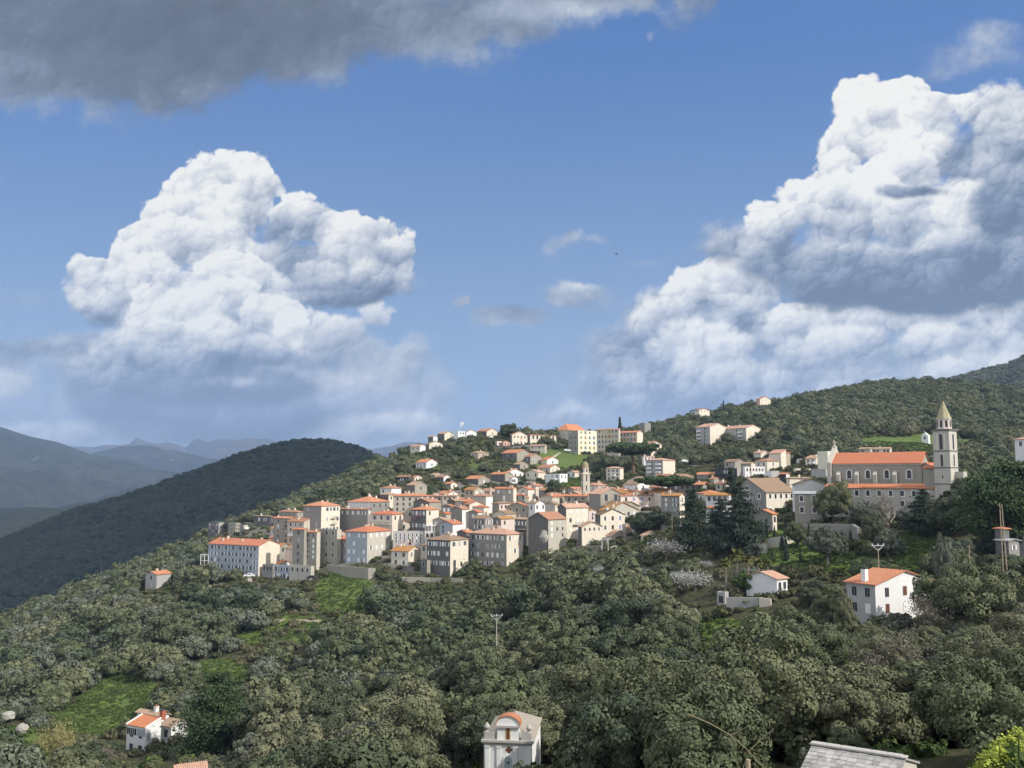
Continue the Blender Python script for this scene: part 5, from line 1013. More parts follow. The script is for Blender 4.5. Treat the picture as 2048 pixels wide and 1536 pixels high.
m = MB(); m.prism(8, .16, .16, 0, .04, 0); o = part(m, 'window_emblem', [MW['wood']], r); o.rotation_euler = (R(90), 0, 0); o.location = (cxm + .05, -.02, zz(885))
note_house(r, 'M', (415, 320, 1180, 1140), 105, [(1, -1), (1, 11), (-7, 11), (-7, -1)])
# --- white house at the lower left
HW = h('L', 300, 510, 690, 440, 770, 'shed', ('white', 'white'), 'orange', 'white two-storey house with an outside stair and patched tile roofs at the lower left', th=32, wl=(2, 2, 'n'), wr=None, chim=0, name='white_house', Y=200, pitch=.30, down=3, over=.1)
rt = HW['root']; HW['top'] = 1.0
h('L', 690, 800, 1000, 418, 760, 'x', ('white', 'white'), 'tan', '', th=30, wl=(1, 1, 'n'), root=rt, Y=204.5, chim=0, pitch=.4, down=3)
h('L', 420, 690, 760, 300, 560, 'x', 'white', 'tan', '', th=32, root=rt, Y=208, chim=1, pitch=.4)
_L, _R, _h = HW['L'], HW['R'], HW['h']
for y0 in (-.12, _R - .1):
    pass
m = MB()
for x in (-_L - .1, -.08):
    m.poly([(x, -.2, _h - .05), (x, _R, _h + .30 * _R), (x, _R, _h + .30 * _R + .45), (x, -.2, _h + .4)]); m.poly([(x + .2, -.2, _h + .4), (x + .2, _R, _h + .30 * _R + .45), (x + .2, _R, _h + .30 * _R), (x + .2, -.2, _h - .05)]); m.poly([(x, -.2, _h + .4), (x, _R, _h + .3 * _R + .45), (x + .2, _R, _h + .3 * _R + .45), (x + .2, -.2, _h + .4)]); m.poly([(x, -.2, _h - .05), (x, -.2, _h + .4), (x + .2, -.2, _h + .4), (x + .2, -.2, _h - .05)])
part(m, 'roof_parapet', [W['white']], rt)
m = MB(); m.box(-.45, .45, -.45, .45, 0, 1.9); m.box(-.5, .5, -.5, .5, 1.9, 2.0, 1); o = part(m, 'chimney', [simple('brick', (.40, .13, .07), .9, .3), MW['iron']], rt); o.location = (-.6 + .5, _R * 1.1, _h + 1.0)
m = MB(); m.box(-_L + .15, -_L + .15 + _L * .48, -.03, -.004, _h - 1.75, _h - .45, 0); m.box(-_L + .15 + _L * .52, -.15, -.03, -.004, _h - 1.75, _h - .35, 1)
for k in range(1, 5): m.box(-_L + .15 + _L * .48 * k / 5, -_L + .21 + _L * .48 * k / 5, -.07, -.031, _h - 1.75, _h - .45, 2)
part(m, 'window_band', [MW['dark'], MW['grey'], MW['white']], rt)
m = MB(); n = 9
for k in range(n): m.box(.005, 1.0, _R * .1 + k * .36, _R * .1 + (k + 1) * .36 - .003, -3, 2.7 - k * .3)
part(m, 'outside_stair', [W['cream']], rt)
m = MB(); m.tube([(1.0, _R * .1, 3.6), (1.0, _R * .1 + n * .36, 1.0)], .05)
for k in range(n + 1): m.tube([(1.0, _R * .1 + k * .36, 2.6 - k * .28), (1.0, _R * .1 + k * .36, 3.6 - k * .28)], .025, 4)
part(m, 'stair_railing', [MW['pale']], rt)
m = MB(); m.box(-.45, .45, -.05, 0, 0, 2.1); o = part(m, 'door', [MW['grey']], rt); o.rotation_euler = (0, 0, math.pi / 2); o.location = (.006, _R * .2, _h - 2.6)
# --- tiled eave tip at the bottom edge and slate-roofed hut
def gable_hut(name, label, cat, p0, p1, wslope, drop, matk, over, cap=True, hwall=3.0):
    """ridge from p0 to p1; slope runs wslope metres towards the camera side"""
    d = (p1 - p0); d.z = 0; Ln = d.length; d.normalize(); nrm = Vector((d.y, -d.x, 0));
    if nrm.y > 0: nrm = -nrm
    rt = empty(name, Vector((p0.x, p0.y, p0.z - drop - hwall)), math.atan2(d.y, d.x), label, cat)
    s = -1 if (Vector((-d.y, d.x, 0)) - nrm).length > 1 else 1
    z = drop + hwall; m = MB(); tc = []
    for sg in (-1, 1):
        q = [(-over, 0, z), (Ln + over, 0, z), (Ln + over, sg * (wslope + .3), z - drop * (wslope + .3) / wslope), (-over, sg * (wslope + .3), z - drop * (wslope + .3) / wslope)]
        u = [(a, b, c + .12) for a, b, c in q]; m.poly(u, 0); m.poly(q[::-1], 0); tc += [p[0] for p in u + q]
        for i in range(4): m.poly([q[i], q[(i + 1) % 4], u[(i + 1) % 4], u[i]], 0); tc += [0] * 4
    me = m.mesh('roof', [RF[matk]]); a = me.attributes.new('tc', 'FLOAT', 'POINT'); a.data.foreach_set('value', np.array(tc, np.float32)); ro = link('roof', me, rt)
    m = MB(); w = wslope
    m.poly([(0, -w, -2), (Ln, -w, -2), (Ln, -w, hwall - .02), (0, -w, hwall - .02)]); m.poly([(Ln, w, -2), (0, w, -2), (0, w, hwall - .02), (Ln, w, hwall - .02)])
    m.poly([(0, w, -2), (0, -w, -2), (0, -w, hwall - .02), (0, 0, z - .03), (0, w, hwall - .02)]); m.poly([(Ln, -w, -2), (Ln, w, -2), (Ln, w, hwall - .02), (Ln, 0, z - .03), (Ln, -w, hwall - .02)])
    part(m, 'wall', [W['palestone']], rt)
    return rt, ro, Ln, z
pL, pR = at(1630, 1492, 60), None
zR = pL.z; v = 1519; Yr = zR / math.tan(PITCH + math.atan((768 - v) / FPX)); pR = at(1806, v, Yr)
rt, ro, Ln, z = gable_hut('stone_hut', 'hut roofed with pale weathered stone slabs at the bottom edge of the photo', 'hut', pL, pR, 4.2, 1.25, 'slab', .15)
m = MB(); m.box(-.25, Ln + .25, -.32, .32, z + .13, z + .2)
for k in range(int(Ln / .9) + 1): m.box(k * .9 - .2, k * .9 + .64, -.3, .3, z + .2, z + .235)
part(m, 'ridge_cap', [MW['conc']], ro)
srng = random.Random(5); m = MB()
for j in range(11):
    x = -.15
    while x < Ln + .1:
        w = srng.uniform(.28, .6)
        for sg in (-1, 1):
            y0 = j * .41; y1 = y0 + .46; f = lambda y: z + .125 - 1.25 / 4.2 * y; t = srng.uniform(.02, .05)
            q = [(x, sg * y0, f(y0) + .01), (min(x + w - .02, Ln + .15), sg * y0, f(y0) + .01), (min(x + w - .02, Ln + .15), sg * y1, f(y1) + t), (x, sg * y1, f(y1) + t)]
            m.poly(q, srng.choice([0, 0, 1, 2])); m.poly([q[3], q[2], (q[2][0], q[2][1], q[2][2] - .06), (q[3][0], q[3][1], q[3][2] - .06)], 0)
        x += w
part(m, 'stone_slabs', [simple('slab_grey', (.32, .31, .295), .95, .5, 2), simple('slab_pale', (.40, .385, .36), .95, .5, 2), simple('slab_dark', (.27, .262, .25), .95, .5, 2)], ro)
HOUSES.append(dict(poly=[(p.x, p.y) for p in (pL + Vector((-3, -4, 0)), pR + Vector((1, -4, 0)), pR + Vector((4, 3, 0)), pL + Vector((0, 4, 0)))], box=(1576, 1806, 1480, 1600), Y=58, label='', root=rt, name='hut'))
p0 = at(412, 1524, 150); p1 = p0 + Vector((-4.2, -1.9, 0))
rt, ro, Ln, z = gable_hut('tiled_shed', 'pink tiled shed roof poking up at the bottom edge near the white house', 'shed', p0, p1, 3, 1.1, 'pink', .2)
HOUSES.append(dict(poly=[(p0.x - 7, p0.y - 5), (p0.x + 1, p0.y - 4), (p0.x + 1, p0.y + 3), (p0.x - 7, p0.y + 2)], box=(365, 420, 1520, 1560), Y=146, label='', root=rt, name='shed'))
# tile rows on the near shed
m = MB()
for k in range(int(Ln / .32)):
    for sg in (-1, 1): m.tube([(k * .32 + .1, sg * .1, z + .13), (k * .32 + .1, sg * 3.3, z + .13 - 1.1 / 3 * 3.2)], .085, 6)
part(m, 'tile_rows', [simple('pale_tile', (.60, .38, .28), .9, .35, 2)], ro)
# small houses filling the gaps between the ones listed above
def fillers(seed, Y0, Y1, U0, U1, nmax, tmin=.3):
    rr = random.Random(seed); n = 0; named = [q for q in HOUSES if q.get('label') and q['Y'] > 240 and 560 < q['box'][0] < 1700]
    used = {q['label'] for q in HOUSES}
    for yy in np.arange(Y0, Y1, 8.5):
        for uu in np.arange(U0, U1, 17):
            u = uu + rr.uniform(-5, 5); Y = yy + rr.uniform(-3, 3)
            x = (u - 1024) / FPX * Y; z = float(H(x, Y)); d = depthf(Y, z); x = (u - 1024) / FPX * d
            if town_at(np.array([u]), np.array([proj(x, Y, z)[1]]))[0] < tmin: continue
            w = rr.uniform(5.5, 9); dp = rr.uniform(6, 9); th = rr.choice([32, 38, 45]); T = R(max(th + math.degrees(math.atan((u - 1024) / FPX)), 30)); hgt = rr.uniform(4.5, 8.5)
            fp = [(x + a * math.cos(T) + b * math.sin(T), Y - a * math.sin(T) + b * math.cos(T)) for a, b in ((-w, 0), (0, 0), (0, dp), (-w, dp), (-w / 2, dp / 2), (-w / 2, 0), (0, dp / 2), (-w, dp / 2), (-w / 2, dp))]
            fx = np.array([p[0] for p in fp]); fy = np.array([p[1] for p in fp])
            if any(in_poly(fx, fy, q['poly'], .5).any() for q in HOUSES): continue
            top = proj(x, Y, z + hgt + 2)[1]; bot = proj(x, Y, z)[1]; u0 = proj(x - w * math.cos(T), Y + w * math.sin(T), z)[0]; u1 = proj(x + dp * math.sin(T), Y + dp * math.cos(T), z)[0]
            if any(q['Y'] > Y and u1 > q['box'][0] + 1 and u0 < q['box'][1] - 1 and top < q['box'][2] + .6 * (q['box'][3] - q['box'][2]) and bot > q['box'][2] and q.get('label') for q in HOUSES): continue
            q = min(named, key=lambda q: ((q['box'][0] + q['box'][1]) / 2 - u) ** 2 + (q['box'][2] - top) ** 2)
            wl_, rf, kd = rr.choice(['stone', 'render', 'greystone', 'cream', 'white', 'palestone', 'pinkwhite', 'tan']), rr.choice(['orange', 'rust', 'rust', 'ochre', 'pink', 'brown', 'red']), rr.choice(['x', 'y', 'x', 'hip'])
            nm = {'stone': 'stone', 'render': 'beige', 'greystone': 'grey stone', 'cream': 'cream', 'white': 'white', 'palestone': 'pale stone', 'pinkwhite': 'pinkish', 'tan': 'tan'}[wl_]
            ref = q['label'].split(' with ')[0].split(' in ')[0].split(' of ')[0].split(' right ')[0].split(' left ')[0].split(' at ')[0]; ref = ' '.join(ref.split()[:5])
            lab = 'small %s house under a %s roof, %s the %s' % (nm, rf, 'just behind' if Y > q['Y'] else 'just before', ref)
            if lab in used: lab = 'low ' + lab[6:]
            if lab in used: continue
            used.add(lab)
            house('X', u0, u, u1, proj(x, Y, z + hgt)[1], bot, kd, wl_, rf, lab, th=th, Y=Y, wl=(rr.choice([1, 2]), 2, rr.choice(['ws', 'n', 'wo'])), wr=(rr.choice([1, 2]), 2, rr.choice(['ws', 'wo', 'n'])), chim=rr.choice([0, 1, 2]), name='row_house')
            HOUSES[-1]['filler'] = 1; n += 1
            if n >= nmax: return n
    return n
def in_poly(x, y, poly, marg):
    n = len(poly); area = sum(poly[i][0] * poly[(i + 1) % n][1] - poly[(i + 1) % n][0] * poly[i][1] for i in range(n))
    s = 1 if area > 0 else -1; inside = np.ones(np.shape(x), bool)
    for i in range(n):
        a, b = poly[i], poly[(i + 1) % n]; ex, ey = b[0] - a[0], b[1] - a[1]; ln = math.hypot(ex, ey) + 1e-6
        inside &= (s * (ex * (y - a[1]) - ey * (x - a[0])) / ln) > -marg
    return inside
print('fillers', fillers(31, 368, 470, 560, 1330, 56), fillers(32, 300, 430, 1320, 1600, 18), fillers(33, 466, 545, 780, 1190, 14, -1), fillers(34, 400, 520, 1180, 1560, 12, -1))
# farmhouse chimney, town extras
fr = FARM['root']; m = MB(); m.box(-.45, .45, -.4, .4, -.5, 1.9); m.box(-.35, .35, -.3, .3, 1.9, 2.2, 1); part(m, 'chimney', [MW['white'], MW['iron']], fr).location = (-FARM['L'] * .47, .9, FARM['h'] + .5)
m = MB(); m.box(-1.2, 1.2, -1.5, 0, 0, .12); m.box(-1.3, -1.2, -1.6, -1.5, -2.2, 0); part(m, 'awning', [MW['red']], AWN['root']).location = (-AWN['L'] * .5, 0, AWN['h'] * .62)
AWN['root'].children[-1].scale = (AWN['L'] / 2.8, 1, 1)
m = MB(); Lp = PERG['L']
for x in np.linspace(-Lp + .2, -.2, 4): m.box(x - .08, x + .08, .2, .36, 0, 2.3)
m.box(-Lp, 0, 0, 4, 2.3, 2.45); part(m, 'pergola', [MW['white']], PERG['root']).location = (0, 0, PERG['h'])
# attic window and doorway lines of the great gable
o = link('window', WM['w2'], GG['root']); o.location = (-GG['L'] / 2, -.004, GG['h'] + GG['L'] * .56 / 2 - 3.2); o.scale = (.9, 1, .9)
# --- mast with antennas on the crest
r, s, T = root_at('D', 1050, 262, 705, 0, 'antenna_mast', 'white antenna mast with panel aerials above the flat white building on the crest', 'antenna mast')
m = MB(); m.tube([(0, 0, -3), (0, 0, 6.4)], [.35, .22], 6); part(m, 'pole', [MW['metal']], r)
for k, (x, z0, z1) in enumerate(((-.9, 2.6, 4.6), (.9, 4.2, 6.4), (.1, 4.4, 6.6), (-.8, 4.8, 6.2))): m = MB(); m.box(x - .32, x + .32, -.3, .1, z0, z1); m.box(min(x, 0), max(x, 0), -.06, .06, (z0 + z1) / 2, (z0 + z1) / 2 + .1); part(m, 'panel_antenna', [MW['white']], r)
# --- little white shrine on the green hillside
r, s, T = root_at('I', 1132, 470, 560, 20, 'shrine', 'tiny white hillside shrine with a pointed gable above the church nave', 'shrine')
m = MB(); m.box(-4, 0, 0, 3, -3, 2.2); m.poly([(-4, 0, 2.2), (0, 0, 2.2), (-2, 0, 4.0)]); m.poly([(-4, 3, 2.2), (-2, 3, 4.0), (0, 3, 2.2)]); m.poly([(-4, 0, 2.2), (-2, 0, 4), (-2, 3, 4), (-4, 3, 2.2)]); m.poly([(0, 0, 2.2), (0, 3, 2.2), (-2, 3, 4), (-2, 0, 4)]); part(m, 'wall', [MW['white']], r)
m = MB(); arched(m, 0, .6, 0, 1.8, mt=0); part(m, 'niche', [MW['dark']], r).location = (-2, -.004, 0)
m = MB(); m.box(-2.12, -1.88, 0, .2, 4, 5.0); m.box(-2.4, -1.6, 0, .2, 4.5, 4.7); part(m, 'cross', [MW['white']], r)
note_house(r, 'I', (1095, 380, 1170, 475), 560, [(1, -1), (1, 4), (-5, 4), (-5, -1)])
# --- retaining and terrace walls
def wall_run(label, pts, thick, mat='palestone', name='stone_wall', Y=None, down=2.5):
    """pts = (pixel u, top v, base v) along the wall"""
    P = []
    for u, vt, vb in pts:
        y = Y if Y else hit(u, vb); y = y or 400; b = at(u, vb, y); t = zof(vt, y); P.append((b, t))
    o0 = P[0][0]; rt = MB()
    for (a, ta), (b, tb) in zip(P, P[1:]):
        d = (b - a); d.z = 0; d.normalize(); n = Vector((d.y, -d.x, 0)) * thick
        A0, B0 = a - o0, b - o0; dn = Vector((0, 0, -down)); za = ta - o0.z; zb = tb - o0.z
        q = [A0 + dn, B0 + dn, Vector((B0.x, B0.y, zb)), Vector((A0.x, A0.y, za))]; w = [p - n * -1 * -1 for p in q]
        rt.poly(q); rt.poly(w[::-1]); rt.poly([q[3], q[2], w[2], w[3]]); rt.poly([q[0], q[3], w[3], w[0]]); rt.poly([q[2], q[1], w[1], w[2]])
        HOUSES.append(dict(poly=[(p.x, p.y) for p in (a + n, b + n, b - n, a - n)], box=(min(pts[0][0], pts[-1][0]), max(pts[0][0], pts[-1][0]), min(p[1] for p in pts), max(p[2] for p in pts)), Y=min(a.y, b.y), label='', root=None, name='wall', soft=1))
    o = rt.build(name, [W[mat]]); o.location = o0
    return tag(o, label, 'wall')
def jx(u, v, w): a, b = px('J', u, v); _, c = px('J', u, w); return (a, b, c)
wall_run('rough sunlit garden wall with a stepped top, left of the cypress terrace', [jx(495, 285, 385), jx(655, 288, 378)], .6)
wall_run('crumbling upper garden wall climbing to the right behind the cypresses', [jx(660, 240, 330), jx(790, 225, 320), jx(935, 212, 255)], .6)
wall_run('long grey retaining wall below the convent wing', [jx(958, 118, 235), jx(1180, 118, 245), jx(1385, 122, 245)], .8, 'greystone')
wall_run('end return of the retaining wall beside the ivy', [jx(1385, 122, 245), jx(1430, 150, 260)], .8, 'greystone')
wall_run('grey rendered terrace wall with a grassy top below the white cottage', [jx(312, 745, 850), jx(590, 748, 835)], .5, 'grey')
wall_run('short cream end of the grey terrace wall', [jx(592, 748, 838), jx(690, 760, 830)], .5, 'cream')
def ax_(r_, u, v, w): a, b = px(r_, u, v); _, c = px(r_, u, w); return (a, b, c)
wall_run('overgrown terrace wall under the red-roofed square house', [ax_('A', 1610, 692, 760), ax_('A', 1950, 722, 830), ax_('A', 2010, 722, 800)], .8, 'stone')
wall_run('low wall with a white gateway under the arched front row house', [ax_('C', 280, 1370, 1450), ax_('C', 640, 1380, 1450), ax_('C', 1050, 1395, 1440)], .6, 'stone')
wall_run('road parapet wall curving below the cedar wood', [ax_('H', 60, 285, 300), ax_('H', 300, 305, 330), ax_('H', 530, 330, 350)], .4, 'grey')
wall_run('dark retaining wall under the pink and cream crest houses', [ax_('D', 1470, 470, 492), ax_('D', 1700, 465, 490), ax_('D', 1925, 445, 478)], .5, 'darkstone')
wall_run('bright stone field wall in the lower right garden', [ax_('K', 1040, 1065, 1090), ax_('K', 1280, 1060, 1080), ax_('K', 1345, 1150, 1165)], .35)
wall_run('stone wall on the bare hillside above the meadow', [ax_('E', 600, 510, 520), ax_('E', 480, 575, 585)], .4)
# --- poles
def pole(reg, u, vt, vb, Y, label, arms=0, wires=False, th=0, r0=.14):
    a, b = px(reg, u, vb); y = Y or hit(a, b) or 250; p = at(a, b, y); zt = zof(px(reg, u, vt)[1], y) - p.z
    rt = empty('utility_pole', p, R(th), label, 'utility pole'); m = MB(); m.tube([(0, 0, -1.5), (0, 0, zt)], [r0, r0 * .7], 8); part(m, 'pole', [MW['wood2'] if not arms == 2 else MW['conc']], rt)
    if arms:
        m = MB(); m.tube([(0, 0, zt - .5), (-1.2, 0, zt + .5)], .07, 5); m.tube([(0, 0, zt - .5), (1.2, 0, zt + .5)], .07, 5); m.box(-1.3, 1.3, -.06, .06, zt + .4, zt + .52); part(m, 'crossarm', [MW['metal']], rt)
        for x in (-1.2, 0, 1.2): m = MB(); m.prism(6, .08, .12, zt + .52, zt + .82); part(m, 'insulator', [MW['white']], rt).location = (x, 0, 0)
    return rt, p, zt
P1 = pole('X', 993, 1236, 1300, 205, 'forked concrete pylon standing in the woods in the middle of the photo', 2, th=10)
pole('J', 1612, 325, 505, 172, 'thin pole with a forked top behind the orange-roofed farmhouse', 1, th=15, r0=.1)
rt, p, zt = pole('K', 1240, 145, 850, 185, 'tall twin wooden pole standing on the grass at the right edge', 0, r0=.12)
m = MB(); m.tube([(.75, 0, -1.5), (.42, 0, zt - .2)], [.12, .09], 8); part(m, 'second_pole', [MW['wood2']], rt); m = MB(); m.box(-.1, .6, -.1, .1, zt - 1.2, zt - 1.0); part(m, 'brace', [MW['iron']], rt)
pole('K', 880, 600, 870, 178, 'slim grey post left of the tall twin pole', 0, r0=.09)
pole('F', 1833, 530, 690, 318, 'pale lamp-like pole left of the tall conifers', 0, r0=.13)
pole('X', 1497, 1519, 1560, 40, 'short white metal flue at the bottom edge left of the stone hut', 0, r0=.14)
# wires from the pylon towards the camera
m = MB(); a = P1[1] + Vector((0, 0, P1[2] + .8))
for k, off in enumerate((-1.2, 0, 1.2)):
    e = Vector((-24 + off * 1.5, 60, -26 + k * .2)); st = a + Vector((off, 0, 0)); pts = []
    for i in range(13): t = i / 12; q = st.lerp(e, t); q.z -= 5 * 4 * t * (1 - t) * .6; pts.append(q)
    m.tube([tuple(q - a) for q in pts], .022, 4)
o = m.build('power_lines', MW['iron']); o.location = a; tag(o, 'three sagging power lines running down from the forked pylon towards the lower left', 'power line')
# --- garden things and vehicles
def car(reg, u, v, Y, label, col, rz, sc=1.0):
    a, b = px(reg, u, v); y = Y or hit(a, b) or 400; p = at(a, b, y); rt = empty('parked_car', p, R(rz), label, 'car', None); rt.scale = (sc,) * 3
    mt = simple('car_paint_%d' % (u + v), col, .3, .02, spec=.5)
    prof = [(-2.1, .35), (-2.1, .85), (-1.5, 1.0), (-.9, 1.45), (.6, 1.45), (1.25, .98), (2.05, .85), (2.1, .35)]; m = MB()
    m.poly([(x, -.85, z) for x, z in prof]); m.poly([(x, .85, z) for x, z in prof][::-1])
    for (a0, b0), (c0, d0) in zip(prof, prof[1:] + prof[:1]): m.poly([(a0, -.85, b0), (c0, -.85, d0), (c0, .85, d0), (a0, .85, b0)])
    part(m, 'body', [mt], rt)
    for sg in (-.862, .862):
        m = MB(); m.poly([(-1.2, sg, 1.02), (-.8, sg, 1.36), (.5, sg, 1.36), (1.0, sg, 1.02)]); part(m, 'window', [MW['dark']], rt)
    for x in (-1.3, 1.3):
        for yy in (-.8, .8): m = MB(); m.tube([(x, yy - .1, .33), (x, yy + .1, .33)], .33, 10); part(m, 'wheel', [MW['iron']], rt)
car('C', 400, 1038, None, 'white van parked on the road below the lilac terrace house', (.8, .8, .8), 20, 1.15)
car('C', 255, 1022, None, 'small white car parked left of the white van below the lilac terrace house', (.7, .7, .72), 15)
car('C', 310, 1030, None, 'silver car parked between the white van and the small white car', (.4, .41, .43), 18)
car('A', 978, 795, 372, 'white car at the foot of the white hotel, beside the shrubs', (.75, .76, .78), 10)
car('A', 1490, 812, 368, 'dark car under the pale stone block', (.04, .045, .05), 0)
car('G', 562, 845, 455, 'white car on the curved road below the apartment block', (.8, .8, .8), 60)
car('E', 690, 500, 640, 'white car on the drive below the tall hilltop building', (.8, .8, .8), 30, 1.2)
# hotel terrace frame
r, s, T = root_at('A', 640, 690, 405, 30, 'terrace_frame', 'thin white terrace frame standing at the left end of the hotel', 'frame')
m = MB()
for x in (-3.6, -1.8, 0): m.box(x - .1, x + .1, -.1, .1, -2, 3.9)
m.box(-3.7, .1, -.12, .12, 3.9, 4.15); m.box(-3.7, .1, -.1, .1, 1.4, 1.5); part(m, 'frame', [MW['white']], r)
m = MB(); m.box(-3.7, .0, .2, 3, 1.3, 1.42); part(m, 'deck', [MW['conc']], r)
# pergola bungalow frame
r, s, T = root_at('F', 1062, 935, 318, 10, 'pergola', 'white square pergola frame among the trees below the town', 'pergola')
m = MB()
for x in (-2.1, 0): m.box(x - .1, x + .1, -.1, .1, -1, 2.7)
m.box(-2.3, .2, -.12, .12, 2.7, 2.85); m.box(-2.7, -2.2, -.1, .1, 0, .2); part(m, 'frame', [MW['white']], r)
# rocks
def rock(reg, u, v, Y, w, hh, label, seed, col='rock'):
    a, b = px(reg, u, v); y = Y or hit(a, b) or 300; p = at(a, b, y); bm = bmesh.new(); bmesh.ops.create_icosphere(bm, subdivisions=2, radius=1); rr = random.Random(seed); ph = [rr.uniform(0, 6) for _ in range(6)]
    for q in bm.verts:
        c = q.co; k = 1 + .16 * math.sin(c.x * 3 + ph[0]) + .14 * math.sin(c.y * 4 + ph[1]) + .12 * math.sin(c.z * 5 + ph[2]) + .07 * math.sin(c.x * 9 + c.z * 7 + ph[3]); q.co = Vector((c.x * w * k, c.y * w * .8 * k, c.z * hh * k))
    me = bpy.data.meshes.new('boulder'); bm.to_mesh(me); bm.free(); me.materials.append(ROCK); o = link('boulder', me, loc=p); return tag(o, label, 'boulder', 'granite boulders on the hillside')
ROCK = wallmat('granite', (.36, .34, .30), .4, (.2, .19, .17))
for q in (('T_', 15, 1432, 225, 1.5, 1.0, 'pale boulder cut by the left edge above the bottom meadow'), ('T_', 45, 1458, 222, 1.6, 1.3, 'pale leaning boulder in the bushes above the bottom left meadow'), ('T_', 320, 1248, None, 2.2, 1.0, 'flat pale boulder in the wood on the left slope'),
          ('T_', 525, 1246, None, 1.2, 1.2, 'small white boulder left of the sandy path'), ('T_', 200, 1240, None, 1.6, .9, 'pale rock slab on the far left slope'), ('T_', 1128, 1106, None, 2.0, 1.5, 'x')):
    if q[-1] == 'x': continue
    rock('X', q[1], q[2], q[3], q[4], q[5], q[6], int(q[1]))
rock('R', 610, 1330, 338, 1.7, 2.2, 'tall lichen-covered boulder at the foot of the streaked dark house', 3)
rock('K', 500, 770, None, 1.6, .7, 'low pale rock on the green slope below the tower', 8); rock('A', 985, 850, None, 1.6, 2.2, 'pale outcrop under the hotel annexe', 12); rock('F', 1130, 960, None, 1.6, 1.3, 'grey garden rock beside the white pergola', 15)
rock('J', 45, 880, None, .6, 1.0, 'small upright pale stone in the bright meadow', 18); rock('K', 1035, 850, None, .6, 1.1, 'upright pale stone beside the slim grey post', 21)
# birds (swifts) in flight
for k, (u, v, sp, an) in enumerate(((1232, 508, 1.0, 10), (1893, 307, .55, -20), (1927, 369, .55, 30), (2029, 518, .6, 70))):
    p = at(u, v, 62); m = MB(); m.tube([(-.11, 0, 0), (-.04, 0, .01), (.06, 0, .01), (.13, 0, 0)], [.006, .022, .022, .008], 6); m.poly([(.13, 0, 0), (.2, .03, 0), (.17, 0, 0), (.2, -.03, 0)]); 
    for sg in (-1, 1):
        a0 = [(-.03, sg * .02, .01), (.04, sg * .02, .01), (.05, sg * .11, .05), (.13, sg * .24, .03), (.02, sg * .12, .06)]; m.poly(a0); m.poly([(x, y, z - .004) for x, y, z in a0][::-1])
    o = m.build('bird', simple('bird_black', (.012, .011, .01), .7)); o.location = p; o.rotation_euler = (R(35), R(20), R(an)); o.scale = (sp * .9,) * 3
    tag(o, ('largest dark bird flying in the blue gap between the clouds', 'small dark bird in front of the upper right cloud', 'small dark bird below another one in front of the upper right cloud', 'small dark bird near the right edge of the sky')[k], 'bird', 'birds in flight')
# great unseen cloud added to the west of the frame: it keeps the sun off the dark hill
# ------------------------------------------------------------------ vegetation
M_OAK = foliage('oak_leaves', (.065, .088, .046), (.112, .128, .066), (.170, .170, .100))
M_OAKD = foliage('dark_leaves', (.05, .068, .040), (.072, .09, .05), (.095, .108, .06))
M_OLIVE = foliage('olive_leaves', (.10, .12, .085), (.125, .142, .10), (.15, .162, .12))
M_GREEN = foliage('fresh_leaves', (.06, .095, .028), (.085, .125, .036), (.12, .155, .05))
M_PINE = foliage('pine_needles', (.042, .068, .028), (.05, .08, .032), (.06, .09, .036))
M_CEDAR = foliage('cedar_needles', (.030, .046, .032), (.04, .058, .038), (.05, .068, .045))
M_BARE = foliage('bare_twigs', (.13, .105, .08), (.17, .145, .12), (.22, .19, .165))
M_BLOSS = foliage('white_blossom', (.36, .36, .33), (.42, .42, .39), (.50, .50, .47))
M_PALM = foliage('palm_leaves', (.08, .10, .025), (.11, .12, .03), (.14, .13, .04))
M_WILLOW = foliage('yellow_twigs', (.20, .19, .07), (.24, .22, .09), (.28, .26, .11))
M_SHRUB = foliage('scrub_leaves', (.06, .075, .03), (.10, .105, .05), (.15, .14, .085))
M_FLOW = foliage('yellow_flower', (.26, .32, .05), (.31, .37, .06), (.37, .41, .08))
M_BARK = simple('bark', (.12, .10, .08), .95, .35, 3); M_BARKP = simple('pale_bark', (.24, .21, .18), .95, .3, 3); M_BARKR = simple('pine_bark', (.19, .12, .08), .95, .3, 3)
def leafquads(C, N, size, r, stretch=1.0):
    """little leaf sprays: quads centred on C with rough normal N"""
    n = len(C); A = r.normal(size=(n, 3)); T1 = np.cross(N, A); T1 /= np.linalg.norm(T1, axis=1, keepdims=True) + 1e-9; T2 = np.cross(N, T1); T2 /= np.linalg.norm(T2, axis=1, keepdims=True) + 1e-9
    s = (size * r.uniform(.6, 1.35, n))[:, None]; a = T1 * s; b = T2 * s * stretch
    V = np.stack([C - a - b * .6, C + a * .8 - b, C + a + b * .7, C - a * .7 + b], 1).reshape(-1, 3)
    return V
def ico(c, rad, sub, r, amp=.12):
    bm = bmesh.new(); bmesh.ops.create_icosphere(bm, subdivisions=sub, radius=1); v = np.array([q.co[:] for q in bm.verts]); f = [[q.index for q in p.verts] for p in bm.faces]; bm.free()
    k = 1 + amp * np.sin(v[:, 0] * 4 + r.uniform(0, 6)) * np.cos(v[:, 1] * 5 + r.uniform(0, 6)) + amp * .6 * np.sin(v[:, 2] * 7 + r.uniform(0, 6))
    v = v * k[:, None] * np.array(rad) + np.array(c)
    return v, [q + [q[-1]] for q in f]
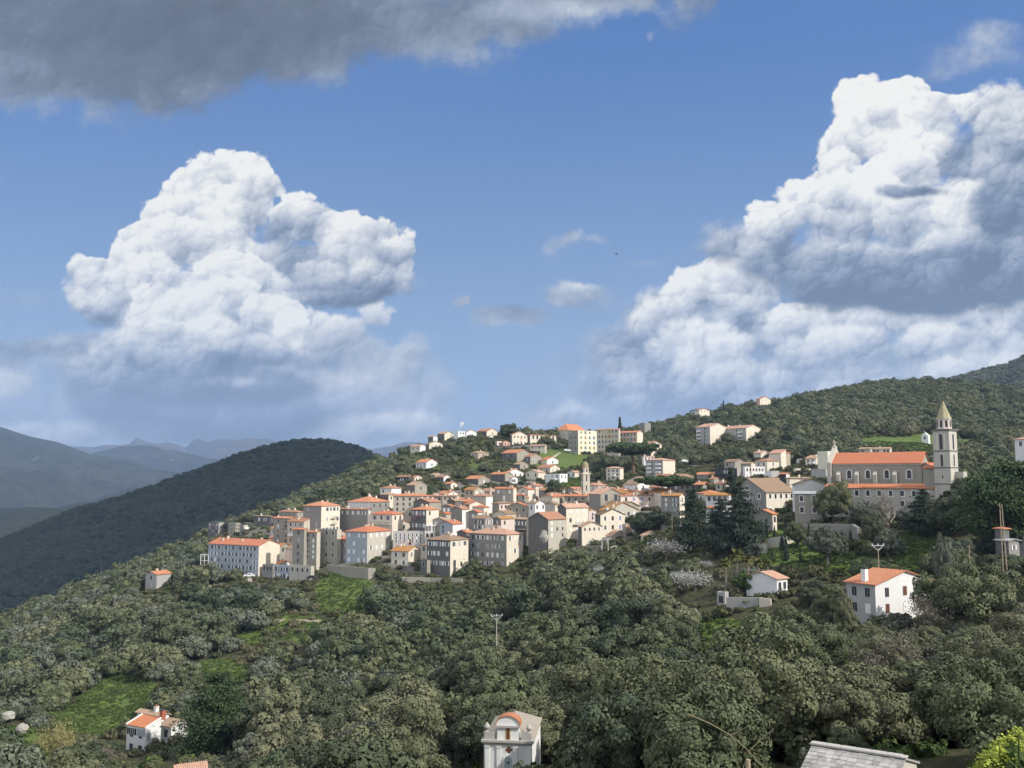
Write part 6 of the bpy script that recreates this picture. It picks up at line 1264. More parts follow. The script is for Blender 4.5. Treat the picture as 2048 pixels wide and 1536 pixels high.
def crown(name, mat, seed, rx=4.2, rz=3.0, cz=4.2, lobes=60, leaves=60, lr=1.15, size=.26, jit=.55, core=.78, bottom=-.45, squash=1.0, stretch=1.0, var=.5, cone=0.0, coremat=None, vb=.25):
    """a crown of leafy billows on an uneven dome"""
    r = np.random.default_rng(seed); nf = int(lobes * 2 / (1 - bottom)); i_ = np.arange(nf) + .5; ph = i_ * 2.39996 + r.uniform(0, 6); zf = 1 - 2 * i_ / nf; d = np.stack([np.cos(ph) * np.sqrt(1 - zf ** 2), np.sin(ph) * np.sqrt(1 - zf ** 2), zf], 1) + r.normal(size=(nf, 3)) * .16; d /= np.linalg.norm(d, axis=1, keepdims=True); d = d[d[:, 2] > bottom]; n = len(d)
    sh = 1 + .16 * np.sin(d[:, 0] * 3 + r.uniform(0, 6)) + .13 * np.sin(d[:, 1] * 4 + r.uniform(0, 6)) + .1 * np.sin(d[:, 2] * 5 + r.uniform(0, 6))
    rad = r.uniform(.62, 1.0, n) * sh; Cn = d * rad[:, None] * np.array([rx, rx, rz]); 
    if cone: Cn[:, :2] *= (1 - cone * (Cn[:, 2:3] / rz * .5 + .5))
    Cn[:, 2] += cz
    Vs, As, Fs = [], [], []; base = 0
    lrr = lr * r.uniform(.65, 1.35, n); lv = r.uniform(0, 1, n)
    for i in range(n):
        q = r.normal(size=(leaves, 3)); q += d[i] * 0.9; q /= np.linalg.norm(q, axis=1, keepdims=True)
        C = Cn[i] + q * lrr[i] * r.uniform(.78, 1.06, (leaves, 1)) * np.array([1, 1, .8 * squash])
        N = q + r.normal(size=q.shape) * jit; N /= np.linalg.norm(N, axis=1, keepdims=True)
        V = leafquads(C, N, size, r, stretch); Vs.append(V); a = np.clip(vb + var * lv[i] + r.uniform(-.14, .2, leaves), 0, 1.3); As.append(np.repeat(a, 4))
        Fs.append(np.arange(leaves * 4).reshape(-1, 4) + base); base += leaves * 4
    if core:      # inner foliage closing the gaps, painted darker as the crown's inner shade
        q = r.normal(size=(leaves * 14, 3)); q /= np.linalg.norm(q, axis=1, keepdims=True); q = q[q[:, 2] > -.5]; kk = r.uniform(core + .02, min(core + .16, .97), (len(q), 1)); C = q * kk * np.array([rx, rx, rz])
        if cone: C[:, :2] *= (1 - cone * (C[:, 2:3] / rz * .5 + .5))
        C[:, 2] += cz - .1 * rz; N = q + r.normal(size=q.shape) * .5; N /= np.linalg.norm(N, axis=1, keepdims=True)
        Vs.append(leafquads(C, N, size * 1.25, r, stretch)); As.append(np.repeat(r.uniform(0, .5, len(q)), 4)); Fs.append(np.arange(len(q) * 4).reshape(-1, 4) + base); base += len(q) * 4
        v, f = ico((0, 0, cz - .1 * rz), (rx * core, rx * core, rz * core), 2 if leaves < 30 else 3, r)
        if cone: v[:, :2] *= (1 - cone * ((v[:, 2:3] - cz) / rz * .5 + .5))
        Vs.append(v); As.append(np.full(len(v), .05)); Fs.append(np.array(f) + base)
    return fastmesh(name, np.concatenate(Vs), np.concatenate(Fs), [mat], {'v': np.concatenate(As)})
def trunkmesh(name, mat, seed, h0=4.2, spread=2.6, r0=.26, n=6, up=2.0, levels=1):
    r = random.Random(seed); m = MB(); lean = Vector((r.uniform(-.5, .5), r.uniform(-.5, .5), 0)); f = h0 * .42
    m.tube([(0, 0, -1.2), tuple(lean * .3 + Vector((0, 0, f * .5))), tuple(lean + Vector((0, 0, f)))], [r0 * 1.25, r0, r0 * .85], 7)
    for k in range(n):
        a = 2 * math.pi * k / n + r.uniform(-.4, .4); q = r.uniform(.6, 1.0); e = lean + Vector((math.cos(a) * spread * q, math.sin(a) * spread * q, f + up * r.uniform(.5, 1.2))); mid = lean.lerp(e, .5); mid.z = f + (e.z - f) * .4
        m.tube([tuple(lean + Vector((0, 0, f - .1))), tuple(mid), tuple(e)], [r0 * .6, r0 * .4, r0 * .15], 5)
    return m.mesh(name, [mat])
def baremesh(name, mat, seed, H0=6.5, spread=3.0, depth=4, r0=.22, droop=0.0, kids=3, blossoms=None, upk=.55, tw=1.0):
    """leafless branching"""
    r = random.Random(seed); m = MB(); tips = []
    def go(p, d, ln, rad, lev):
        q = p + d * ln * .5 + Vector((r.uniform(-.1, .1), r.uniform(-.1, .1), 0)) * ln; e = q + (d + Vector((r.uniform(-.3, .3), r.uniform(-.3, .3), r.uniform(-.1, .25) - droop * lev * .2))).normalized() * ln * .5
        m.tube([tuple(p), tuple(q), tuple(e)], [rad, rad * .8, rad * .55], 5 if lev < 2 else 3, cap=False)
        if lev >= depth: tips.append(e); return
        for k in range(kids if lev else kids + 1):
            a = r.uniform(0, 6.28); t = (d * upk + Vector((math.cos(a), math.sin(a), r.uniform(-.15, .5) - droop * .5)) * .8).normalized()
            go(e if k else q.lerp(e, .6), t, ln * r.uniform(.62, .82), rad * .56 * tw, lev + 1)
    go(Vector((0, 0, -.8)), Vector((0, 0, 1)), H0 * .33, r0, 0)
    me = m.mesh(name, [mat]); a = me.attributes.new('v', 'FLOAT', 'POINT'); a.data.foreach_set('value', np.full(len(me.vertices), .5, np.float32))
    return me, tips
def cloudleaf(name, mat, pts, per, size, spread, seed, var=.6, flat=1.0):
    r = np.random.default_rng(seed); P = np.repeat(np.array([tuple(p) for p in pts]), per, 0); C = P + r.normal(size=P.shape) * np.array([spread, spread, spread * flat]); N = r.normal(size=P.shape); N /= np.linalg.norm(N, axis=1, keepdims=True)
    V = leafquads(C, N, size, r); return fastmesh(name, V, np.arange(len(V)).reshape(-1, 4), [mat], {'v': np.repeat(r.uniform(0, var + .4, len(C)), 4)})
def tierpine(name, mat, seed, H0=14, rad=4.5, tiers=13, per=9, size=.22, base=1.5, droop=.12, leaves=75, flat=.28, taper=1.0):
    """conifer with separate horizontal boughs"""
    r = random.Random(seed); g = np.random.default_rng(seed); m = MB(); Vs, As = [], []
    m.tube([(0, 0, -1.5), (0, 0, H0 * .5), (.1, 0, H0)], [.34, .22, .04], 7)
    for t in range(tiers):
        z = base + (H0 - base) * (t / tiers) ** .9; rr = rad * (1 - (t / tiers) ** 1.3 * taper) + .25
        for k in range(max(4, int(per * rr / rad + 2))):
            a = r.uniform(0, 6.28); q = rr * r.uniform(.6, 1.08); e = Vector((math.cos(a) * q, math.sin(a) * q, z - droop * q + r.uniform(-.3, .5)))
            m.tube([(0, 0, z), tuple(e)], [.08, .03], 3, cap=False)
            n = int(leaves * (.35 + .65 * q / rad)); s = g.uniform(.15, 1.05, n) ** .8; C = np.array([(0, 0, z)]) + s[:, None] * (np.array(e) - np.array((0, 0, z))); w = .16 * q + .35
            C = C + g.normal(size=C.shape) * np.array([w, w, w * flat]) * (.45 + .6 * s[:, None]); N = g.normal(size=C.shape) * .6 + np.array([math.cos(a) * .3, math.sin(a) * .3, .8]); N /= np.linalg.norm(N, axis=1, keepdims=True)
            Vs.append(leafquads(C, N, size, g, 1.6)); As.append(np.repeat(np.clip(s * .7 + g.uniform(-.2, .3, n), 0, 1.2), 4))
    V = np.concatenate(Vs); me = fastmesh(name, V, np.arange(len(V)).reshape(-1, 4), [mat], {'v': np.concatenate(As)})
    return me, m.mesh('trunk', [M_BARKR])
def cypress_mesh(seed, H0=7.0, rad=.75):
    r = np.random.default_rng(seed); n = 900; z = r.uniform(0, 1, n) ** .9; prof = np.sin(np.clip(z * 1.05 + .12, 0, 1.16) ** .75 * math.pi * .93) ** .7 * (1 - z * .45); a = r.uniform(0, 6.28, n)
    R_ = rad * prof * r.uniform(.78, 1.05, n); C = np.stack([np.cos(a) * R_, np.sin(a) * R_, .3 + z * H0], 1); N = np.stack([np.cos(a), np.sin(a), np.full(n, .2)], 1) + r.normal(size=(n, 3)) * .35; N /= np.linalg.norm(N, axis=1, keepdims=True)
    V = leafquads(C, N, .14, r, 1.8); z2 = np.linspace(0, 1, 9); vv = []
    for q in z2: 
        pr = math.sin(min(q * 1.05 + .12, 1.16) ** .75 * math.pi * .93); pr = max(pr, .02) ** .7 * (1 - q * .45) * rad * .8
        for k in range(8): vv.append((math.cos(k * .785) * pr, math.sin(k * .785) * pr, .3 + q * H0))
    F = [[i * 8 + k, i * 8 + (k + 1) % 8, i * 8 + 8 + (k + 1) % 8, i * 8 + 8 + k] for i in range(8) for k in range(8)]
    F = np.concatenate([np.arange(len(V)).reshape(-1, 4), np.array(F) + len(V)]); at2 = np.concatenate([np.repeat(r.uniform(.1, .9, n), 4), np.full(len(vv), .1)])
    return fastmesh('crown', np.concatenate([V, vv]), F, [M_CEDAR], {'v': at2})
# prototypes
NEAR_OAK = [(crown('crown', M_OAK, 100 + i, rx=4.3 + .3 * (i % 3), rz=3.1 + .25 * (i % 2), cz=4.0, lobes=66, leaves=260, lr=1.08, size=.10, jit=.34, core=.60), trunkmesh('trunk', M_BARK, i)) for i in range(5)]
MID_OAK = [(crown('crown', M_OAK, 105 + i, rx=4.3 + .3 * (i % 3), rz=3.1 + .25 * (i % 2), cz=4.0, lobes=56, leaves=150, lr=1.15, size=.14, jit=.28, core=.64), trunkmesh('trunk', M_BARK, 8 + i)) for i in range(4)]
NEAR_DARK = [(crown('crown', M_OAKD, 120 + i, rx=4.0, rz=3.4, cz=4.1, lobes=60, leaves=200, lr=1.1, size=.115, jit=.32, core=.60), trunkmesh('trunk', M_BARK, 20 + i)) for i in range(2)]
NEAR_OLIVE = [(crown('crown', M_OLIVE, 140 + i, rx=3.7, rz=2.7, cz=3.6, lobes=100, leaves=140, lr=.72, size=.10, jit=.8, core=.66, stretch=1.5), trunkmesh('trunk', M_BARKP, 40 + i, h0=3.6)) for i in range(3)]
SHRUBS = [(crown('foliage', M_SHRUB, 160 + i, rx=1.7, rz=1.1, cz=.9, lobes=26, leaves=45, lr=.55, size=.13, jit=.7, core=.7), None) for i in range(3)]
GREENS = [(crown('crown', M_GREEN, 170 + i, rx=2.4, rz=1.7, cz=1.9, lobes=34, leaves=60, lr=.7, size=.17, jit=.7), trunkmesh('trunk', M_BARK, 60 + i, h0=2.2, spread=1.5, r0=.14)) for i in range(2)]
BARES = []
for i in range(3):
    me, tips = baremesh('trunk', M_BARE, 200 + i, H0=6.5 + i * .6, depth=4, kids=3, r0=.16)
    BARES.append((cloudleaf('crown', M_BARE, tips, 9, .07, .42, 210 + i), me))
BLOSS = []
for i in range(2):
    me, tips = baremesh('trunk', M_BARE, 230 + i, H0=5.6, depth=3, kids=4, r0=.14)
    BLOSS.append((cloudleaf('crown', M_BLOSS, tips, 17, .07, .48, 240 + i), me))
FAR_OAK = [crown('far_crown_%d' % i, M_OAK, 300 + i, rx=3.5 + .4 * (i % 3), rz=2.9, cz=2.9, lobes=15, leaves=64, lr=1.45, size=.25, jit=.22, core=.80, bottom=-.3) for i in range(6)]
FAR_OLIVE = [crown('far_olive_%d' % i, M_OLIVE, 320 + i, rx=3.2, rz=2.3, cz=2.4, lobes=16, leaves=56, lr=1.25, size=.24, jit=.3, core=.78, bottom=-.3) for i in range(2)]
FAR_DARK = [crown('far_dark_%d' % i, M_OAKD, 330 + i, rx=3.5, rz=3.0, cz=3.1, lobes=15, leaves=60, lr=1.4, size=.25, jit=.22, core=.80, bottom=-.3) for i in range(2)]
M_HILL_SHADE = foliage('hill_leaves', (.034, .052, .028), (.050, .070, .036), (.074, .09, .046))  # darker oak leaves; part of the hill's cloud shade is in this colour
HILLC = [crown('hill_crown_%d' % i, M_HILL_SHADE, 340 + i, rx=4.4, rz=3.3, cz=2.6, lobes=10, leaves=26, lr=1.9, size=.6, jit=.2, core=.88, bottom=-.1) for i in range(3)]
# ---- scatter
def allowed(x, y, z, hgt, rad, marg=2.2, top=.78):
    """False where a tree would stand on a building or hide one the photo shows"""
    ok = np.ones_like(x, bool); u, vb = world_uv(x, y, z); _, vt = world_uv(x, y, z + hgt); ru = rad * FPX / y
    for hh in HOUSES:
        ok &= ~in_poly(x, y, hh['poly'], marg if not hh.get('soft') else .8)
        b = hh['box']; cut = b[2] + (b[3] - b[2]) * (hh.get('top', top) if not hh.get('soft') else .5)
        cover = (y < hh['Y']) & (u + ru * .9 > b[0]) & (u - ru * .9 < b[1]) & (vt < cut) & (vb > b[2] - 2)
        ok &= ~cover
    for hh in HOUSES:
        if hh['Y'] < 230 and not hh.get('soft'):
            cx = sum(p[0] for p in hh['poly']) / 4; cy_ = sum(p[1] for p in hh['poly']) / 4; dx, dy = x - cx, y - cy_; a = dx * SUN_DIR.x + dy * SUN_DIR.y; b2 = abs(-dx * SUN_DIR.y + dy * SUN_DIR.x); ok &= ~((a > 0) & (a < 5 + hgt * (.45 if hh is FARM else .9)) & (b2 < 4 + rad))
    return ok
def scatter(y0, y1, cell, seed, uclip=(-90, 2140)):
    r = np.random.default_rng(seed); xs = np.arange(-y1 * .62, y1 * .62, cell); ys = np.arange(y0, y1, cell * .9)
    X, Y = np.meshgrid(xs, ys); X = X + (np.arange(X.shape[0]) % 2)[:, None] * cell * .5
    X = (X + r.uniform(-.42, .42, X.shape) * cell).ravel(); Y = (Y + r.uniform(-.42, .42, Y.shape) * cell).ravel()
    Z = H(X, Y); u, v = world_uv(X, Y, Z); k = (u > uclip[0]) & (u < uclip[1]) & (Y > y0) & (v < 1700)
    return X[k], Y[k], Z[k], u[k], v[k], r
def seen(x, y, z, h_):
    """does the top of a plant clear the ground in front of it, seen from the look-out"""
    t = (z + h_) / y; ok = np.ones(len(x), bool)
    for f in np.linspace(.15, .985, 40): ok &= H(x * f, y * f) / (y * f) < t + .002
    return ok
LM = []   # landmark names for labels (u, v, text)
for q in [(1015, 1480, 'white chapel'), (310, 1450, 'white stair house'), (1770, 1190, 'orange-roofed farmhouse'), (1545, 1160, 'white cottage'), (1480, 1120, 'palm cluster'), (993, 1290, 'forked pylon'), (1690, 1510, 'slab-roofed hut'),
          (2010, 1120, 'twin wooden pole'), (45, 1490, 'bottom left meadow'), (240, 1390, 'left slope meadow'), (1420, 1265, 'bright small meadow'), (1680, 1130, 'olive terrace'), (700, 1190, 'meadow with the sandy path'), (895, 1130, 'arched front row house'),
          (1850, 1100, 'green tower slope'), (1340, 1140, 'blossom trees'), (490, 1130, 'white hotel'), (300, 1160, 'lone grey-walled house'), (1260, 1350, 'brown earth track'), (2000, 1480, 'yellow flowering bush')]: LM.append(q)
def whereabouts(u, v):
    d, t = min((((u - a) ** 2 + ((v - b) * 1.3) ** 2), (a, b, s)) for a, b, s in LM)
    du, dv = u - t[0], v - t[1]; dist = math.sqrt(d); far = 'close by' if dist < 70 else 'some way' if dist < 170 else 'far'
    if abs(du) > abs(dv) * 1.2: dr = 'to the left of' if du < 0 else 'to the right of'
    else: dr = 'above' if dv < 0 else 'below'
    return ('near and %s the ' % dr if far == 'close by' else 'some way %s the ' % dr if far == 'some way' else 'far %s the ' % dr) + t[2]
GROUPS = {}
TREES = []
def tree(kind, cat, proto, x, y, z, rz, s, desc, sz=None, label=None, cname='crown'):
    u, v = world_uv(x, y, z + 3 * s); lab = label or (desc + ', ' + whereabouts(float(u), float(v)))
    r = empty(kind, (x, y, z), rz); r['label'] = lab; r['category'] = cat; r.scale = (s, s, sz or s)
    GROUPS.setdefault(lab, []).append(r)
    c, t = proto
    link(c.name.split('.')[0], c, r)
    if t: link('trunk', t, r)
    TREES.append((x, y, 4 * s)); return r
# specimens the photo singles out -------------------------------------------------
SPOTS = []
def spot(reg, u, v, Y=None):
    a, b = px(reg, u, v); y = Y or hit(a, b) or 300; p = at(a, b, y); return p.x, p.y, float(H(p.x, p.y)), a, b
def special(reg, u, v, hpx, proto, base_h, kind, cat, label, Y=None, wfac=1.0, seed=0):
    """plant standing at a pixel with a given height in photo pixels"""
    x, y, z, a, b = spot(reg, u, v, Y); hm = max(zof(b - hpx, y) - z, hpx / FPX * y * .8); s = hm / base_h; wfac *= (hpx / FPX * y) / hm; r = empty(kind, (x, y, z), seed * 1.7, label, cat); r.scale = (s * wfac, s * wfac, s)
    link(proto[0].name.split('.')[0], proto[0], r)
    if proto[1]: link('trunk', proto[1], r)
    SPOTS.append((x, y, s * wfac * 3.2, a, b)); return r
CED = [tierpine('crown', M_CEDAR, 400 + i, H0=14, rad=5.0, tiers=15, per=10, size=.12, droop=.16, leaves=150) for i in range(2)]
PIN = tierpine('crown', M_PINE, 410, H0=13, rad=6.0, tiers=12, per=12, size=.105, base=.8, droop=-.12, leaves=290, flat=.42, taper=.85)
special('X', 1388, 1098, 122, CED[0], 14, 'conifer', 'conifer', 'tall dark conifer left of the great stone gable, left one of the pair', None, .95, 1)
special('X', 1478, 1110, 150, CED[1], 14, 'conifer', 'conifer', 'big dark layered conifer standing in front of the great stone gable', None, .92, 2)
special('X', 1442, 1100, 105, CED[0], 14, 'conifer', 'conifer', 'lower dark conifer between the two big ones', None, 1.0, 3)
special('X', 1848, 1042, 66, CED[1], 14, 'conifer', 'conifer', 'small dark conifer right in front of the tall bell tower', 252, 1.7, 4)
special('X', 1462, 985, 52, CED[0], 14, 'conifer', 'conifer', 'dark conifer left of the white clinic', 345, 1.1, 5)
special('X', 432, 1530, 188, PIN, 13, 'pine_tree', 'pine', 'large bright green pine with upturned tufts right of the white stair house', 190, .82, 1)
UMB = (crown('crown', M_PINE, 420, rx=4.6, rz=1.5, cz=6.2, lobes=80, leaves=120, lr=.8, size=.15, bottom=-.15, core=.8, squash=.7), trunkmesh('trunk', M_BARKR, 5, h0=12, spread=3.0, r0=.3, n=5, up=1.2))
special('X', 1267, 945, 62, UMB, 8.1, 'umbrella_pine', 'pine', 'round umbrella pine in front of the beige school wing', 560, 1.25, 1)
special('X', 1338, 1000, 50, UMB, 8.1, 'umbrella_pine', 'pine', 'wide dark umbrella pine below the glazed apartment block', 405, 1.9, 2)
special('X', 1295, 1082, 56, NEAR_DARK[0], 7.8, 'round_tree', 'tree', 'round dark tree at the right foot of the pale pink long house', 345, 1.15, 1)
special('X', 1340, 1078, 48, NEAR_DARK[1], 7.8, 'round_tree', 'tree', 'dark rounded tree between the pink house and the lamp-like pole', 340, 1.2, 2)
special('X', 1108, 985, 24, NEAR_DARK[0], 7.8, 'round_tree', 'tree', 'small round tree below the white modern house', 455, 1.3, 3)
special('X', 1668, 1050, 80, NEAR_OAK[0], 7.4, 'broadleaf_tree', 'tree', 'tall brownish-green tree hiding the left half of the convent wing', None, .68, 1)
special('X', 1728, 1058, 46, NEAR_OLIVE[1], 6.5, 'broadleaf_tree', 'tree', 'domed grey-green tree at the foot of the convent wing', None, .85, 2)
special('X', 1655, 1130, 74, NEAR_OLIVE[0], 6.5, 'olive_tree', 'olive tree', 'large spreading olive on the bright grass terrace', None, .85, 3)
special('X', 1595, 1078, 34, NEAR_OAK[1], 7.4, 'broadleaf_tree', 'tree', 'leafy tree between the small chapel-like gable and the stone wing', 250, 1.0, 4)
special('X', 1748, 1075, 42, NEAR_DARK[1], 7.8, 'broadleaf_tree', 'tree', 'ivy-covered tree at the right end of the retaining wall', 232, .9, 5)
special('X', 1778, 1120, 58, NEAR_OLIVE[2], 6.5, 'broadleaf_tree', 'tree', 'grey bushy tree left of the green slope under the bell tower', None, .75, 6)
special('X', 1905, 1062, 70, NEAR_DARK[0], 7.8, 'oak_tree', 'tree', 'dense dark tree right behind the foot of the tall bell tower', 240, 1.3, 7)
PN2 = tierpine('crown', M_PINE, 430, H0=13, rad=5.6, tiers=9, per=11, size=.11, base=4.5, droop=-.05, leaves=330, flat=.35, taper=.55)
special('X', 1995, 1098, 150, PN2, 13, 'pine_tree', 'pine', 'tall spreading pine left of the twin wooden pole', 215, 1.0, 1)
special('X', 2060, 1098, 175, PN2, 13, 'pine_tree', 'pine', 'bright green pine cut by the right edge of the photo', 222, 1.25, 3)
special('X', 1955, 1050, 95, NEAR_DARK[1], 7.8, 'oak_tree', 'tree', 'dark tree mass right of the bell tower buttress', 250, 1.2, 8)
special('X', 1888, 1138, 62, NEAR_OLIVE[0], 6.5, 'olive_tree', 'olive tree', 'leaning grey tree on the edge of the green slope', 185, .65, 9)
special('X', 1930, 1255, 125, NEAR_OAK[2], 7.4, 'oak_tree', 'tree', 'big rounded oak immediately right of the orange-roofed farmhouse', 150, 1.05, 9)
special('X', 1240, 872, 40, (cypress_mesh(3), None), 7.3, 'cypress', 'cypress', 'thin dark cypress rising above the right end of the school roof', 700, 1.4, 1)
special('X', 1447, 815, 16, (cypress_mesh(4), None), 7.3, 'cypress', 'cypress', 'pair-like small cypress on the wooded skyline', 800, 1.8, 2)
special('X', 1018, 872, 24, NEAR_DARK[0], 7.8, 'round_tree', 'tree', 'round dark tree on the crest between the veranda house and the pink roof', 690, 1.6, 4)
BIGB, tips = baremesh('trunk', M_BARKP, 77, H0=13, depth=4, kids=3, r0=.42, upk=.8, tw=1.1)
special('I', 752, 1320, 82, (cloudleaf('crown', M_BARE, tips, 5, .06, .4, 5), BIGB), 12, 'bare_tree', 'bare tree', 'tall leafless tree with pale limbs in front of the convent wing', 240, 1.1, 1)
for k, (u, v, h_, w) in enumerate(((1702, 1258, 24, 1.4), (1728, 1264, 20, 1.5), (1765, 1262, 26, 1.5), (1800, 1256, 30, 1.4), (1690, 1230, 30, 1.0))): special('X', u, v, h_, NEAR_OLIVE[k % 3] if k % 2 else MID_OAK[k % 4], 6.8, 'bush', 'bush', '%s of the garden bushes along the foot of the orange-roofed farmhouse' % ('second from the left', 'third from the left', 'fourth from the left', 'rightmost', 'leftmost')[k], 156, w, k)
special('X', 1850, 1245, 90, BARES[0], 6.5, 'bare_tree', 'bare tree', 'twiggy leafless tree in front of the white gable of the farmhouse', 146, 1.0, 2)
special('X', 1800, 1345, 120, BARES[1], 7, 'bare_tree', 'bare tree', 'wide leafless tree below the orange-roofed farmhouse', 112, 1.15, 3)
special('X', 1655, 1420, 10, BARES[1], 7, 'bare_tree', 'bare tree', 'small leafless sapling among the lower right oaks', 100, 1, 5)
special('X', 362, 1560, 90, BARES[2], 7.4, 'bare_tree', 'bare tree', 'slim leafless tree right beside the outside stair of the white house', 192, .5, 4)
special('X', 210, 1560, 70, BARES[0], 6.5, 'bare_tree', 'bare tree', 'brown leafless tree below the left side of the white stair house', 185, 1.1, 6)
_wb, wt = baremesh('trunk', M_WILLOW, 88, H0=5.5, depth=4, kids=4, droop=.9, r0=.13)
special('X', 112, 1470, 72, (cloudleaf('crown', M_WILLOW, wt, 14, .07, .4, 8, flat=2.2), _wb), 5.6, 'willow_tree', 'willow', 'yellowish drooping willow-like tree above the bottom left meadow', 205, .9, 1)
for k, (u, v, hp, w, t) in enumerate(((1330, 1125, 62, 1.2, 'white blossom tree beside the orange-yellow garden hut'), (1290, 1160, 30, 1.2, 'small white blossom tree left of the big blossom tree'), (1238, 1215, 42, 1.2, 'white blossom shrub above the middle wood'),
          (1385, 1190, 62, 1.25, 'largest white blossom tree left of the palm cluster'), (1360, 1170, 36, 1.1, 'white blossom shrub behind the largest blossom tree'), (1412, 1142, 26, 1.2, 'white blossom sprays above the largest blossom tree'), (1205, 1150, 24, 1.4, 'leftmost faint white blossom shrub'))):
    special('X', u, v, hp, BLOSS[k % 2], 5.2, 'blossom_tree', 'blossom tree', t, None, w, k)
CYP = [(cypress_mesh(500 + i), None) for i in range(3)]
for k, (u, vt, vb) in enumerate(((587, 78, 235), (610, 78, 235), (655, 70, 240), (722, 128, 232), (818, 45, 165), (1017, 108, 265), (785, 215, 355), (825, 240, 445), (918, 200, 345), (1040, 180, 350), (568, 312, 390), (600, 345, 392), (943, 338, 450), (1028, 368, 435), (700, 330, 420), (1140, 135, 200), (1250, 140, 200), (1372, 165, 285), (60, 60, 240), (667, 330, 380))):
    w = ('first', 'second', 'third', 'fourth', 'fifth', 'sixth', 'seventh', 'eighth', 'ninth', 'tenth', 'eleventh', 'twelfth', 'thirteenth', 'fourteenth', 'fifteenth', 'sixteenth', 'seventeenth', 'eighteenth', 'nineteenth', 'twentieth')
    a, b = px('J', u, vb)
    rel = 'before the small chapel-like gable' if k < 4 else 'above the garden walls' if k in (4, 5, 15, 16, 17) else 'under the dark conifers' if k == 18 else 'on the bright garden terrace'
    order = sorted([q[0] for q in ((587,), (610,), (655,), (722,))]) if k < 4 else None
    nm = {0: 'leftmost', 1: 'second from the left', 2: 'third from the left', 3: 'rightmost'}.get(k)
    lab = {4: 'slender cypress above the stepped garden wall', 5: 'tall cypress at the left end of the retaining wall', 6: 'largest dark cypress in front of the climbing garden wall', 7: 'long thin cypress just right of the largest one', 8: 'dark cypress at the right tip of the climbing wall', 9: 'cypress right of the tall one by the retaining wall',
           10: 'small cypress against the sunlit garden wall', 11: 'tiniest cypress by the sunlit garden wall', 12: 'cypress in the lower grass left of the big olive', 13: 'short cypress right beside the lower grass one', 14: 'narrow cypress below the sunlit garden wall', 15: 'left small cypress against the retaining wall', 16: 'right small cypress against the retaining wall',
           17: 'dark cypress at the right end of the retaining wall', 18: 'slender cypress at the foot of the left big conifer', 19: 'stubby cypress below the stepped wall'}.get(k) or ('%s of four slim cypresses before the small chapel-like gable' % nm)
    special('J', u, vb, (vb - vt) / 4.267, CYP[k % 3], 7.3, 'cypress', 'cypress', lab, None, (1.05 if k not in (6,) else 1.4), k)
# palm cluster
def palm(u, vb, hp, Y, label, seed):
    r = random.Random(seed); x, y, z, a, b = spot('X', u, vb, Y); hm = max(zof(vb - hp, y) - z, 2); rt = empty('palm_tree', (x, y, z), 0, label, 'palm')
    m = MB(); m.tube([(0, 0, -1), (.1, 0, hm * .5), (0, .1, hm * .86)], [.3, .24, .22], 8); part(m, 'trunk', [M_BARKP], rt)
    m = MB(); A = []
    for k in range(46):
        az = r.uniform(0, 6.28); el = r.uniform(-.5, 1.25); L0 = hm * .2 * r.uniform(.8, 1.15); p = Vector((0, 0, hm * .87)); d = Vector((math.cos(az) * math.cos(el), math.sin(az) * math.cos(el), math.sin(el))); side = Vector((-math.sin(az), math.cos(az), 0)); pr = None
        for j in range(6):
            w = .3 * math.sin(math.pi * (j + .6) / 6.4); q = (p - side * w, p + side * w + Vector((0, 0, .0)))
            if pr: m.poly([pr[0], p + Vector((0, 0, .12)), p + Vector((0, 0, .12)), q[0]][:2] + [q[0]]); m.poly([pr[0], pr[1], q[1], q[0]])
            pr = q; p = p + d * L0 / 5; d = (d + Vector((0, 0, -.22))).normalized()
    o = part(m, 'crown', [M_PALM], rt); at3 = o.data.attributes.new('v', 'FLOAT', 'POINT'); at3.data.foreach_set('value', np.array([r.uniform(.1, 1.1) for _ in range(len(o.data.vertices))], np.float32)); SPOTS.append((x, y, 2.5, a, b))
for k, (u, vb, hp) in enumerate(((1452, 1190, 72), (1474, 1185, 84), (1497, 1188, 78), (1518, 1182, 64), (1536, 1172, 52))):
    palm(u, vb, hp, None, ('leftmost palm of the cluster beside the white cottage', 'tallest palm of the cluster beside the white cottage', 'middle palm of the cluster beside the white cottage', 'fourth palm of the cluster beside the white cottage', 'rightmost low palm touching the white cottage roof')[k], 700 + k)
special('X', 1498, 1188, 46, GREENS[0], 4.2, 'broadleaf_tree', 'tree', 'fresh green leafy tree under the palm cluster', None, 1.1, 4)
special('X', 2012, 1172, 62, NEAR_DARK[1], 7.8, 'oak_tree', 'tree', 'dark bushy tree in front of the orange-capped turret', None, 1.3, 12)
special('X', 1045, 1600, 62, NEAR_OAK[3], 7.4, 'oak_tree', 'tree', 'glossy young oak hiding the right side of the chapel front', 92, .62, 11)
# ---- near trees, each a thing
def avoid_spots(x, y, fac=.55):
    ok = np.ones(len(x), bool)
    for sx, sy, sr, su, sv_ in SPOTS: ok &= np.hypot(x - sx, y - sy) > sr * fac + 2.2
    # keep the sight lines to the specimens
    u, v = world_uv(x, y, H(x, y)); _, vt = world_uv(x, y, H(x, y) + 6.5)
    for sx, sy, sr, su, sv_ in SPOTS:
        ok &= ~((y < sy) & (abs(u - su) < (sr * .45 + 2.6) * FPX / sy) & (vt < sv_ - 12) & (v > sv_ - 40))
    return ok
DY = 212
X, Y, Z, U, V, r = scatter(64, DY, 8.0, 901)
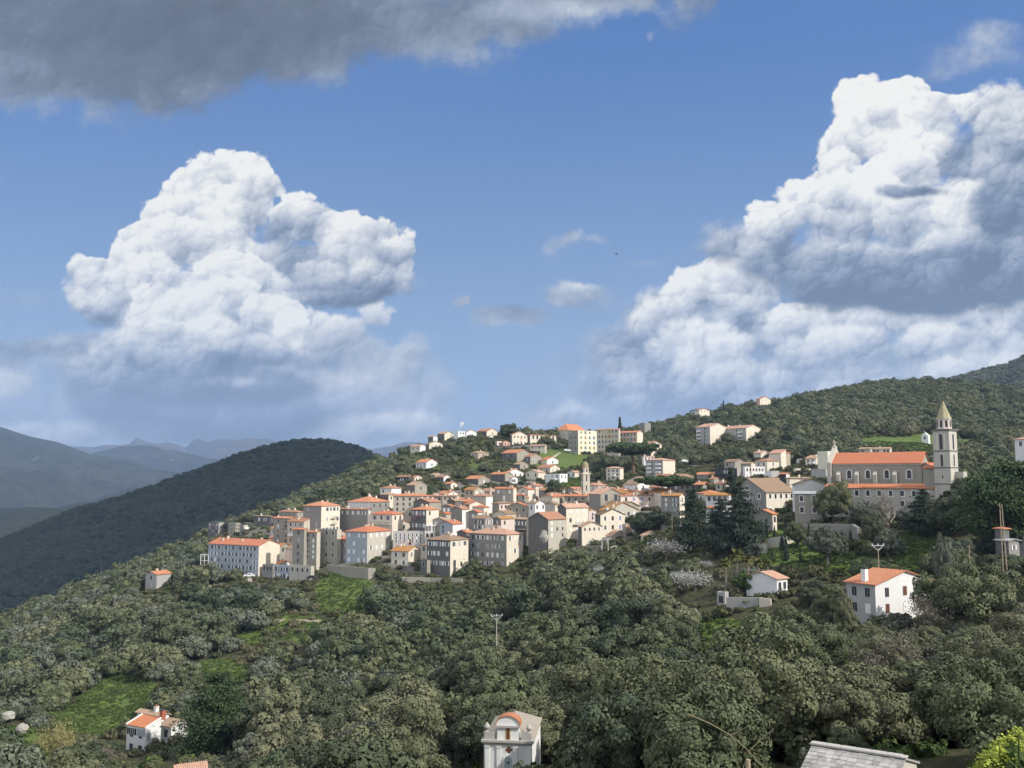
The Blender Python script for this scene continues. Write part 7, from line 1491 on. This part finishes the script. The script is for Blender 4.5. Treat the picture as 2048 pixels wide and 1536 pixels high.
# crowns must not stand in front of a meadow the photo shows
def not_before(hh_, a=.45, b=.6): _, VT = world_uv(X, Y, Z + hh_); return (clear_at(U, (V + VT) / 2) < a) & (clear_at(U, VT) < b)
ok = (clear_at(U, V) < .45) & (pathd(U, V) < .3) & avoid_spots(X, Y) & seen(X, Y, Z, 7) & not_before(3.8)
huge = not_before(11) & allowed(X, Y, Z, np.full(len(X), 13.2), 8.6, marg=5, top=.92); full = not_before(8.2) & allowed(X, Y, Z, np.full(len(X), 8.8), 5.9, marg=3.8, top=.92); half = allowed(X, Y, Z, np.full(len(X), 5.0), 3.4, marg=2.2, top=.9); ok &= half
idx = np.nonzero(ok)[0]; print('near trees', len(idx))
def plant(): return None
cnt = {'oak': 0, 'olive': 0, 'dark': 0}
for i in idx:
    x, y, z = float(X[i]), float(Y[i]), float(Z[i]); u, v = float(U[i]), float(V[i]); q = r.uniform(); s = float(r.choice([.72, .85, 1.0, 1.12, 1.28, 1.45], p=[.12, .18, .22, .2, .17, .11])) * r.uniform(.95, 1.05); s = s if huge[i] else min(s, .95) if full[i] else .5 * r.uniform(.8, 1.1)
    po = .15 + .25 * math.exp(-((u - 1000) / 260) ** 2 - ((v - 1330) / 90) ** 2) + .3 * math.exp(-((u - 1700) / 200) ** 2 - ((v - 1180) / 50) ** 2) + .2 * (u < 420)
    rz = float(r.uniform(0, 6.28))
    if q < po: tree('olive_tree', 'olive tree', NEAR_OLIVE[int(r.integers(3))], x, y, z, rz, s * .95, 'silvery grey-green olive tree')
    elif q < po + .05: tree('bare_tree', 'bare tree', BARES[int(r.integers(3))], x, y, z, rz, s * .9, 'leafless grey-brown tree')
    elif q < po + .18 or cnt['oak'] >= 296: tree('holm_oak', 'oak', NEAR_DARK[int(r.integers(2))], x, y, z, rz, s, 'very dark green holm oak'); cnt['dark'] += 1
    else: tree('oak_tree', 'oak', NEAR_OAK[int(r.integers(5))] if y < 135 else MID_OAK[int(r.integers(4))], x, y, z, rz, s, ('broad olive-green oak' if s > .98 else 'middling olive-green oak' if s > .6 else 'small bushy oak')); cnt['oak'] += 1
print(cnt)
X, Y, Z, U, V, r = scatter(66, DY, 3.7, 905)
big = not_before(8.4) & allowed(X, Y, Z, np.full(len(X), 8.8), 5.9, marg=3.2, top=.9) & avoid_spots(X, Y)
okb = ~big & (clear_at(U, V) < .5) & (pathd(U, V) < .3) & seen(X, Y, Z, 3) & not_before(2.6) & allowed(X, Y, Z, np.full(len(X), 4.1), 2.1, marg=1.0, top=.9); nb = 0
for i in np.nonzero(okb)[0]:
    if r.uniform() < .72 and nb < 290:
        nb += 1; pr = NEAR_OLIVE[int(r.integers(3))] if r.uniform() < .35 else MID_OAK[int(r.integers(4))]
        tree('bush', 'bush', pr, float(X[i]), float(Y[i]), float(Z[i]) - .4, float(r.uniform(0, 6.28)), .4 * r.uniform(.8, 1.2), 'low rounded bush', cname='foliage')
print('bushes', nb)
# ---- far woods: instances on points, one object per wood
def wood(name, label, P, S, protos, idxs, rots, tilt=None):
    col = bpy.data.collections.new(name + '_kinds')
    for k, me in enumerate(protos): o = bpy.data.objects.new('%02d_kind' % k, me); col.objects.link(o)
    me = bpy.data.meshes.new(name); me.vertices.add(len(P)); me.vertices.foreach_set('co', np.asarray(P, np.float32).ravel())
    for nm, tp, arr in (('s', 'FLOAT', S), ('k', 'INT', idxs), ('rz', 'FLOAT', rots)):
        a = me.attributes.new(nm, tp, 'POINT'); a.data.foreach_set('value', np.asarray(arr, np.int32 if tp == 'INT' else np.float32))
    o = link(name, me); tag(o, label, 'wood', kind='stuff')
    ng = bpy.data.node_groups.new(name, 'GeometryNodeTree'); ng.interface.new_socket('Geometry', in_out='INPUT', socket_type='NodeSocketGeometry'); ng.interface.new_socket('Geometry', in_out='OUTPUT', socket_type='NodeSocketGeometry')
    N = ng.nodes; gi = N.new('NodeGroupInput'); go = N.new('NodeGroupOutput'); ip = N.new('GeometryNodeInstanceOnPoints'); ci = N.new('GeometryNodeCollectionInfo'); ci.inputs[0].default_value = col; ci.inputs['Separate Children'].default_value = True; ci.inputs['Reset Children'].default_value = True
    def at_(nm, tp): n = N.new('GeometryNodeInputNamedAttribute'); n.data_type = tp; n.inputs[0].default_value = nm; return n.outputs[0]
    cx = N.new('ShaderNodeCombineXYZ'); ng.links.new(at_('rz', 'FLOAT'), cx.inputs[2]); ng.links.new(gi.outputs[0], ip.inputs['Points']); ng.links.new(ci.outputs[0], ip.inputs['Instance']); ip.inputs['Pick Instance'].default_value = True
    ng.links.new(at_('k', 'INT'), ip.inputs['Instance Index']); ng.links.new(cx.outputs[0], ip.inputs['Rotation']); ng.links.new(at_('s', 'FLOAT'), ip.inputs['Scale']); ng.links.new(ip.outputs[0], go.inputs[0])
    md = o.modifiers.new('wood', 'NODES'); md.node_group = ng
    return o
X, Y, Z, U, V, r = scatter(DY, 985, 7.2, 902, (-60, 2110))
dn = clear_at(U, V); _, VT = world_uv(X, Y, Z + 6.5); dn = np.maximum(dn, np.maximum(clear_at(U, (V + VT) / 2), clear_at(U, VT) * .7)); ok = (dn < .42) & (pathd(U, V) < .3) & seen(X, Y, Z, 7) & avoid_spots(X, Y, .5)
full = allowed(X, Y, Z, np.full(len(X), 10.6), 7.4, marg=4.5, top=.95); mid_ = allowed(X, Y, Z, np.full(len(X), 7.2), 4.9, marg=3.0, top=.95); ok &= allowed(X, Y, Z, np.full(len(X), 4.4), 2.8, marg=1.6, top=.92)
tw = town_at(U, V); ok &= (tw < .5) | (r.uniform(0, 1, len(X)) < .6)
# the upper slope above the town is more open
open_ = np.exp(-((U - 950) / 190) ** 2 - ((V - 915) / 45) ** 2); ok &= r.uniform(0, 1, len(X)) > open_ * .62
k = np.nonzero(ok)[0]; print('far trees', len(k))
P = np.stack([X[k], Y[k], Z[k] - .5], 1); q = r.uniform(0, 1, len(k)); leftc = (U[k] < 700) & (V[k] > 1000)
po = np.where(leftc, .38, .10); kinds = np.where(q < po, 6 + r.integers(0, 2, len(k)), np.where(q < po + .17, 8 + r.integers(0, 2, len(k)), r.integers(0, 6, len(k))))
S = r.choice([.6, .8, 1.0, 1.2, 1.45], len(k)) * r.uniform(.93, 1.07, len(k)) * np.where(Y[k] > 600, 1.05, .95) * np.where(open_[k] > .3, .72, 1) 
S = np.where(full[k], S, np.where(mid_[k], np.minimum(S, .85), .52 * r.uniform(.8, 1.1, len(k))))
wood('woodland', 'woodland of rounded grey-green and olive-green oaks covering the far slopes', P, S, FAR_OAK + FAR_OLIVE + FAR_DARK, kinds, r.uniform(0, 6.28, len(k)))
# scrub between
def scrub(name, label, y0, y1, cell, seed, dens, protos, sc, cond, par=(-60, 2110)):
    X, Y, Z, U, V, r = scatter(y0, y1, cell, seed, par); ok = cond(X, Y, Z, U, V, r) & seen(X, Y, Z, 2.2) & (r.uniform(0, 1, len(X)) < dens) & (pathd(U, V) < .35)
    for hh in HOUSES: ok &= ~in_poly(X, Y, hh['poly'], .6)
    k = np.nonzero(ok)[0]; print(name, len(k)); wood(name, label, np.stack([X[k], Y[k], Z[k] - .1], 1), r.uniform(sc[0], sc[1], len(k)), protos, r.integers(0, len(protos), len(k)), r.uniform(0, 6.28, len(k)))
FARSH = [crown('scrub_%d' % i, M_SHRUB, 600 + i, rx=1.5, rz=.9, cz=.6, lobes=14, leaves=16, lr=.5, size=.22, jit=.5, core=.8, bottom=-.1) for i in range(3)] + [crown('scrub_g', M_GREEN, 610, rx=1.3, rz=.7, cz=.4, lobes=12, leaves=16, lr=.45, size=.2, jit=.6, core=.75, bottom=-.1)]
scrub('scrub', 'low scrub and brambles between the trees of the hillside', 75, 760, 3.6, 903, .42, FARSH[:3] * 2 + FARSH[3:], (.6, 1.25), lambda X, Y, Z, U, V, r: (clear_at(U, V) < .75) & (Y > 75))
TUFT = []
for i in range(3):
    g = np.random.default_rng(650 + i); n = 90; a = g.uniform(0, 6.28, n); d = g.uniform(0, .55, n); C = np.stack([np.cos(a) * d, np.sin(a) * d, g.uniform(.05, .28, n)], 1); N = g.normal(size=(n, 3)) * np.array([1, 1, .5]); N /= np.linalg.norm(N, axis=1, keepdims=True)
    Vv = leafquads(C, N, .10, g, 1.6); TUFT.append(fastmesh('tuft_%d' % i, Vv, np.arange(len(Vv)).reshape(-1, 4), [M_GREEN], {'v': np.repeat(g.uniform(0, .9, n), 4)}))
scrub('grass', 'tufts of fresh green grass in the clearings', 75, 560, 1.25, 904, .55, TUFT, (.7, 1.7), lambda X, Y, Z, U, V, r: clear_at(U, V) > .25)
# trees of the dark hill and the right-hand mountain
def ridge_wood(name, label, G, rows, cell, seed, sc, umin, umax, protos=HILLC):
    r = np.random.default_rng(seed); g = G[:rows]; ny, nu, _ = g.shape; pts = []
    for i in range(ny - 1):
        for j in range(nu - 1):
            a, b, c = g[i, j], g[i, j + 1], g[i + 1, j]; ar = np.linalg.norm(b - a) * np.linalg.norm(c - a); n = ar / cell ** 2; n = int(n) + (r.uniform() < n - int(n))
            if n: s = r.uniform(0, 1, (n, 2)); pts.append(a + s[:, :1] * (b - a) + s[:, 1:] * (c - a))
    P = np.concatenate(pts); u, v = world_uv(P[:, 0], P[:, 1], P[:, 2]); k = (u > umin) & (u < umax); P = P[k]; u = u[k]; v = v[k]
    P = P[seen(P[:, 0], np.minimum(P[:, 1], 1100), P[:, 2] * np.minimum(P[:, 1], 1100) / P[:, 1], 12)]
    print(name, len(P)); wood(name, label, P - np.array([0, 0, .8]), r.uniform(sc[0], sc[1], len(P)), protos, r.integers(0, len(protos), len(P)), r.uniform(0, 6.28, len(P)))
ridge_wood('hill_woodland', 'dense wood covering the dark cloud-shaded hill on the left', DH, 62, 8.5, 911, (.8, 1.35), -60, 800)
ridge_wood('mountain_woodland', 'wood covering the mountain flank at the right edge', RM, 52, 10, 912, (.8, 1.3), 1850, 2110, [crown('mt_crown_%d' % i, M_OAK, 360 + i, rx=4.4, rz=3.0, cz=2.2, lobes=10, leaves=26, lr=1.9, size=.6, jit=.2, core=.88, bottom=-.1) for i in range(2)])
# ---- foreground: yellow-flowering bush and bare briar stems
def flowerbush():
    rt = empty('flowering_bush', at(2030, 1620, 7.0), 0, 'bright yellow-green flowering bush in the bottom right corner', 'bush'); g = np.random.default_rng(5); m = MB(); heads = []; Ls = []
    s0 = 7.0 / FPX
    for k in range(70):
        u, v = g.uniform(1940, 2120), g.uniform(1450, 1600); lim = 1442 + max(0, (2050 - u)) * .8
        if v < lim: v = lim + g.uniform(0, 30)
        d = 7.0 + g.uniform(-.5, .6); p = at(u, v, d) - rt.location; heads.append(p); b = Vector((p.x * .5 + g.uniform(-.1, .1), p.y * .5, p.z - .7)); m.tube([tuple(b), tuple(b.lerp(p, .5) + Vector((0, 0, .05))), tuple(p)], [.008, .006, .004], 4, cap=False)
        for j in range(34): t = g.uniform(.05, .9); c = b.lerp(p, t); Ls.append(c + Vector(g.normal(size=3) * .045))
    part(m, 'stems', [M_GREEN], rt); C = np.array([tuple(q) for q in Ls]); N = g.normal(size=C.shape) + np.array([0, 0, .8]); N /= np.linalg.norm(N, axis=1, keepdims=True)
    Vv = leafquads(C, N, .028, g, 1.5); link('leaves', fastmesh('leaves', Vv, np.arange(len(Vv)).reshape(-1, 4), [M_GREEN], {'v': np.repeat(g.uniform(.1, 1, len(C)), 4)}), rt)
    P = np.repeat(np.array([tuple(q) for q in heads]), 110, 0); off = g.normal(size=P.shape) * np.array([.035, .035, .014]); C = P + off; C[:, 2] -= (off[:, 0] ** 2 + off[:, 1] ** 2) * 6; N = g.normal(size=C.shape) * .6 + np.array([0, 0, 1]); N /= np.linalg.norm(N, axis=1, keepdims=True)
    Vv = leafquads(C, N, .0075, g); link('flowers', fastmesh('flowers', Vv, np.arange(len(Vv)).reshape(-1, 4), [M_FLOW], {'v': np.repeat(g.uniform(.2, 1, len(C)), 4)}), rt)
flowerbush()
def briar(label, pts, Y, r0, twigs=(), leaves=()):
    P = [at(u, v, Y + d) for u, v, d in pts]; o0 = P[0]; m = MB(); m.tube([tuple(p - o0) for p in P], [r0 * (1 - .6 * i / len(P)) for i in range(len(P))], 5)
    for tw in twigs: Q = [at(u, v, Y) - o0 for u, v in tw]; m.tube([tuple(q) for q in Q], [r0 * .5, r0 * .3] + [r0 * .2] * (len(Q) - 2), 4)
    o = empty('briar_stem', o0, 0, label, 'stem'); part(m, 'stem', [simple('stem_bark', (.20, .17, .10), .8)], o)
briar('long thin bare briar stem arching down from the left above the stone hut', [(1375, 1428, 0), (1420, 1447, 0), (1460, 1470, 0), (1495, 1500, 0), (1530, 1540, 0), (1560, 1600, 0)], 6.0, .0045, (((1460, 1470), (1480, 1462), (1500, 1450)),), [(1500, 1500), (1535, 1540), (1480, 1462)])
briar('bare briar stem curving up to the right with a reddish tip', [(1476, 1600, .1), (1484, 1540, .1), (1500, 1500, .1), (1525, 1475, .1), (1548, 1458, .1)], 6.0, .0045, (((1540, 1464), (1538, 1480), (1545, 1490)),), [(1548, 1456), (1552, 1452), (1545, 1480)])
for lab, lst in GROUPS.items():
    if len(lst) > 1:
        for o in lst: o['group'] = 'trees: ' + lab
# ------------------------------------------------------------------ unseen cloud bank, added west of the view to shade the dark hill, and the air
def shade_cloud_bank():
    g = np.random.default_rng(77); Vs, Fs = [], []; base = 0
    hc = Vector((-560, 1560, 60)); 
    for k in range(44):
        # spread over the shadow's footprint, lifted along the sun's direction
        fx, fy = g.uniform(-620, 560), g.uniform(-520, 420); up = 1150 + g.uniform(-60, 160); t = up / sv.z
        c = np.array([hc.x + fx, hc.y + fy, hc.z]) + np.array(sv) * t; rr = g.uniform(110, 200)
        v, f = ico(c, (rr, rr, rr * .45), 3, g, .14); v[:, 2] = np.maximum(v[:, 2], c[2] - rr * .2); Vs.append(v); Fs.append(np.array(f) + base); base += len(v)
    me = fastmesh('cloud', np.concatenate(Vs), np.concatenate(Fs), [simple('cloud_white', (.85, .86, .88), 1.0, .03, .002, spec=0)], smooth=True)
    tag(link('cloud', me), kind='structure')
shade_cloud_bank()
def haze():
    m = MB(); m.box(-14000, 14000, -600, 13300, -262, 1050); hm = bpy.data.materials.new('air'); hm.use_nodes = True; nt = hm.node_tree; nt.nodes.clear()
    v = nt.nodes.new('ShaderNodeVolumePrincipled'); v.inputs['Color'].default_value = (.46, .65, 1.0, 1); v.inputs['Density'].default_value = HAZE; v.inputs['Anisotropy'].default_value = 0.0
    o = nt.nodes.new('ShaderNodeOutputMaterial'); nt.links.new(v.outputs[0], o.inputs['Volume']); hm.cycles.homogeneous_volume = True
    ob = m.build('haze', hm); tag(ob, 'thin blue summer haze over the whole valley', 'haze', kind='stuff')
HAZE = 7e-5
if HAZE: haze()
